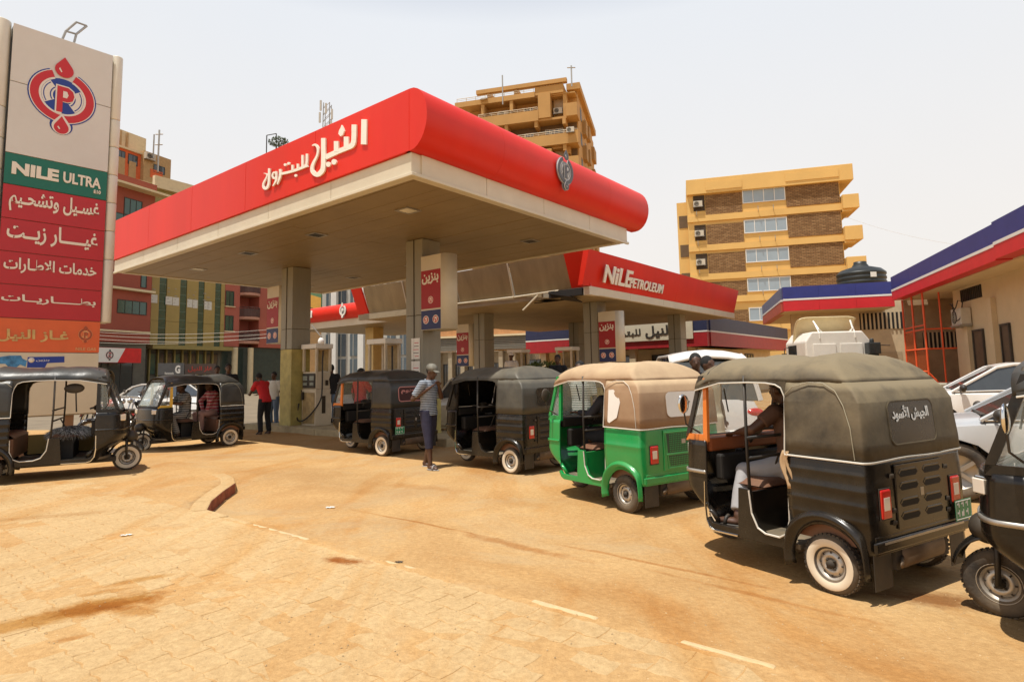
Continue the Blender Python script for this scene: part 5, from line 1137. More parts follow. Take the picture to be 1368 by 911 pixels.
def rickshaw_wheel(par, x, y, ww, rim=None, rz=0.0):
    e = MB(); r = WR
    prof = [(.105, -.038), (.125, -.050), (.155, -.056), (.186, -.05), (.198, -.036), (r, -.018), (r, .018), (.198, .036), (.186, .05), (.155, .056), (.125, .050), (.105, .038)]
    e.lathe(prof, 36, (0, 0, 0), 'y')
    for k in range(40):
        a = 2*PI*k/40
        for s in (-1, 1): e.obox((math.cos(a)*(r+.001), s*.022, math.sin(a)*(r+.001)), (-math.sin(a)*.010, 0, math.cos(a)*.010), (0, .014, 0), (math.cos(a)*.004, 0, math.sin(a)*.004))
    w = e.build('wheel', rubber, par, loc=(x, y, r)); w.rotation_euler = (0, 0, rz)
    for s in (-1, 1):
        if ww: b = MB(); b.lathe([(.120, s*.0495), (.133, s*.0565), (.164, s*.0590), (.172, s*.0560)], 36, axis='y'); b.build('whitewall', whitewall, w)
    b = MB(); b.lathe([(.118, -.047), (.122, -.05), (.112, -.038), (.095, -.034), (.088, -.02), (.086, .0), (.088, .02), (.095, .034), (.112, .038), (.122, .05), (.118, .047)], 32, axis='y')
    for s in (-1, 1): b.lathe([(.088, s*.012), (.070, s*.030), (.045, s*.034), (.042, s*.024), (.0015, s*.024)], 28, axis='y')
    b.build('rim', rim or rim_m, w)
    b = MB()
    for s in (-1, 1):
        b.lathe([(.030, s*.024), (.028, s*.050), (.0015, s*.054)], 16, axis='y')
        for k in range(4): a = PI/4+k*PI/2; b.ball((.034*math.cos(a)*1.1, s*.036, .034*math.sin(a)*1.1), .009, 6, 4)
        for k in range(8): a = k*PI/4; b.obox((.079*math.cos(a), s*.0275, .079*math.sin(a)), (.007*math.cos(a), 0, .007*math.sin(a)), (0, .0015, 0), (-.005*math.sin(a), 0, .005*math.cos(a)))
    b.build('hub', undercar, w)['kind'] = 'stuff'; return w
WGL = wglass
def upath(xf, rx, y, rad, ns=9, nc=7, nb=8):
    rad = max(.004, min(rad, y*.9 if y > 0.01 else .004)); pts = []
    for i in range(ns): pts.append((xf+(rx+rad-xf)*i/ns, y))
    for i in range(nc): a = PI/2*i/nc; pts.append((rx+rad-rad*math.sin(a), y-rad+rad*math.cos(a)))
    for i in range(nb+1): pts.append((rx, (y-rad)*(1-2*i/nb)))
    for i in range(1, nc+1): a = PI/2*(1-i/nc); pts.append((rx+rad-rad*math.sin(a), -(y-rad+rad*math.cos(a))))
    for i in range(1, ns+1): pts.append((rx+rad+(xf-rx-rad)*i/ns, -y))
    return pts
DX = 0.27
def rickshaw(label, x, y, az, body, canvas, nose=None, ww=True, z=0.0, piping=True, side_win=None, rear_win=None, rear_text=None, text_col=None, plate=True, lid='slots', inner=None, mirror=True, stripe=False, steer=0.0, trim=None, seed=1, roof_canvas=None, canvas_top=None, curtain=None, dark_screen=None, far=None, fk=.856):
    wglass = dark_screen or WGL; rnd = random.Random(seed); nose = nose or body; inner = inner or dark; rz = R(90-az)
    e = empty('auto_rickshaw', (x, y, z), rz, label, 'auto rickshaw', 'auto rickshaws queuing for fuel')
    # ---- body shell
    b = MB(); rows = []
    zs = [.33, .36, .42, .46, .525, .535, .55, .56, .625, .635, .65, .66, .725, .735, .75, .76, .83, .84, .855, .865, .91, .95]
    ribs = {.535, .55, .635, .65, .735, .75, .84, .855} if lid == 'slots' else {.735, .75}
    for z_ in zs:
        t = (z_-.33)/.62; yy = .585+.03*math.sin(PI*min(1, t*1.0)*.8)+(.0035 if z_ in ribs else 0); rx = -.455-.02*math.sin(PI*t)-(0 if z_ < .5 else .0)
        pts = upath(DX, rx, yy, .11, 14); rows.append([(px, py, z_) for px, py in pts])
    n = len(rows[0]); vs = [Vector(q) for r_ in rows for q in r_]; AR_ = .265
    for v in vs:
        d = math.hypot(v.x, v.z-WR-.01)
        if abs(v.y) > .5 and d < AR_ and v.z < .6:
            k = AR_/max(d, .01); v.x *= k; v.z = WR+.01+(v.z-WR-.01)*k
    fs = []
    for j in range(len(rows)-1):
        for i in range(n-1):
            q = [vs[j*n+i], vs[j*n+i+1], vs[(j+1)*n+i+1], vs[(j+1)*n+i]]; c = (q[0]+q[1]+q[2]+q[3])/4
            if abs(c.y) > .5 and math.hypot(c.x, c.z-WR-.01) < AR_*.97: continue
            fs.append((j*n+i, j*n+i+1, (j+1)*n+i+1, (j+1)*n+i))
    b.add(vs, fs, 0, True); b.build('body_shell', body, e, solid=.012)
    # fenders
    for s in (1, -1):
        b = MB(); pr = [(.265, .575), (.275, .60), (.305, .632), (.325, .642), (.345, .632), (.36, .605), (.368, .588)]
        def fn(u, v):
            a = R(-14)+R(200)*u; k = v*(len(pr)-1); i = min(int(k), len(pr)-2); t = k-i; r_ = pr[i][0]*(1-t)+pr[i+1][0]*t; y_ = pr[i][1]*(1-t)+pr[i+1][1]*t
            if u > .9: r_ += .0
            return (r_*math.cos(a), s*(y_), WR+.01+r_*math.sin(a))
        b.grid(fn, 28, 12); b.build('wheel_arch', body, e, solid=.006)
        bx('mud_flap', e, blackplain, -.405, -.39, s*.47-.10, s*.47+.10, .10, .36, .004)
    # rear bumper, lid, lamps
    xb = -.475
    bx('rear_apron', e, body, -.47, -.44, -.56, .56, .33, .45, .01)
    b = MB(); b.add([(xb-.06, -.58, .35), (xb-.06, .58, .35), (xb-.06, .58, .42), (xb-.06, -.58, .42), (xb, -.60, .345), (xb, .60, .345), (xb, .60, .425), (xb, -.60, .425)], [(0, 1, 2, 3), (3, 2, 6, 7), (0, 4, 5, 1), (0, 3, 7, 4), (1, 5, 6, 2), (4, 7, 6, 5)]); b.build('bumper', body, e, bevel=.01)
    if stripe: bx('bumper_scuff', e, steel, xb-.064, xb-.0605, -.5, .5, .40, .415)
    if lid == 'slots':
        o = bx('engine_lid', e, body, xb-.03, xb+.0, -.29, .31, .47, .90, .012); 
        b = MB(); 
        for r_ in range(4):
            zc = [.545, .635, .745, .835][r_]
            for c_ in (-.14, .155): 
                pts = [(c_-.09, zc-.022), (c_+.09, zc-.022), (c_+.115, zc), (c_+.09, zc+.022), (c_-.09, zc+.022), (c_-.115, zc)]
                b.prism(pts, (xb-.031, 0, 0), (0, 1, 0), (0, 0, 1), (-1, 0, 0), .002, 1)
                b.tube([(xb-.032, p_[0], p_[1]) for p_ in [(c_-.115, zc+.005), (c_-.09, zc+.027), (c_+.09, zc+.027), (c_+.115, zc+.005)]], .008, 5)
        b.build('louvre', [body, dark], o); bx('badge', o, steel, xb-.036, xb-.031, -.02, .02, .665, .72)
        for yy in (-.33, .35):
            for zz in (.52, .60, .83): MB().tube([(xb-.025, yy-.02, zz), (xb-.025, yy+.02, zz)], .016, 6).build('hinge', undercar, e)
    else:
        o = bx('engine_lid', e, body, xb-.03, xb+.0, -.30, .30, .47, .91, .012)
        b = MB().prism([(-.24, .66), (.24, .66), (.26, .87), (-.26, .87)], (xb-.031, 0, 0), (0, 1, 0), (0, 0, 1), (-1, 0, 0), .003); b.prism([(-.21, .51), (.21, .51), (.23, .63), (-.23, .63)], (xb-.031, 0, 0), (0, 1, 0), (0, 0, 1), (-1, 0, 0), .003); b.build('lid_mesh', M('mesh_dark_green', (0.02, 0.06, 0.03), .5), o)
        b = MB()
        for zz in [.675+.0225*i for i in range(9)]+[.52+.022*i for i in range(5)]:
            for k in range(17):
                yy = -.21+.026*k; b.obox((xb-.036, yy, zz), (.002, 0, 0), (0, .008, 0), (0, 0, .006))
        b.build('lid_grille', body, o)['kind'] = 'stuff'; b = MB()
        for P4 in ([(-.27, .645), (.27, .645), (.29, .885), (-.29, .885)], [(-.24, .495), (.24, .495), (.255, .638), (-.255, .638)]): b.tube([(xb-.034, a_, c_) for a_, c_ in P4], .009, 5, closed=True)
        b.build('lid_rim', body, o); bx('badge', o, steel, xb-.045, xb-.037, -.03, .03, .75, .80)
    for s in (1, -1):
        yy = s*.44; o = bx('tail_lamp', e, lampred, xb-.055, xb+.01, yy-.055, yy+.055, .56, .75, .014)
        bx('lens', o, lampwhite, xb-.063, xb-.056, yy-.03, yy+.035, .615, .70, .003); bx('lamp_frame', o, blackplain, xb-.02, xb-.0, yy-.065, yy+.065, .55, .76, .008)
    if plate:
        py_ = -.50 if plate != 'left' else .42
        o = MB().obox((xb-.075, py_, .50), (.003, 0, 0), (0, .115, 0), (0, 0, .075)).build('number_plate', plate_g, e, bevel=.003)
        b = MB()
        for r_ in range(2):
            for c_ in range(3): yy = py_+.075-c_*.06; zz = .545-r_*.065; b.box(xb-.081, xb-.0785, yy-.018, yy-.008, zz-.025, zz+.022); b.box(xb-.081, xb-.0785, yy-.008, yy+.014, zz-.005-(r_*c_ % 2)*.02, zz+.008)
        b.build('plate_digits', frame_w, o)
        MB().tube([(xb-.0785, py_-.105, .435), (xb-.0785, py_+.105, .435), (xb-.0785, py_+.105, .565), (xb-.0785, py_-.105, .565)], .004, 4, closed=True).build('plate_border', frame_w, o)
    # underside: axle, engine, exhaust
    b = MB(); b.box(-.42, .15, -.33, .33, .20, .34).tube([(0, -.5, WR), (0, .5, WR)], .035, 8).tube([(-.1, -.4, .3), (.4, -.42, .2)], .03, 6).tube([(-.1, .4, .3), (.4, .42, .2)], .03, 6).box(.2, 1.75, -.2, .2, .17, .24); b.build('chassis', undercar, e)
    b = MB(); b.tube([(-.42, -.25, .28), (-.42, .25, .27)], .07, 12).tube([(-.42, .25, .27), (-.54, .33, .24)], .02, 8); b.build('silencer', M('burnt_steel', (0.16, 0.11, 0.07), .6, metal=.4, var=.3), e)
    # floor, sills, partition
    b = MB(); b.prism([(DX-.03, -.55), (1.36, -.55), (1.55, -.40), (1.66, -.15), (1.66, .15), (1.55, .40), (1.36, .55), (DX-.03, .55)], (0, 0, .24), (1, 0, 0), (0, 1, 0), (0, 0, 1), .035); b.build('floor', M('worn_floor_mat', (0.10, 0.085, 0.06), .9, dust=.6), e); 
    Wd = .595
    for s in (1, -1):
        sill = [(DX, .235), (1.34, .225), (1.42, .25), (1.47, .31), (1.43, .33), (1.38, .29), (.985, .29), (.955, .62), (.80, .62), (.775, .44), (.70, .335), (.60, .305), (.42, .305), (.33, .34), (DX+.012, .43), (DX, .55)]
        b = MB(); b.prism(sill, (0, s*Wd, 0), (1, 0, 0), (0, 0, 1), (0, -s, 0), .035); b.build('side_panel', body, e, bevel=.006)
        if piping:
            u_ = [(DX+.005, .62), (DX+.012, .45), (.33, .345), (.42, .308), (.60, .308), (.70, .338), (.775, .44), (.80, .615)]
            MB().tube([(px, s*(Wd+.003), pz) for px, pz in u_], .008, 6).build('door_trim', trim or pipe_w, e)
        if ww: MB().tube([(.985, s*(Wd+.004), .235), (1.34, s*(Wd+.004), .228), (1.41, s*(Wd+.004), .245), (1.455, s*(Wd+.003), .30), (1.475, s*(Wd), .42), (1.47, s*(Wd-.005), .62)], .010, 6).build('sill_trim', chrome, e)
    bx('partition', e, body, .80, .84, -Wd+.04, Wd-.04, .275, .60, .005)
    bx('seat_base', e, inner, .845, 1.12, -.33, .33, .275, .60, .01)
    b = MB(); b.grid(lambda u, v: (.80+.40*u, -.42+.84*v, .615+.055*min(1, 6*min(u, 1-u))**.5*min(1, 8*min(v, 1-v))**.5), 12, 16); b.grid(lambda u, v: (.80+.40*u, -.42+.84*v, .605), 2, 2); drv = b.build('driver_seat', seat_br, e, weld=True)
    b = MB(); b.grid(lambda u, v: (-.28+.60*u, -.53+1.06*v, .64+.06*min(1, 6*min(u, 1-u))**.5), 10, 8); b.box(-.28, .31, -.53, .53, .35, .63); b.build('rear_bench', seat_br, e)
    b = MB(); b.add([(-.28, -.53, .66), (-.28, .53, .66), (-.38, .53, 1.22), (-.38, -.53, 1.22), (-.34, -.53, .66), (-.34, .53, .66), (-.42, .53, 1.22), (-.42, -.53, 1.22)], [(0, 1, 2, 3), (7, 6, 5, 4), (0, 4, 5, 1), (1, 5, 6, 2), (2, 6, 7, 3), (3, 7, 4, 0)]); b.build('backrest', seat_br, e, bevel=.02)
    b = MB()
    for s in (1, -1): b.tube([(.82, s*.57, .60), (.84, s*.56, 1.0), (.84, s*.55, 1.52)], .015, 8)
    b.tube([(.83, -.565, .86), (.83, .565, .86)], .013, 8).tube([(.83, -.565, 1.02), (.83, .565, 1.02)], .013, 8).tube([(.83, .2, .86), (.95, .2, .66)], .01, 6)
    b.build('grab_rail', blackplain, e)
    # ---- front cowl
    def cowl(u, v):
        z_ = .23+.73*v; yw = .50+.088*min(1, v*3.2)**.6-.02*max(0, v-.6); k_ = min(1, max(0, (z_-.30)/.30)); xf = 1.60+.35*(k_*k_*(3-2*k_))-.05*max(0, v-.6); xs_ = 1.45-.16*max(0, 1-v*2.6)**2
        a = (u-.5)*2; k = abs(a); sg = 1 if a >= 0 else -1
        if k > .55: t = (k-.55)/.45; return (xs_+(xf-.27-xs_)*(1-t), sg*(yw-.0*t), z_)
        t = k/.55; an = t*PI/2; return (xf-.27+.27*math.cos(an)**.75, sg*yw*math.sin(an)**.9, z_)
    b = MB(); b.grid(cowl, 40, 16); b.build('front_cowl', body, e, solid=.02)
    b = MB(); b.grid(lambda u, v: (lambda q: (q[0]+.012*(1 if abs(u-.5) < .3 else 0), q[1]*1.02, q[2]))(cowl(u, .62+.04*v)), 40, 1); b.build('cowl_stripe', steel if stripe else body, e, solid=.012)
    bx('dashboard', e, inner, 1.48, 1.72, -.50, .50, .86, .98, .02); bx('dash_box', e, dark, 1.38, 1.50, -.45, .45, .62, .84, .02)
    # handlebar
    b = MB(); b.tube([(1.62, 0, .80), (1.40, 0, 1.0)], .022, 8).tube([(1.34, -.30, 1.02), (1.38, -.12, 1.03), (1.40, 0, 1.01), (1.38, .12, 1.03), (1.34, .30, 1.02)], .014, 8).ball((1.42, 0, 1.02), (.07, .10, .05)); b.build('handlebar', blackplain, e)
    # headlamps
    for s in (1, -1):
        o = MB().obox((1.80, s*.455, .875), (.075, s*-.05, 0), (.025, s*.06, 0), (0, 0, .055)).build('headlamp', chrome, e, bevel=.012)
        MB().obox((1.845, s*.445, .875), (.040, s*-.028, 0), (.020, s*.056, 0), (0, 0, .043)).build('lens', lampwhite, o, bevel=.006); MB().obox((1.765, s*.500, .875), (.030, s*-.020, 0), (.014, s*.028, 0), (0, 0, .042)).build('indicator', lampamb, o, bevel=.005)
    # windscreen with side frames
    xb0, zb0, xt0, zt0 = 1.80, .965, 1.56, 1.545; wb, wt = .52, .47
    b = MB(); b.add([(xb0, -wb+.03, zb0+.03), (xb0, wb-.03, zb0+.03), (xt0, wt-.03, zt0-.03), (xt0, -wt+.03, zt0-.03)], [(0, 1, 2, 3)]); b.build('windscreen', wglass, e, solid=.004)
    b = MB(); b.tube([(xb0, -wb, zb0), (xb0, wb, zb0), (xt0, wt, zt0), (xt0, -wt, zt0)], .022, 8, closed=True); b.build('screen_frame', blackplain, e)
    for s in (1, -1):
        y0, y1 = s*.555, s*.525
        for qi, quad in enumerate(([(1.45, .95), (1.52, .95), (1.50, 1.50), (1.45, 1.50)], [(1.52, .95), (1.81, .95), (1.80, 1.01), (1.52, 1.01)], [(1.81, .95), (1.80, 1.02), (1.575, 1.52), (1.51, 1.52), (1.74, 1.02)])):
            b = MB()
            vs = [(px, y0+(s*-.03)*(pz-.95), pz) for px, pz in quad]+[(px, y1+(s*-.03)*(pz-.95), pz) for px, pz in quad]; m_ = len(quad)
            b.add(vs, [tuple(range(m_)), tuple(range(2*m_-1, m_-1, -1))]+[(i, (i+1) % m_, (i+1) % m_+m_, i+m_) for i in range(m_)])
            b.build(['door_pillar', 'screen_base', 'screen_pillar'][qi], nose if (qi < 2 or nose is body) else blackplain, e)
        MB().add([(1.51, s*.535, 1.0), (1.75, s*.535, 1.0), (1.54, s*.525, 1.50), (1.50, s*.525, 1.50)], [(0, 1, 2, 3)]).build('quarter_glass', wglass, e)
    MB().tube([(1.70, .1, 1.18), (1.62, .2, 1.40)], .008, 5).build('wiper', blackplain, e)
    # front wheel, fork, fender
    rickshaw_wheel(e, FWX, 0, ww, rz=steer); rickshaw_wheel(e, 0, .53, ww); rickshaw_wheel(e, 0, -.53, ww)
    b = MB()
    def ff(u, v):
        a = R(18)+R(150)*u; w = (v-.5)*2; r_ = .27+.035*(1-w*w)**.5+(.05 if u > .9 else 0)*(u-.9)*10; return (FWX+r_*math.cos(a), .085*w, WR+r_*math.sin(a)*1.03)
    b.grid(ff, 22, 10); f_ = b.build('front_fender', body, e, solid=.005)
    b = MB(); b.ball((FWX+.05, 0, WR+.33), (.12, .105, .10), 16, 10); b.tube([(FWX-.06, 0, WR+.30), (1.66, 0, .82)], .05, 10); b.tube([(FWX, .075, WR), (FWX-.02, .085, WR+.30)], .02, 8).tube([(FWX, -.075, WR), (FWX-.02, -.085, WR+.30)], .02, 8); b.build('fork', blackplain, e)
    # ---- canvas hood
    R0 = [(.935, -.490, .613, .09), (1.05, -.465, .607, .08), (1.2, -.430, .598, .07), (1.325, -.400, .590, .06), (1.335, -.385, .588, .055), (1.40, -.285, .575, .05), (1.47, -.215, .558, .05)]
    cm = canvas; rm = roof_canvas or canvas
    sag = lambda px, py, pz: .009*noise.noise(Vector((px*5+seed*7, py*4, pz*6)))+.004*noise.noise(Vector((px*14, py*9+seed, pz*14)))
    rows = []
    for z_, rx, yy, rad in R0: 
        k = []
        for px, py in upath(DX, rx, yy, rad, 12): d_ = sag(px, py, z_); k.append((px-d_*(1 if px < -.25 else 0), py+d_*(1 if py > 0 else -1), z_))
        rows.append(k)
    n = len(rows[0]); b = MB()
    fs = []
    for j in range(len(rows)-1):
        for i in range(n-1):
            if side_win and False: continue
            fs.append((j*n+i, j*n+i+1, (j+1)*n+i+1, (j+1)*n+i))
    b.add([q for r_ in rows for q in r_], fs, 0, True); hood = b.build('hood_canvas', cm, e, solid=.006)
    R1 = [(1.47, -.215, .558, .05, 1.62), (1.50, -.185, .552, .05, 1.625), (1.545, -.14, .530, .05, 1.63), (1.59, -.09, .485, .05, 1.63), (1.628, -.035, .42, .05, 1.62), (1.655, .01, .34, .05, 1.60), (1.668, .06, .24, .04, 1.58), (1.676, .12, .12, .03, 1.56), (1.678, .18, .0, .004, 1.55)]
    rows = []
    for z_, rx, yy, rad, xf in R1:
        k = []
        for px, py in upath(xf, rx, yy, rad, 22):
            zz = z_-(0.42*max(0, px-1.22)**2)-(.0 if px < 0 else 0); ribz = .014*math.exp(-((px-.12)/.04)**2)+.014*math.exp(-((px-.84)/.04)**2)
            if yy < .5: zz += ribz
            else: py *= 1+.012*(math.exp(-((px-.12)/.04)**2)+math.exp(-((px-.84)/.04)**2))
            d_ = sag(px, py, zz); k.append((px, py+d_*(1 if py > 0 else -1)*.7, zz+d_*1.3-(.020*math.sin(PI*min(1, max(0, (px-.12)/.72)))**2 if yy < .45 else 0)))
        rows.append(k)
    n = len(rows[0]); b = MB(); b.add([q for r_ in rows for q in r_], [(j*n+i, j*n+i+1, (j+1)*n+i+1, (j+1)*n+i) for j in range(len(rows)-1) for i in range(n-1)], 0, True)
    b.build('roof_canvas', rm, e, weld=True, solid=.006)
    for s in (1, -1):      # front valance and rounded corner of the door opening
        b = MB(); 
        g = [(DX, 1.475), (DX, 1.28), (DX+.018, 1.36), (DX+.06, 1.425), (DX+.13, 1.45), (DX+.26, 1.462), (DX+.5, 1.466), (1.2, 1.46), (1.60, 1.395), (1.60, 1.42), (1.25, 1.482), (.7, 1.485)]
        b.prism([g[0]]+g[1:], (0, s*.562, 0), (1, 0, 0), (0, 0, 1), (0, -s, 0), .006); b.build('valance', cm, e)
        if piping:
            pts = [(DX+.003, .94), (DX+.003, 1.28), (DX+.020, 1.36), (DX+.06, 1.425), (DX+.13, 1.45), (DX+.26, 1.462), (DX+.5, 1.466), (1.2, 1.458), (1.60, 1.393)]
            MB().tube([(px, s*(.618-.05*(pz-.94)/.53 if px < DX+.02 else .567), pz) for px, pz in pts], .006, 6).build('piping', pipe_w, e)
            MB().tube([(DX-.01, s*.590, 1.38), (.2, s*.583, 1.435), (.08, s*.574, 1.468), (-.04, s*.574, 1.462), (-.13, s*.584, 1.41), (-.19, s*.597, 1.31), (-.235, s*.607, 1.16), (-.26, s*.618, .95)], .0036, 5).build('seam', pipe_w if canvas_top else M('seam_dirty', (0.30, 0.27, 0.19), .7), e)
    if piping:
        pts = upath(DX, -.492, .620, .10, 3); MB().tube([(px, py, .937+.004*math.sin(9*py)) for px, py in pts], .007, 6).build('lower_piping', pipe_w, e)
    if curtain:
        cm2, z0c = curtain
        for (xa, xb_) in ((DX, .82), (.86, 1.44)): MB().grid(lambda u, v: (xa+(xb_-xa)*u, -.565+.008*math.sin(u*26), z0c+(1.47-z0c)*v), 24, 3).build('side_curtain', cm2, e, solid=.004)
    if far:
        for x0_, x1_ in ((.30, .78), (.98, 1.46)): bx('inner_panel', e, far[1], x0_, x1_, far[0]*.555, far[0]*.575, .29, .60, .01)
    if inner is brown_i: bx('side_board', e, inner, .98, 1.46, -.575, -.555, .84, .98, .01); bx('side_board', e, inner, .30, .80, -.575, -.555, .62, .95, .01)
    # frame hoops under the canvas
    b = MB()
    for px in (.3, .84, 1.45): b.tube([(px, -.55, 1.46), (px, -.50, 1.54), (px, -.36, 1.625), (px, 0, 1.655-(.42*max(0, px-1.22)**2)), (px, .36, 1.625), (px, .50, 1.54), (px, .55, 1.46)], .012, 6)
    b.build('roof_hoop', blackplain, e)
    # rear window sits on the sloping back canvas
    if rear_win:
        def bk(yv, zv, off): t = (zv-.935)/(1.33-.935); return (-.490+.095*t-off*1.6, yv, zv)
        w0, w1, z0, z1, rm_ = rear_win; rad = .06; pts = []
        for (cy, cz, a0) in ((w1-rad, z1-rad, 0), (w0+rad, z1-rad, 90), (w0+rad, z0+rad, 180), (w1-rad, z0+rad, 270)):
            for k in range(7): a = R(a0+15*k); pts.append((cy+rad*math.cos(a), cz+rad*math.sin(a)))
        b = MB(); b.add([bk(a_, c_, .012) for a_, c_ in pts], [tuple(range(len(pts)))]); o = b.build('rear_window', rm_, e, solid=.004)
        MB().tube([bk(a_, c_, .013) for a_, c_ in pts], .009, 6, closed=True).build('window_border', text_col if (rear_text and text_col and rear_win[4] is not white and seed == 3) else cm, o)
        if rear_text:
            ey = Vector((.095, 0, .395)).normalized(); tw_ = (w1-w0)*(.80 if len(rear_text) > 4 else .25); th = (z1-z0)*(.38 if len(rear_text) > 4 else .16); zc = z0+(z1-z0)*.52; yc = w0+(w1-w0)*(.93 if len(rear_text) > 4 else .65)
            text(e, rear_text, bk(yc, zc, .021), (0, -1, 0), ey, tw_, th, text_col or frame_w, .003, .03)
    if side_win:
        for s in (1, -1):
            pts = [(.20, 1.36), (.12, 1.365), (.03, 1.30), (0, 1.22), (.04, 1.05), (.16, .985), (.19, 1.0)]
            b = MB(); b.add([(px, s*(.632-.060*(pz-.935)/.53), pz) for px, pz in pts], [tuple(range(7))]); b.build('side_window', side_win, e, solid=.004)
    if mirror:
        for s in (1, -1):
            b = MB(); b.tube([(1.58, s*.54, 1.02), (1.64, s*.66, 1.10), (1.64, s*.68, 1.22)], .008, 6); m_ = b.build('mirror_stalk', blackplain, e)
            b = MB(); b.ball((1.64, s*.68, 1.28), (.022, .062, .085), 14, 10); b.build('mirror_shell', chrome if mirror == 'chrome' else blackplain, m_)
    def mp(v):
        x = v[0]
        if x > DX: x = DX+(x-DX)*fk
        elif x < -.26: x = -.26+(x+.26)*.32
        return (x, v[1]*1.06, v[2])
    def walk(o):
        for c in o.children:
            if c.name.startswith('wheel') and not c.name.startswith('wheel_arch'):
                q = mp(c.location); c.location = (q[0], q[1]*1.0, q[2]); continue
            if c.type == 'MESH':
                me = c.data
                for v in me.vertices: v.co = mp(v.co)
                me.update()
            walk(c)
    bpy.context.view_layer.update(); walk(e)
    return e, rz
FWM = DX+(FWX-DX)*.856
tarp_k0 = M('dusty_black_tarpaulin', (0.040, 0.037, 0.028), 0.52, var=0.2, scale=2, dust=0.75, dustcol=(0.27, 0.22, 0.13), bump=0.25, bscale=7, dscale=2.2)
tarp_b = M('black_tarpaulin', (0.030, 0.031, 0.029), 0.36, var=0.2, scale=2, dust=0.18, dustcol=(0.22, 0.18, 0.12), bump=0.3, bscale=6)
tarp_o = M('olive_black_tarpaulin', (0.045, 0.043, 0.035), 0.42, var=0.2, scale=2, dust=0.35, dustcol=(0.22, 0.19, 0.13), bump=0.3, bscale=6, dtop=.25)
tarp_t = M('tan_tarpaulin', (0.27, 0.155, 0.085), 0.6, var=0.1, scale=1.5, dust=0.45, dustcol=(0.50, 0.36, 0.21), bump=0.2, bscale=7, dtop=.7)
tarp_big = M('dusty_olive_tarpaulin', (0.034, 0.027, 0.017), 0.5, var=0.35, scale=3.5, dust=1.1, dustcol=(0.20, 0.155, 0.088), bump=0.25, bscale=9, dscale=1.7, dtop=.75)
orange_n = M('orange_rickshaw_paint', (0.72, 0.20, 0.03), 0.35, var=.06, coat=.2, dust=.15); yellow_n = M('yellow_rickshaw_paint', (0.72, 0.45, 0.05), 0.35, var=.06, coat=.2, dust=.2)
green_b = M('green_rickshaw_paint', (0.0, 0.29, 0.065), 0.27, var=.07, coat=.4, dust=.16); plasticw = M('white_plastic_window', (0.72, 0.68, 0.62), .35, var=.05); plast_d = M('dark_plastic_window', (0.007, 0.007, 0.006), .25, var=.5, scale=5, dust=.12); plast_r = M('dark_red_window', (0.05, 0.01, 0.01), .4)
_unused = M('orange_brown_inner_b', (0.30, 0.09, 0.03), .5, var=.2)
def at_RL(px, py, az, z=0.0, s=1):      # origin of a rickshaw from where its near rear wheel (s=1 left) meets the ground
    q = P(px, py, z); h = Vector((math.sin(R(az)), math.cos(R(az)), 0)); l = Vector((-h.y, h.x, 0)); o = q-l*(.56*s); return o.x, o.y
def at_F(px, py, az, z=0.0):
    q = P(px, py, z); h = Vector((math.sin(R(az)), math.cos(R(az)), 0)); o = q-h*FWM; return o.x, o.y
TUK = {}
x_, y_ = at_RL(1117, 792, -30); TUK['big'] = (x_, y_, -30)
rickshaw('largest black rickshaw, dusty olive canvas, orange front pillar, white Arabic words on rear window', x_, y_, -30, black, tarp_big, orange_n, True, rear_win=(-.27, .30, 1.03, 1.33, plast_d), rear_text='الجيش الأسود', stripe=True, inner=brown_i, seed=1, mirror='chrome', fk=.68)
x_, y_ = at_RL(840, 684, -33); TUK['green'] = (x_, y_, -33)
rickshaw('bright green rickshaw with tan canvas and white plastic windows', x_, y_, -33, green_b, tarp_t, None, False, rear_win=(-.40, .22, 1.05, 1.33, plasticw), rear_text='F-', text_col=blackplain, side_win=plasticw, lid='mesh', plate=False, canvas_top=True, seed=2, fk=.76)
x_, y_ = at_RL(685, 633, -46); TUK['t4'] = (x_, y_, -46)
rickshaw('plain black rickshaw with glossy black canvas directly ahead of the green one', x_, y_, -46, black, tarp_o, None, True, rear_win=(-.3, .3, 1.05, 1.33, plast_d), piping=False, plate=False, seed=4, mirror=False, curtain=(dark, .30), dark_screen=M('darkened_screen', (0.012, 0.012, 0.012), .15))  # windscreen blackened, the darkness of the interior put into its colour
x_, y_ = at_RL(512, 609, -53); TUK['t3'] = (x_, y_, -53)
rickshaw('black rickshaw with orange front pillar and red lettered rear window beside middle column', x_, y_, -53, black, tarp_b, orange_n, True, rear_win=(-.42, .42, 1.06, 1.34, plast_r), rear_text='الخرطوم', text_col=M('pink_print', (0.6, 0.25, 0.22), .5), plate='left', piping=False, seed=3, mirror=False)
x_, y_ = at_RL(306, 595, -140); TUK['t2'] = (x_, y_, -140)
rickshaw('black rickshaw with yellow nose facing left beside the red shirted attendant', x_, y_, -140, black, tarp_b, yellow_n, True, seed=5, plate=False, far=(-1, M('mustard_inner_panel', (0.42, 0.28, 0.08))))
x_, y_ = at_F(169, 627, 60, PZ); TUK['t1'] = (x_, y_, 60)
rickshaw('black rickshaw cut by the left edge before the pylon, grey fur driver seat', x_, y_, 60, black, tarp_b, black, True, z=PZ, seed=6, steer=.1, far=(1, M('mustard_inner_panel', (0.42, 0.28, 0.08), .6, var=.15)), rear_win=(-.3, .3, 1.05, 1.33, plast_d))
x_, y_ = at_F(1342, 822, -40); TUK['t7'] = (x_, y_, -40)
rickshaw('black rickshaw cut by the right edge with chrome headlamp and mirror', x_, y_, -40, black, tarp_b, black, False, seed=7, stripe=True, mirror='chrome')
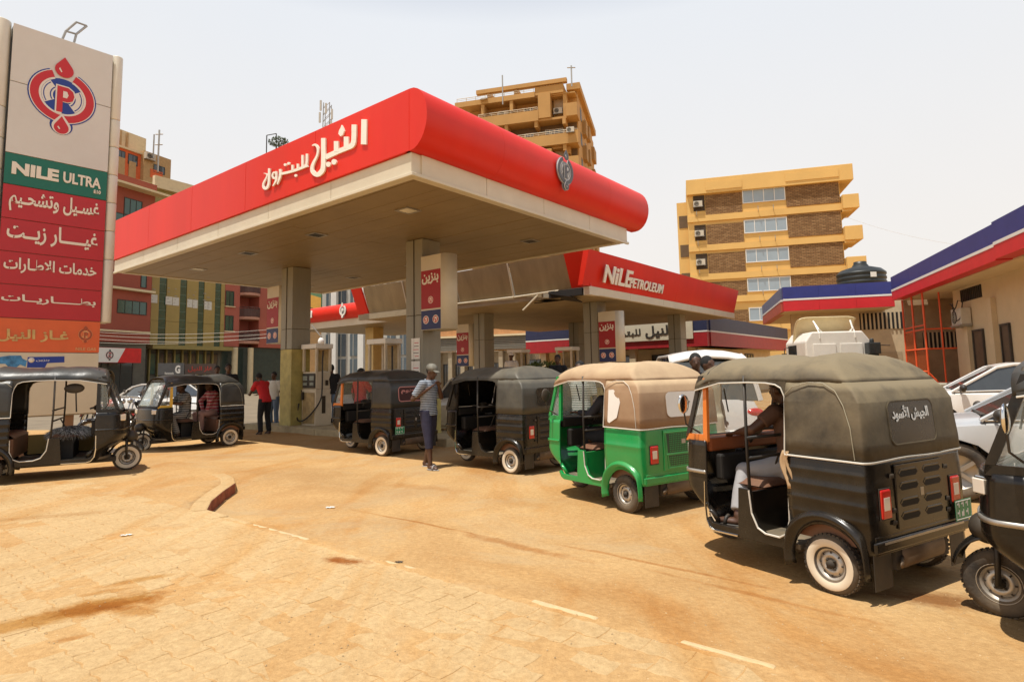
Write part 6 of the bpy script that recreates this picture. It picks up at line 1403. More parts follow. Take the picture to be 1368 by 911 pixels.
# ------------------------------------------------------------------ people
skin = M('dark_brown_skin', (0.085, 0.038, 0.02), 0.5, var=.08, spec=.5); hairm = M('black_hair', (0.008, 0.007, 0.006), .8, bump=.5, bscale=200)
def remesh(mb, name, mats, parent, voxel=.012, smooth=2):
    me = mb.mesh('tmp', weld=True); o = bpy.data.objects.new('tmp', me); COL.objects.link(o)
    r = o.modifiers.new('r', 'REMESH'); r.mode = 'VOXEL'; r.voxel_size = voxel; r.use_smooth_shade = True
    if smooth: k = o.modifiers.new('s', 'SMOOTH'); k.factor = .5; k.iterations = smooth
    bpy.context.view_layer.update(); m2 = bpy.data.meshes.new_from_object(o.evaluated_get(bpy.context.evaluated_depsgraph_get()))
    bpy.data.objects.remove(o); bpy.data.meshes.remove(me); m2.name = name; m2.materials.clear(); m2.materials.append(mats)
    x = bpy.data.objects.new(name, m2); COL.objects.link(x); x.parent = parent; return x
def cap_(b, pts, rs, n=12):
    pts = [Vector(p) for p in pts]; b.tube(pts, rs, n)
    for p, r in zip(pts, rs): b.ball(p, r*.995, n, 8)
def ell(b, c, ax, ay, az, nu=16, nv=10):
    c = Vector(c); ax = Vector(ax); ay = Vector(ay); az = Vector(az)
    b.grid(lambda u, v: c+ax*(math.cos(PI*(v-.5))*math.cos(2*PI*u))+ay*(math.cos(PI*(v-.5))*math.sin(2*PI*u))+az*math.sin(PI*(v-.5)), nu, nv)
STAND = dict(pel=(0, 0, .96), wai=(0, 0, 1.10), che=(-.01, 0, 1.33), nek=(0, 0, 1.49), hed=(.02, 0, 1.635), yaw=0, pit=0,
    shR=(0, -.175, 1.415), elR=(-.03, -.235, 1.14), haR=(.04, -.24, .90), shL=(0, .175, 1.415), elL=(-.03, .235, 1.14), haL=(.04, .24, .90),
    hiR=(0, -.09, .93), knR=(.02, -.10, .50), anR=(-.02, -.10, .09), hiL=(0, .09, .93), knL=(.02, .10, .50), anL=(-.02, .10, .09), ftR=(1, 0), ftL=(1, 0), latR=(0, 1, 0))
def person(label, loc, rz, J=None, shirt=None, pants=None, sleeve=.9, pleg=1.0, shoes=None, hat=None, vox=.013, scale=1.0, head_only=False, robe=None, group=None):
    e = empty('person', loc, rz, label, 'person', group); e.scale = (scale,)*3
    j = dict(STAND); j.update(J or {}); g = {k: Vector(v) for k, v in j.items() if isinstance(v, tuple) and len(v) == 3}
    side = g['latR'].normalized(); b = MB()
    # head
    hc = g['hed']; yaw = R(j['yaw']); pit = R(j['pit'])
    HM = Matrix.Rotation(yaw, 3, 'Z') @ Matrix.Rotation(pit, 3, 'Y')
    def H(v): return hc+HM @ Vector(v)
    ell(b, H((-.012, 0, .02)), HM @ Vector((.098, 0, 0)), HM @ Vector((0, .077, 0)), HM @ Vector((0, 0, .098)))
    ell(b, H((.022, 0, -.045)), HM @ Vector((.068, 0, 0)), HM @ Vector((0, .057, 0)), HM @ Vector((0, 0, .075)))
    ell(b, H((.062, 0, -.098)), HM @ Vector((.026, 0, 0)), HM @ Vector((0, .026, 0)), HM @ Vector((0, 0, .022)))
    b.tube([H((.082, 0, .018)), H((.105, 0, -.030)), H((.085, 0, -.045))], [.010, .017, .014], 8)
    ell(b, H((.078, 0, -.066)), HM @ Vector((.018, 0, 0)), HM @ Vector((0, .025, 0)), HM @ Vector((0, 0, .013)))
    for s in (1, -1):
        ell(b, H((.070, s*.032, .03)), HM @ Vector((.020, 0, 0)), HM @ Vector((0, .026, 0)), HM @ Vector((0, 0, .010))); ell(b, H((-.005, s*.078, -.008)), HM @ Vector((.020, 0, 0)), HM @ Vector((0, .010, 0)), HM @ Vector((0, 0, .032)))
    cap_(b, [g['nek']+(0.0, 0, -.03) if False else g['nek']-Vector((0, 0, .04)), g['nek'], H((-.01, 0, -.06))], [.062, .056, .054])
    # torso
    def ring(c, w, d): return (Vector(c), w, d)
    def torso(b, infl=0.0, low=None):
        st = [ring(g['pel'], .158, .115), ring(g['pel'].lerp(g['wai'], .5), .150, .108), ring(g['wai'], .140, .10), ring(g['wai'].lerp(g['che'], .5), .155, .108), ring(g['che'], .172, .115), ring(g['che'].lerp(g['nek'], .5), .150, .095), ring(g['nek'], .066, .060)]
        if low: st = [ring(g['pel']+Vector(low), .165, .122)]+st
        n = 20; vs = []; 
        for i, (c, w, d) in enumerate(st):
            up = (st[min(i+1, len(st)-1)][0]-st[max(i-1, 0)][0]).normalized(); fw = side.cross(up).normalized()
            for k in range(n): a = 2*PI*k/n; vs.append(c+side*((w+infl)*math.cos(a))+fw*((d+infl)*math.sin(a)))
        m = len(st); b.add(vs, [(i*n+k, i*n+(k+1) % n, (i+1)*n+(k+1) % n, (i+1)*n+k) for i in range(m-1) for k in range(n)]+[tuple(range(n-1, -1, -1)), tuple((m-1)*n+k for k in range(n))])
    torso(b)
    for S, sg in (('R', -1), ('L', 1)):
        cap_(b, [g['che'].lerp(g['sh'+S], .55)+Vector((0, 0, .03)), g['sh'+S]], [.062, .060]); cap_(b, [g['sh'+S], g['sh'+S].lerp(g['el'+S], .45), g['el'+S]], [.057, .052, .040])
        el, ha = g['el'+S], g['ha'+S]; cap_(b, [el, el.lerp(ha, .35), ha], [.041, .042, .026])
        d = (ha-el).normalized(); pl = d.cross(Vector((0, 0, 1))); pl = (pl if pl.length > .2 else d.cross(Vector((1, 0, 0)))).normalized(); nn = d.cross(pl).normalized()
        pc = ha+d*.045; ell(b, pc, d*.05, pl*.040, nn*.016)
        for k in range(4):
            o = pl*(-.030+.020*k); ln = [.062, .074, .070, .054][k]; p0 = ha+d*.08+o; p1 = p0+d*ln*.5+nn*sg*.006; p2 = p1+d*ln*.42+nn*sg*.024; b.tube([p0-d*.02, p0, p1, p2], [.010, .0095, .009, .0075], 7); b.ball(p2, .0075, 6, 4)
        t0 = ha+d*.03-pl*.035; b.tube([t0, t0+d*.03-pl*.022, t0+d*.058-pl*.026+nn*sg*.012], [.012, .011, .009], 7)
        hi, kn, an = g['hi'+S], g['kn'+S], g['an'+S]
        cap_(b, [hi, hi.lerp(kn, .5), kn], [.090, .076, .055]); cap_(b, [kn, kn.lerp(an, .35), an], [.055, .054, .036])
        f = j['ft'+S]; f = Vector((f[0], f[1], 0)).normalized(); l_ = Vector((-f.y, f.x, 0)); 
        ell(b, an+f*.06-Vector((0, 0, .052)), f*.125, l_*.045, Vector((0, 0, .030))); ell(b, an-f*.02-Vector((0, 0, .03)), f*.045, l_*.036, Vector((0, 0, .05)))
        for k in range(5): b.ball(an+f*(.165-.012*k*(1))+l_*((-.030+.016*k)*(-sg))-Vector((0, 0, .062)), (.018, .010, .012), 7, 5)
    body = remesh(b, 'body', skin, e, vox)
    # hair
    h = MB(); 
    ell(h, H((-.022, 0, .032)), HM @ Vector((.098, 0, 0)), HM @ Vector((0, .084, 0)), HM @ Vector((0, 0, .100)))
    h.build('hair', hairm, e)
    for s in (1, -1):
        q = MB(); q.ball(H((.0865, s*.031, .008)), (.006, .011, .006), 8, 6); q.build('eye', M('eye_dark', (0.06, 0.045, 0.04), .25), e)
    if shirt:
        b = MB(); torso(b, .020, low=(0, 0, -.07) if j.get('untuck', 1) else None)
        for S in 'RL':
            cap_(b, [g['che'].lerp(g['sh'+S], .55)+Vector((0, 0, .025)), g['sh'+S]], [.078, .076]); sh, el, ha = g['sh'+S], g['el'+S], g['ha'+S]
            if sleeve <= 1: en = sh.lerp(el, sleeve*.95); b.tube([sh, en], [.074, .064], 12)
            else: b.tube([sh, el, el.lerp(ha, .92)], [.072, .056, .040], 12); b.ball(el, .057)
        remesh(b, 'shirt', shirt, e, vox, 1)
    if robe:
        b = MB(); torso(b, .03)
        b.tube([g['pel'], g['pel']-Vector((0, 0, .45)), g['pel']-Vector((0, 0, .82))], [.18, .21, .24], 16); remesh(b, 'robe', robe, e, vox*1.3)
    if pants:
        b = MB()
        n = 20
        ell(b, g['pel'], side*.172, side.cross(Vector((0, 0, 1)))*.130, Vector((0, 0, .12)))
        for S in 'RL':
            hi, kn, an = g['hi'+S], g['kn'+S], g['an'+S]; en = kn.lerp(an, max(0.02, (pleg-.5)*2))
            b.tube([hi+Vector((0, 0, .03)), hi.lerp(kn, .5), kn, kn.lerp(en, .55), en], [.105, .094, .074, .072, .066], 14); b.ball(hi, .104); b.ball(kn, .074)
        remesh(b, 'trousers', pants, e, vox, 1)
    if shoes:
        for S, sg in (('R', -1), ('L', 1)):
            b = MB(); f = j['ft'+S]; f = Vector((f[0], f[1], 0)).normalized(); l_ = Vector((-f.y, f.x, 0)); an = g['an'+S]
            ell(b, an+f*.065-Vector((0, 0, .080)), f*.145, l_*.052, Vector((0, 0, .013)))
            b.tube([an+f*.10+l_*.05-Vector((0, 0, .075)), an+f*.09+l_*.03-Vector((0, 0, .025)), an+f*.085-Vector((0, 0, .012)), an+f*.09-l_*.03-Vector((0, 0, .025)), an+f*.10-l_*.05-Vector((0, 0, .075))], .016, 8)
            b.build('sandal', shoes, e)
    if hat:
        b = MB()
        if hat[0] == 'cap':
            ell(b, H((-.015, 0, .055)), HM @ Vector((.108, 0, 0)), HM @ Vector((0, .092, 0)), HM @ Vector((0, 0, .085)))
            b.grid(lambda u, v: H((.07+.085*v-.03*(2*u-1)**2*v, .075*(2*u-1)*(1-.15*v), .058-.018*v-.02*(2*u-1)**2)), 8, 4)
        else: ell(b, H((-.015, 0, .06)), HM @ Vector((.100, 0, 0)), HM @ Vector((0, .084, 0)), HM @ Vector((0, 0, .075)))
        b.build('cap', hat[1], e)
    return e
def stripes(name, c1, c2, sc, hor=True):
    m = bpy.data.materials.new(name); m.use_nodes = True; MATS[name] = m; t = m.node_tree; b = t.nodes['Principled BSDF']; b.inputs['Roughness'].default_value = .85
    tc = t.nodes.new('ShaderNodeTexCoord'); w = t.nodes.new('ShaderNodeTexWave'); w.bands_direction = 'Z' if hor else 'Y'; w.inputs['Scale'].default_value = sc; w.inputs['Distortion'].default_value = .6; w.inputs['Detail'].default_value = 2
    n = t.nodes.new('ShaderNodeTexNoise'); n.inputs['Scale'].default_value = 22; r = t.nodes.new('ShaderNodeValToRGB'); r.color_ramp.elements[0].position = .45; r.color_ramp.elements[1].position = .55; r.color_ramp.elements[0].color = (*c1, 1); r.color_ramp.elements[1].color = (*c2, 1)
    a = t.nodes.new('ShaderNodeMath'); a.operation = 'MULTIPLY_ADD'; a.inputs[1].default_value = .5; t.links.new(tc.outputs['Object'], w.inputs[0]); t.links.new(tc.outputs['Object'], n.inputs[0]); t.links.new(n.outputs[0], a.inputs[0]); a.inputs[1].default_value = .6
    s_ = t.nodes.new('ShaderNodeMath'); s_.operation = 'SUBTRACT'; t.links.new(w.outputs[1], a.inputs[2]); t.links.new(a.outputs[0], s_.inputs[0]); s_.inputs[1].default_value = .3; t.links.new(s_.outputs[0], r.inputs[0]); t.links.new(r.outputs[0], b.inputs['Base Color']); return m
navyp = M('navy_cotton', (0.022, 0.020, 0.045), .85, var=.3, bump=.4, bscale=14); blackc = M('black_cotton', (0.010, 0.010, 0.012), .85, bump=.3, bscale=14); redc = M('red_cotton', (0.50, 0.012, 0.015), .8, var=.1, bump=.3, bscale=14)
jeans = M('blue_jeans', (0.12, 0.17, 0.26), .85, var=.15, bump=.2); greyp = M('grey_trousers', (0.34, 0.33, 0.33), .85, var=.1, bump=.3, bscale=14); whitec = M('white_cotton', (0.62, 0.60, 0.55), .85, var=.05, bump=.3, bscale=14); brownc = M('brown_shirt', (0.10, 0.05, 0.03), .8, bump=.3, bscale=14)
sandal = M('sandal_grey', (0.30, 0.28, 0.27), .7, var=.3, scale=20)
q = P(573, 625)
person('man in striped polo, navy cropped trousers and cap standing hand to chin on the sand', (q.x, q.y, gz(q.x, q.y)+.0), R(90-118),
    dict(hed=(.075, 0, 1.625), pit=18, nek=(.02, 0, 1.49), elR=(-.13, -.27, 1.17), haR=(.13, -.13, 1.36), elL=(.10, .24, 1.18), haL=(.17, .06, 1.38), knR=(.08, -.12, .50), anR=(.13, -.14, .085), knL=(-.05, .11, .50), anL=(-.15, .12, .085), ftR=(1, -.2), ftL=(1, .2)),
    stripes('striped_polo', (0.05, 0.06, 0.08), (0.36, 0.40, 0.45), 11), navyp, .85, .70, sandal, ('cap', M('cap_olive_grey', (0.16, 0.15, 0.12), .7, var=.5, scale=14)), vox=.0095)
q = P(351, 580)
person('attendant in red polo shirt and black trousers bending towards the rickshaw beside left column', (q.x, q.y, 0), R(150),
    dict(pel=(-.08, 0, .97), wai=(-.03, 0, 1.11), che=(.06, 0, 1.33), nek=(.13, 0, 1.47), hed=(.22, 0, 1.58), pit=28, shR=(.10, -.18, 1.41), shL=(.10, .18, 1.41), elR=(.22, -.24, 1.17), haR=(.42, -.14, 1.10), elL=(.24, .23, 1.17), haL=(.45, .10, 1.12), hiR=(-.07, -.09, .94), hiL=(-.07, .09, .94), knR=(-.02, -.12, .5), knL=(-.04, .13, .5), anR=(-.06, -.16, .08), anL=(-.10, .15, .08)), redc, blackc, .8, 1.0, blackplain, vox=.014)
q = P(442, 567, .17)
person('man in black shirt and blue jeans on the pump island, back turned', (q.x, q.y, .17), R(90+10), dict(elR=(.10, -.26, 1.17), haR=(.30, -.16, 1.10), elL=(.08, .26, 1.18), haL=(.28, .16, 1.14)), blackc, jeans, .95, 1.0, blackplain, vox=.014)
q = P(470, 592, 0.0)
person('man in red shirt with black hair standing behind the third rickshaw', (q.x+.1, q.y+.4, 0), R(90-35), dict(pit=18, yaw=-20, elR=(.14, -.25, 1.18), haR=(.30, -.05, 1.16)), redc, blackc, .95, 1.0, blackplain, vox=.014)
def in_tuk(key, label, J, **k):
    x, y, az = TUK[key]; return person(label, (x, y, k.pop('z', 0)), R(90-az), J, **k)
SEAT = dict(pel=(.80, 0, .76), wai=(.79, 0, .90), che=(.80, 0, 1.12), nek=(.84, 0, 1.27), hed=(.89, 0, 1.39), shR=(.83, -.175, 1.20), shL=(.83, .175, 1.20), elR=(.98, -.25, 1.02), haR=(1.20, -.27, 1.04), elL=(.98, .25, 1.02), haL=(1.20, .27, 1.04),
    hiR=(.82, -.10, .72), hiL=(.82, .10, .72), knR=(1.14, -.16, .70), knL=(1.14, .20, .72), anR=(1.10, -.16, .36), anL=(1.06, .30, .36))
J = {k: ((v[0]-.14,)+v[1:] if len(v) == 3 else v) for k, v in SEAT.items()}; J.update(knL=(.92, .32, .70), anL=(.86, .50, .36), knR=(.94, -.16, .70), elL=(.80, .34, 1.06), haL=(.99, .30, 1.02), haR=(1.0, -.27, 1.03), ftL=(1, .3))
in_tuk('big', 'driver in grey trousers reaching to the handlebar inside the largest black rickshaw', J, shirt=brownc, pants=greyp, sleeve=.6, pleg=.95, shoes=blackplain, vox=.011)
in_tuk('green', 'driver in dark long sleeved shirt seated inside the green rickshaw', SEAT, shirt=M('dark_navy_shirt', (0.02, 0.022, 0.035), .8), pants=blackc, sleeve=1.5, pleg=1.0, shoes=blackplain, vox=.014)
in_tuk('t2', 'driver in grey patterned clothes seated in the rickshaw with the yellow nose', SEAT, shirt=stripes('patterned_grey', (0.06, 0.06, 0.06), (0.30, 0.29, 0.27), 6), pants=stripes('patterned_grey_b', (0.08, 0.07, 0.06), (0.36, 0.33, 0.28), 7), sleeve=.9, shoes=blackplain, vox=.015)
J = dict(SEAT)
for k_ in list(J): J[k_] = (J[k_][0]-.72, J[k_][1]-.18, J[k_][2]+.02)
J.update(haR=(.25, -.3, .78), haL=(.28, -.05, .78), anR=(.40, -.32, .36), anL=(.40, -.06, .36))
in_tuk('t2', 'passenger in pink and red dress seated behind the driver of the yellow nosed rickshaw', J, shirt=stripes('pink_red_pattern', (0.45, 0.05, 0.08), (0.60, 0.35, 0.35), 4), pants=M('pinkish_cloth', (0.45, 0.25, 0.2), .8), sleeve=1.4, shoes=blackplain, vox=.016)
def stander(px, py, Y, label, az, shirt, pants, hat=None, J=None, robe=None, sc=1.0, hz=None):
    """px,py is the head; Y its distance"""
    q = D(px, py, Y); person(label, (q.x, q.y, max(0, q.z-1.635*sc) if hz is None else hz), R(90-az), J, shirt, pants, .9, 1.0, blackplain, hat, .018, sc, robe=robe)
stander(929, 484, 8.6, 'man with dark head of hair seen over the green rickshaw roof beside the white van', 190, blackc, blackc, sc=1.03)
stander(775, 500, 10.2, 'man in white checked shirt standing beyond the green rickshaw', 200, stripes('white_check', (0.2, 0.25, 0.2), (0.62, 0.62, 0.58), 8), blackc)
stander(946, 515, 8.2, 'man in cream robe seen through the largest rickshaw beside the white van', 150, None, None, robe=M('cream_robe', (0.55, 0.50, 0.36), .8))
stander(683, 476, 24, 'distant person in white cap under the rear canopy', 200, whitec, blackc, ('skull', white), sc=1.15)
stander(745, 480, 17.5, 'distant dark haired person left of the green rickshaw roof', 200, blackc, blackc, sc=1.12)
stander(305, 492, 17.5, 'person with black hair standing beyond the yellow nosed rickshaw', 150, blackc, blackc, sc=1.1)
stander(290, 494, 20, 'person in brown shirt standing left of the black haired one beyond the rickshaw', 150, brownc, blackc, sc=1.1)
stander(366, 520, 19, 'person in white shirt standing beside the left column behind the attendant', 190, whitec, jeans)
MBJ = dict(SEAT)
for k_ in list(MBJ): MBJ[k_] = (MBJ[k_][0]-.75, MBJ[k_][1], MBJ[k_][2]+.12)
MBJ.update(anR=(.15, -.2, .3), anL=(.15, .2, .3))

# ------------------------------------------------------------------ motorcycles
def motorbike(label, x, y, az, col, z=0):
    e = empty('motorcycle', (x, y, z), R(90-az), label, 'motorcycle', 'motorcycles parked behind the left rickshaws')
    for xx in (0, 1.25):
        b = MB(); b.lathe([(.24, -.03), (.275, -.045), (.30, -.02), (.30, .02), (.275, .045), (.24, .03)], 28, axis='y'); w = b.build('wheel', rubber, e, loc=(xx, 0, .30)); b = MB(); b.lathe([(.225, -.02), (.245, -.03), (.245, .03), (.225, .02), (.225, -.02)], 28, axis='y'); b.build('rim', chrome, w)
        b = MB()
        for k in range(14): a = 2*PI*k/14; b.tube([(0.03*math.cos(a), .02*(-1)**k, .03*math.sin(a)), (.23*math.cos(a+.2), 0, .23*math.sin(a+.2))], .004, 4)
        b.lathe([(.001, -.05), (.05, -.05), (.05, .05), (.001, .05)], 12, axis='y'); b.build('spokes', chrome, w)
    b = MB(); b.tube([(1.25, .08, .30), (1.12, .08, .62), (1.02, .06, .95)], .022, 8).tube([(1.25, -.08, .30), (1.12, -.08, .62), (1.02, -.06, .95)], .022, 8); b.build('fork', chrome, e)
    b = MB(); b.tube([(1.0, 0, .88), (.75, 0, .50), (.45, 0, .42), (.25, 0, .62), (.2, 0, .72), (.95, 0, .80)], .022, 8).tube([(.45, .1, .42), (0, .1, .30)], .02, 8).tube([(.45, -.1, .42), (0, -.1, .30)], .02, 8).tube([(0, .12, .32), (.08, .12, .68)], .025, 8).tube([(0, -.12, .32), (.08, -.12, .68)], .025, 8); b.build('frame', blackplain, e)
    b = MB(); b.box(.42, .78, -.12, .12, .32, .56).lathe([(.001, 0), (.09, 0), (.085, .03), (.10, .05), (.085, .08), (.10, .10), (.08, .16), (.001, .17)], 12, (.66, 0, .5)); b.build('engine', steel, e, bevel=.02)
    b = MB(); ell(b, (.68, 0, .78), (.26, 0, .05), (0, .14, 0), (0, 0, .12)); b.build('tank', col, e)
    b = MB(); ell(b, (.22, 0, .78), (.36, 0, .02), (0, .13, 0), (0, 0, .05)); b.build('seat', blackplain, e)
    for xx, a0 in ((0, 40), (1.25, 20)): b = MB(); b.grid(lambda u, v: (xx+(.33+.02*math.sin(PI*v))*math.cos(R(a0+120*u)), .06*(2*v-1), .30+(.33+.02*math.sin(PI*v))*math.sin(R(a0+120*u))), 14, 5); b.build('mudguard', col, e, solid=.004)
    b = MB(); b.tube([(.92, -.36, .98), (1.0, -.2, 1.03), (1.0, .2, 1.03), (.92, .36, .98)], .014, 8); b.build('handlebar', chrome, e)
    b = MB(); b.ball((1.12, 0, .90), (.10, .09, .09), 14, 10); b.build('headlight', chrome, e); b = MB(); b.tube([(.7, -.14, .35), (.3, -.17, .26), (-.1, -.17, .30)], [.02, .03, .04], 10); b.build('exhaust', chrome, e)
    b = MB(); b.tube([(1.0, .3, 1.02), (1.0, .38, 1.18)], .006, 5).ball((1.0, .4, 1.22), (.015, .06, .045), 10, 6); b.tube([(1.0, -.3, 1.02), (1.0, -.38, 1.18)], .006, 5).ball((1.0, -.4, 1.22), (.015, .06, .045), 10, 6); b.build('mirror', blackplain, e); return e
q = P(178, 592, 0); motorbike('chrome motorcycle parked between the two left rickshaws', q.x-.3, q.y+.9, 215, M('bike_black', (0.02, 0.02, 0.022), .25, coat=.4))
q = P(98, 580, 0); motorbike('motorcycle with bright spoked wheel behind the pylon panel', q.x-.6, q.y+1.5, 95, M('bike_red', (0.35, 0.03, 0.02), .3, coat=.3))
q = P(160, 575, 0); m3 = (q.x, q.y+2.0); motorbike('motorcycle carrying two riders on the street behind the pylon', m3[0], m3[1], 195, M('bike_black', (0.02, 0.02, 0.022)))
person('rider in white shirt on the street motorcycle', (m3[0], m3[1], 0), R(90-195), {**MBJ}, whitec, jeans, .9, 1, blackplain, None, .018)
MB2 = {k: (v[0]-.32, v[1], v[2]+.06) for k, v in MBJ.items()}
person('pillion rider in red shirt on the street motorcycle', (m3[0], m3[1], 0), R(90-195), MB2, redc, blackc, .9, 1, blackplain, None, .018)

# ------------------------------------------------------------------ cars
carwhite = M('white_car_paint', (0.74, 0.72, 0.68), .25, var=.03, coat=.5, dust=.25); carsilver = M('silver_car_paint', (0.55, 0.55, 0.54), .28, metal=.35, var=.03, coat=.5, dust=.2); carbeige = M('beige_car_paint', (0.50, 0.44, 0.32), .35, coat=.3, dust=.3)
cglass = M('car_window_glass', (0.05, 0.055, 0.055), .05, var=.2, spec=.9)
def car(label, x, y, az, paint, z=0, kind='sedan', cat='car', group=None):
    e = empty('parked_car', (x, y, z), R(90-az), label, cat, group)
    L, W = (2.25, .88) if kind != 'van' else (2.3, .86); belt = .92 if kind != 'van' else 1.02; roof = 1.46 if kind == 'sedan' else (1.9 if kind == 'van' else 1.5)
    if kind == 'sedan': top = [(-2.25, .62), (-2.18, .95), (-1.5, 1.02), (-1.1, 1.0), (0, .96), (.95, .94), (1.5, .88), (2.05, .74), (2.25, .52)]
    elif kind == 'van': top = [(-2.25, .7), (-2.2, 1.02), (-1.2, 1.04), (0, 1.03), (1.2, 1.02), (1.6, .98), (2.05, .85), (2.25, .6)]
    else: top = [(-2.0, .62), (-1.95, .95), (-1.1, .98), (0, .95), (.9, .94), (1.4, .86), (1.85, .74), (2.0, .52)]
    def tz(x):
        for (a, za), (b_, zb) in zip(top[:-1], top[1:]):
            if x <= b_: return za+(zb-za)*(x-a)/(b_-a)
        return top[-1][1]
    x0, x1 = top[0][0], top[-1][0]; N_ = 44; wr_ = .33; wx = (-1.32, 1.34) if kind != 'hatch' else (-1.15, 1.2)
    b = MB()
    def sec(x):
        t = (x-x0)/(x1-x0); wf = W*(1-.10*(abs(2*t-1))**3.5); zt_ = tz(x); zs_ = [.22, .30, .5, .72, min(.88, zt_-.05), zt_-.01, zt_+.02, zt_+.03]
        ys = [wf-.06, wf-.01, wf, wf-.004, wf-.03, wf-.10, wf*.55, 0]
        return [(x, y, z) for y, z in zip(ys, zs_)]
    sts = [x0+(x1-x0)*i/N_ for i in range(N_+1)]; rows = []
    for xx in sts: h_ = sec(xx); rows.append([(p[0], -p[1], p[2]) for p in h_[:-1]]+[h_[-1]]+[p for p in reversed(h_[:-1])])
    n = len(rows[0]); vs = [Vector(p) for r_ in rows for p in r_]
    for v in vs:
        for w_ in wx:
            d = math.hypot(v.x-w_, v.z-wr_)
            if d < .38 and abs(v.y) > .5 and v.z < .75: k = .38/max(d, .02); v.x = w_+(v.x-w_)*k; v.z = wr_+(v.z-wr_)*k
    fs = []
    for j in range(N_):
        for i in range(n-1):
            q = (vs[j*n+i]+vs[(j+1)*n+i+1])/2
            if any(math.hypot(q.x-w_, q.z-wr_) < .355 for w_ in wx) and abs(q.y) > .5: continue
            fs.append((j*n+i, j*n+i+1, (j+1)*n+i+1, (j+1)*n+i))
    fs += [tuple(range(n)), tuple(N_*n+i for i in range(n-1, -1, -1))]; b.add(vs, fs, 0, True); bd = b.build('body', paint, e, weld=True); q_ = bd.modifiers.new('n', 'EDGE_SPLIT'); q_.split_angle = R(40)
    # glasshouse
    if kind == 'sedan': gl = [(-1.55, 0.99), (-1.0, 1.34), (-.5, 1.42), (.1, 1.43), (.35, 1.38), (1.08, .95)]
    elif kind == 'van': gl = [(-2.15, 1.05), (-2.0, 1.72), (-1.6, 1.84), (.4, 1.86), (.75, 1.74), (1.45, 1.02)]
    else: gl = [(-1.75, 0.99), (-1.45, 1.36), (-1.0, 1.44), (.1, 1.46), (.35, 1.40), (1.0, .95)]
    def roofw(z): return W-.06-(z-belt)*(.42 if kind != 'van' else .20)
    b = MB(); vs = []
    for xx, zz in gl:
        zb_ = tz(xx)+.0; vs += [(xx, -(W-.07), zb_), (xx, -roofw(zz), zz-.02), (xx, roofw(zz), zz-.02), (xx, W-.07, zb_)]
    m = len(gl); b.add(vs, [(i*4+k, i*4+k+1, (i+1)*4+k+1, (i+1)*4+k) for i in range(m-1) for k in range(3)]+[(0, 3, 2, 1), ((m-1)*4, (m-1)*4+1, (m-1)*4+2, (m-1)*4+3)]); b.build('window_glass', cglass, e)
    b = MB(); rs = [g_ for g_ in gl if g_[1] > 1.3]; rows = []
    for xx, zz in rs: w_ = roofw(zz)+.012; rows.append([(xx, w_*t, zz+(.03 if kind != 'van' else .10)*(1-t*t)) for t in (-1, -.9, -.5, 0, .5, .9, 1)])
    b.add([p for r_ in rows for p in r_], [(j*7+i, j*7+i+1, (j+1)*7+i+1, (j+1)*7+i) for j in range(len(rows)-1) for i in range(6)], 0, True); b.build('roof', paint, e, solid=.05)
    b = MB()
    for s in (1, -1):
        f = lambda xx, zz: (xx, s*(roofw(zz)+.008), zz); bl = lambda xx: (xx, s*(W-.062), tz(xx)-.0)
        b.tube([bl(gl[-1][0]), f(gl[-2][0], gl[-2][1]-.01)], .028, 6).tube([bl(gl[0][0]), f(gl[1][0], gl[1][1]-.02)], .045, 6); b.tube([f(g_[0], g_[1]-.01) for g_ in gl[1:-1]], .026, 6)
        b.tube([bl(gl[0][0]), bl(-.5), bl(gl[-1][0])], .012, 5)
    b.build('pillar', paint, e)
    b = MB()
    for s in (1, -1):
        for xx in ((-.25,) if kind == 'sedan' else (-.3, -1.2)): b.tube([(xx, s*(W-.055), tz(xx)), (xx-.03, s*(roofw(roof-.06)+.004), roof-.08)], .026, 6)
    b.build('door_post', blackplain, e)
    for s in (1, -1):
        for xx in ((.25, -.75)): bx('door_handle', e, chrome, xx-.09, xx+.09, s*(W+.002), s*(W+.022), .80, .825, .008)
        b = MB()
        for pts in ([(1.05, .93), (.95, .35)], [(-.22, .94), (-.22, .3)], [(-1.15, .97), (-1.0, .62)]): b.tube([(px, s*(W*(1-.10*abs(2*(px-x0)/(x1-x0)-1)**3.5)-.004-(.035 if pz > .85 else 0)), pz) for px, pz in pts], .005, 4)
        b.tube([(.95, s*(W-.004), .33), (-.95, s*(W-.004), .33)], .005, 4); b.build('door_gap', dark, e)
        b = MB(); b.ball((.92, s*(W+.09), 1.0), (.06, .10, .07), 12, 8); b.tube([(.95, s*(W-.04), .94), (.93, s*(W+.05), .98)], .02, 6); b.build('wing_mirror', paint if kind != 'sedan' else blackplain, e)
        b = MB(); ell(b, (x1-.18, s*(W-.22), .66), (.16, s*-.05, .0), (0, .15, 0), (0, 0, .07)); b.build('headlight', lampwhite, e); b = MB(); ell(b, (x0+.08, s*(W-.18), .82), (.07, 0, 0), (0, .16, 0), (0, 0, .08)); b.build('tail_light', lampred, e)
    bx('windscreen_wiper', e, blackplain, .98, 1.04, -.5, .5, .965, .98); bx('bumper', e, paint, x1-.03, x1+.04, -.7, .7, .28, .45, .03); bx('bumper', e, paint, x0-.05, x0+.04, -.72, .72, .30, .52, .03)
    bx('number_plate', e, white, x0-.065, x0-.052, -.2, .2, .55, .68); bx('underbody', e, undercar, x0+.2, x1-.2, -.7, .7, .2, .35)
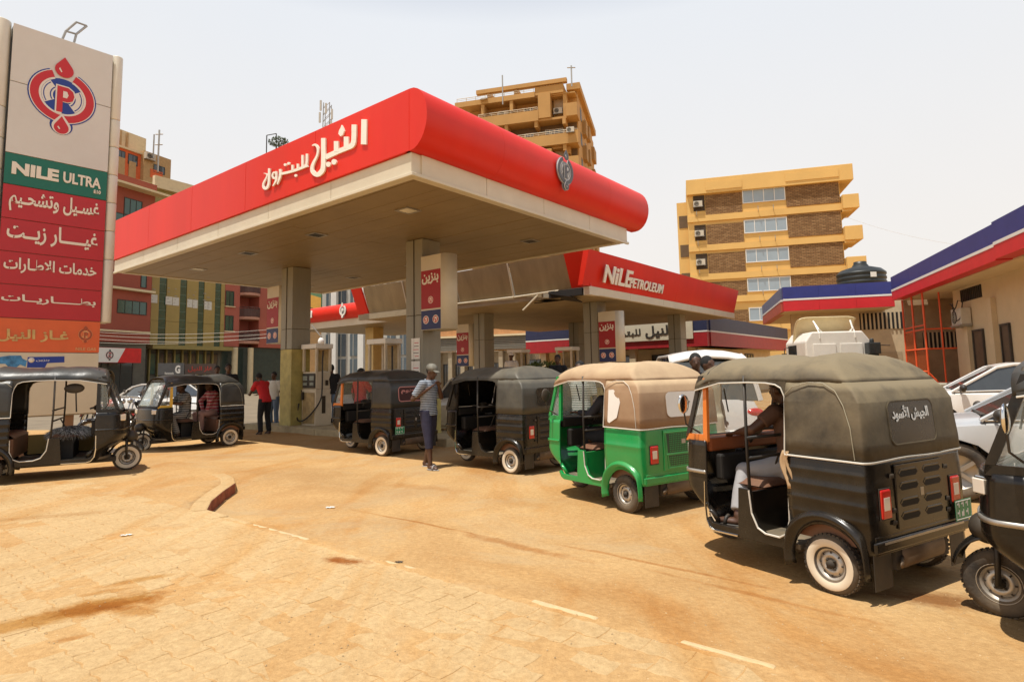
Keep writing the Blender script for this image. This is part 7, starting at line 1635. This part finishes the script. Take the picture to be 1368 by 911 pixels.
    for w_ in wx:
        for s in (1, -1):
            b = MB(); b.lathe([(.20, -.08), (.24, -.10), (.30, -.10), (.33, -.07), (.33, .07), (.30, .10), (.24, .10), (.20, .08)], 32, axis='y'); o = b.build('wheel', rubber, e, loc=(w_, s*(W-.13), .33))
            b = MB(); b.lathe([(.205, s*.085), (.19, s*.05), (.001, s*.06)], 28, axis='y')
            for k in range(5): a = 2*PI*k/5; b.obox((.12*math.cos(a), s*.07, .12*math.sin(a)), (.085*math.cos(a), 0, .085*math.sin(a)), (-.022*math.sin(a), 0, .022*math.cos(a)), (0, .012, 0))
            b.build('rim', steel, o)
    return e
car('white sedan parked against the right cream building', 9.6, 11.55, -60, carwhite, z=.14)
car('silver sedan right behind the largest black rickshaw', 6.75, 7.15, -58, carsilver)
car('white van standing beyond the green rickshaw', 3.78, 12.7, 8, carwhite, kind='van', cat='van')
q = D(610, 540, 15.0); car('dusty beige hatchback between the third and fourth rickshaws', q.x+.3, q.y+2.2, 190, carbeige, kind='hatch')
q = D(437, 530, 20.0); car('white car with red tail lamps beyond the pump island', q.x+.1, q.y+1.5, -30, carwhite, kind='hatch')
q = D(200, 530, 21.0); car('white car on the street behind the yellow nosed rickshaw', q.x, q.y+1.0, 120, carwhite, kind='sedan')
# ------------------------------------------------------------------ white truck seen from behind
q = D(1120, 470, 22.0); tk = empty('truck', (q.x, q.y, 0), R(-6), 'white truck cab with cream roof deflector and black air intake', 'truck')
tw_ = M('truck_white', (0.76, 0.73, 0.65), .4, var=.05, dust=.15)
zt = 1.58+(489-442)*22/800; w = 1.14
b = MB(); pr = [(-w, .6), (-w, zt-.35), (-w+.25, zt), (w-.25, zt), (w, zt-.35), (w, .6)]; b.prism(pr, (0, 0, 0), (1, 0, 0), (0, 0, 1), (0, 1, 0), 2.1); b.build('cab', tw_, tk, bevel=.05)
for x0, x1 in ((-.88, -.07), (.07, .85)):
    for z0, z1 in ((zt-1.0, zt-.45), (zt-1.22, zt-1.10), (zt-1.40, zt-1.29), (zt-1.9, zt-1.5)): bx('pressed_panel', tk, tw_, x0, x1, -.035, -.003, z0, z1, .015)
b = MB(); b.grid(lambda u, v: ((2*u-1)*(1.14-.08*v), 1.3-.5*v**1.5, zt-.30+.92*math.sin(v*PI/2)-(.10*(abs(2*u-1))**8)), 24, 10); b.build('roof_deflector', M('deflector_cream', (0.62, 0.50, 0.28), .4, var=.08), tk, solid=.05)
b = MB()
for s in (-1, 1): b.tube([(s*.66, .4, zt+.42), (s*.60, .1, zt+.1), (s*.5, .1, zt)], .03, 6).tube([(s*.66, .4, zt+.42), (s*.62, .0, zt-.05), (s*.62, -.02, zt-.25)], .02, 6)
b.build('deflector_strut', tw_, tk)
b = MB(); b.box(.86, 1.28, -.45, -.12, zt-.86, zt-.45).box(.94, 1.22, -.40, -.15, zt-1.9, zt-.86); b.lathe([(.001, 0), (.08, 0), (.07, .14), (.001, .15)], 10, (1.05, -.28, zt-.45)); b.build('air_intake', M('intake_black', (0.03, 0.035, 0.035), .5), tk, bevel=.03)
b = MB()
for k in range(9): b.box(.88+.045*k, .895+.045*k, -.462, -.452, zt-.82, zt-.50)
b.build('intake_slats', blackplain, tk); b = MB(); b.tube([(-w, 1.6, zt-.5), (-w-.25, 1.5, zt-.55), (-w-.27, 1.5, zt-1.5), (-w, 1.6, zt-1.7)], .02, 6); b.box(-w-.38, -w-.2, 1.4, 1.46, zt-1.2, zt-.75); b.tube([(1.28, -.2, zt-.55), (1.75, -.1, zt-.56)], .02, 5); b.build('mirror_bracket', blackplain, tk)
bx('side_window', tk, glassd, -w-.004, -w+.0-.001, .9, 1.8, zt-1.2, zt-.45); bx('chassis', tk, undercar, -.5, .5, -3.5, 2.0, .55, .9); bx('flat_bed', tk, M('bed_steel', (0.3, 0.27, 0.2), .7), -1.2, 1.2, -6, -.7, .92, 1.05)
for yy in (1.2, -3.8, -5.0):
    for s in (-1, 1): b = MB(); b.lathe([(.2, -.14), (.42, -.15), (.5, -.1), (.5, .1), (.42, .15), (.2, .14)], 24, axis='x'); b.build('wheel', rubber, tk, loc=(s*1.0, yy, .5))
# ------------------------------------------------------------------ rugs, covers and small things inside the rickshaws
def tk_local(key, z=0): x, y, az = TUK[key]; return (x, y, z), R(90-az)
loc, rz = tk_local('t1', PZ); fur = empty('fur_seat_cover', loc, rz, 'grey shaggy fur cover draped over the driver seat of the left rickshaw', 'seat cover')
b = MB(); rnd = random.Random(3)
cx_, cz_ = .93, .70
for i in range(2600):
    a = rnd.uniform(0, 2*PI); t = rnd.uniform(-.4, 1); s = math.sqrt(max(0, 1-t*t)); p = Vector((cx_+.27*s*math.cos(a), .42*s*math.sin(a), cz_-.05+.10*t)); d = Vector((s*math.cos(a)*1.2, s*math.sin(a)*.8, t*.5-.9)).normalized(); d = (d+Vector((rnd.gauss(0, .25), rnd.gauss(0, .25), rnd.gauss(0, .25)))).normalized(); l_ = rnd.uniform(.05, .12); w_ = d.orthogonal().normalized()*.004
    b.add([p-w_, p+w_, p+d*l_], [(0, 1, 2)], rnd.choice([0, 0, 1, 2]))
b.ball((cx_, 0, cz_-.05), (.26, .41, .10), 16, 8, 2); b.build('fur', [M('fur_grey', (0.30, 0.29, 0.27), .8), M('fur_light', (0.55, 0.53, 0.50), .8), M('fur_dark', (0.05, 0.048, 0.045), .8)], fur)
loc, rz = tk_local('big'); cv = empty('seat_cushion_cover', loc, rz, 'cream fringe cloth hanging at the rear door edge of the largest rickshaw', 'cloth')
b = MB(); b.grid(lambda u, v: (.235+.055*u+.02*math.sin(v*5), .652+.012*math.sin(u*6+v*4), .96-.27*v), 6, 10); b.build('cloth', M('cream_cloth', (0.42, 0.28, 0.15), .8, var=.2, scale=8), cv, solid=.02)

loc, rz = tk_local('t1', PZ); mr = empty('hanging_mirror', loc, rz, 'black oval mirror hanging on a stalk inside the left rickshaw', 'mirror')
b = MB(); b.ball((.98, -.42, 1.34), (.13, .03, .075), 16, 10); b.build('mirror_head', blackplain, mr); b = MB(); b.tube([(1.0, -.42, 1.30), (1.02, -.42, .98)], .01, 6); b.build('stalk', blackplain, mr)
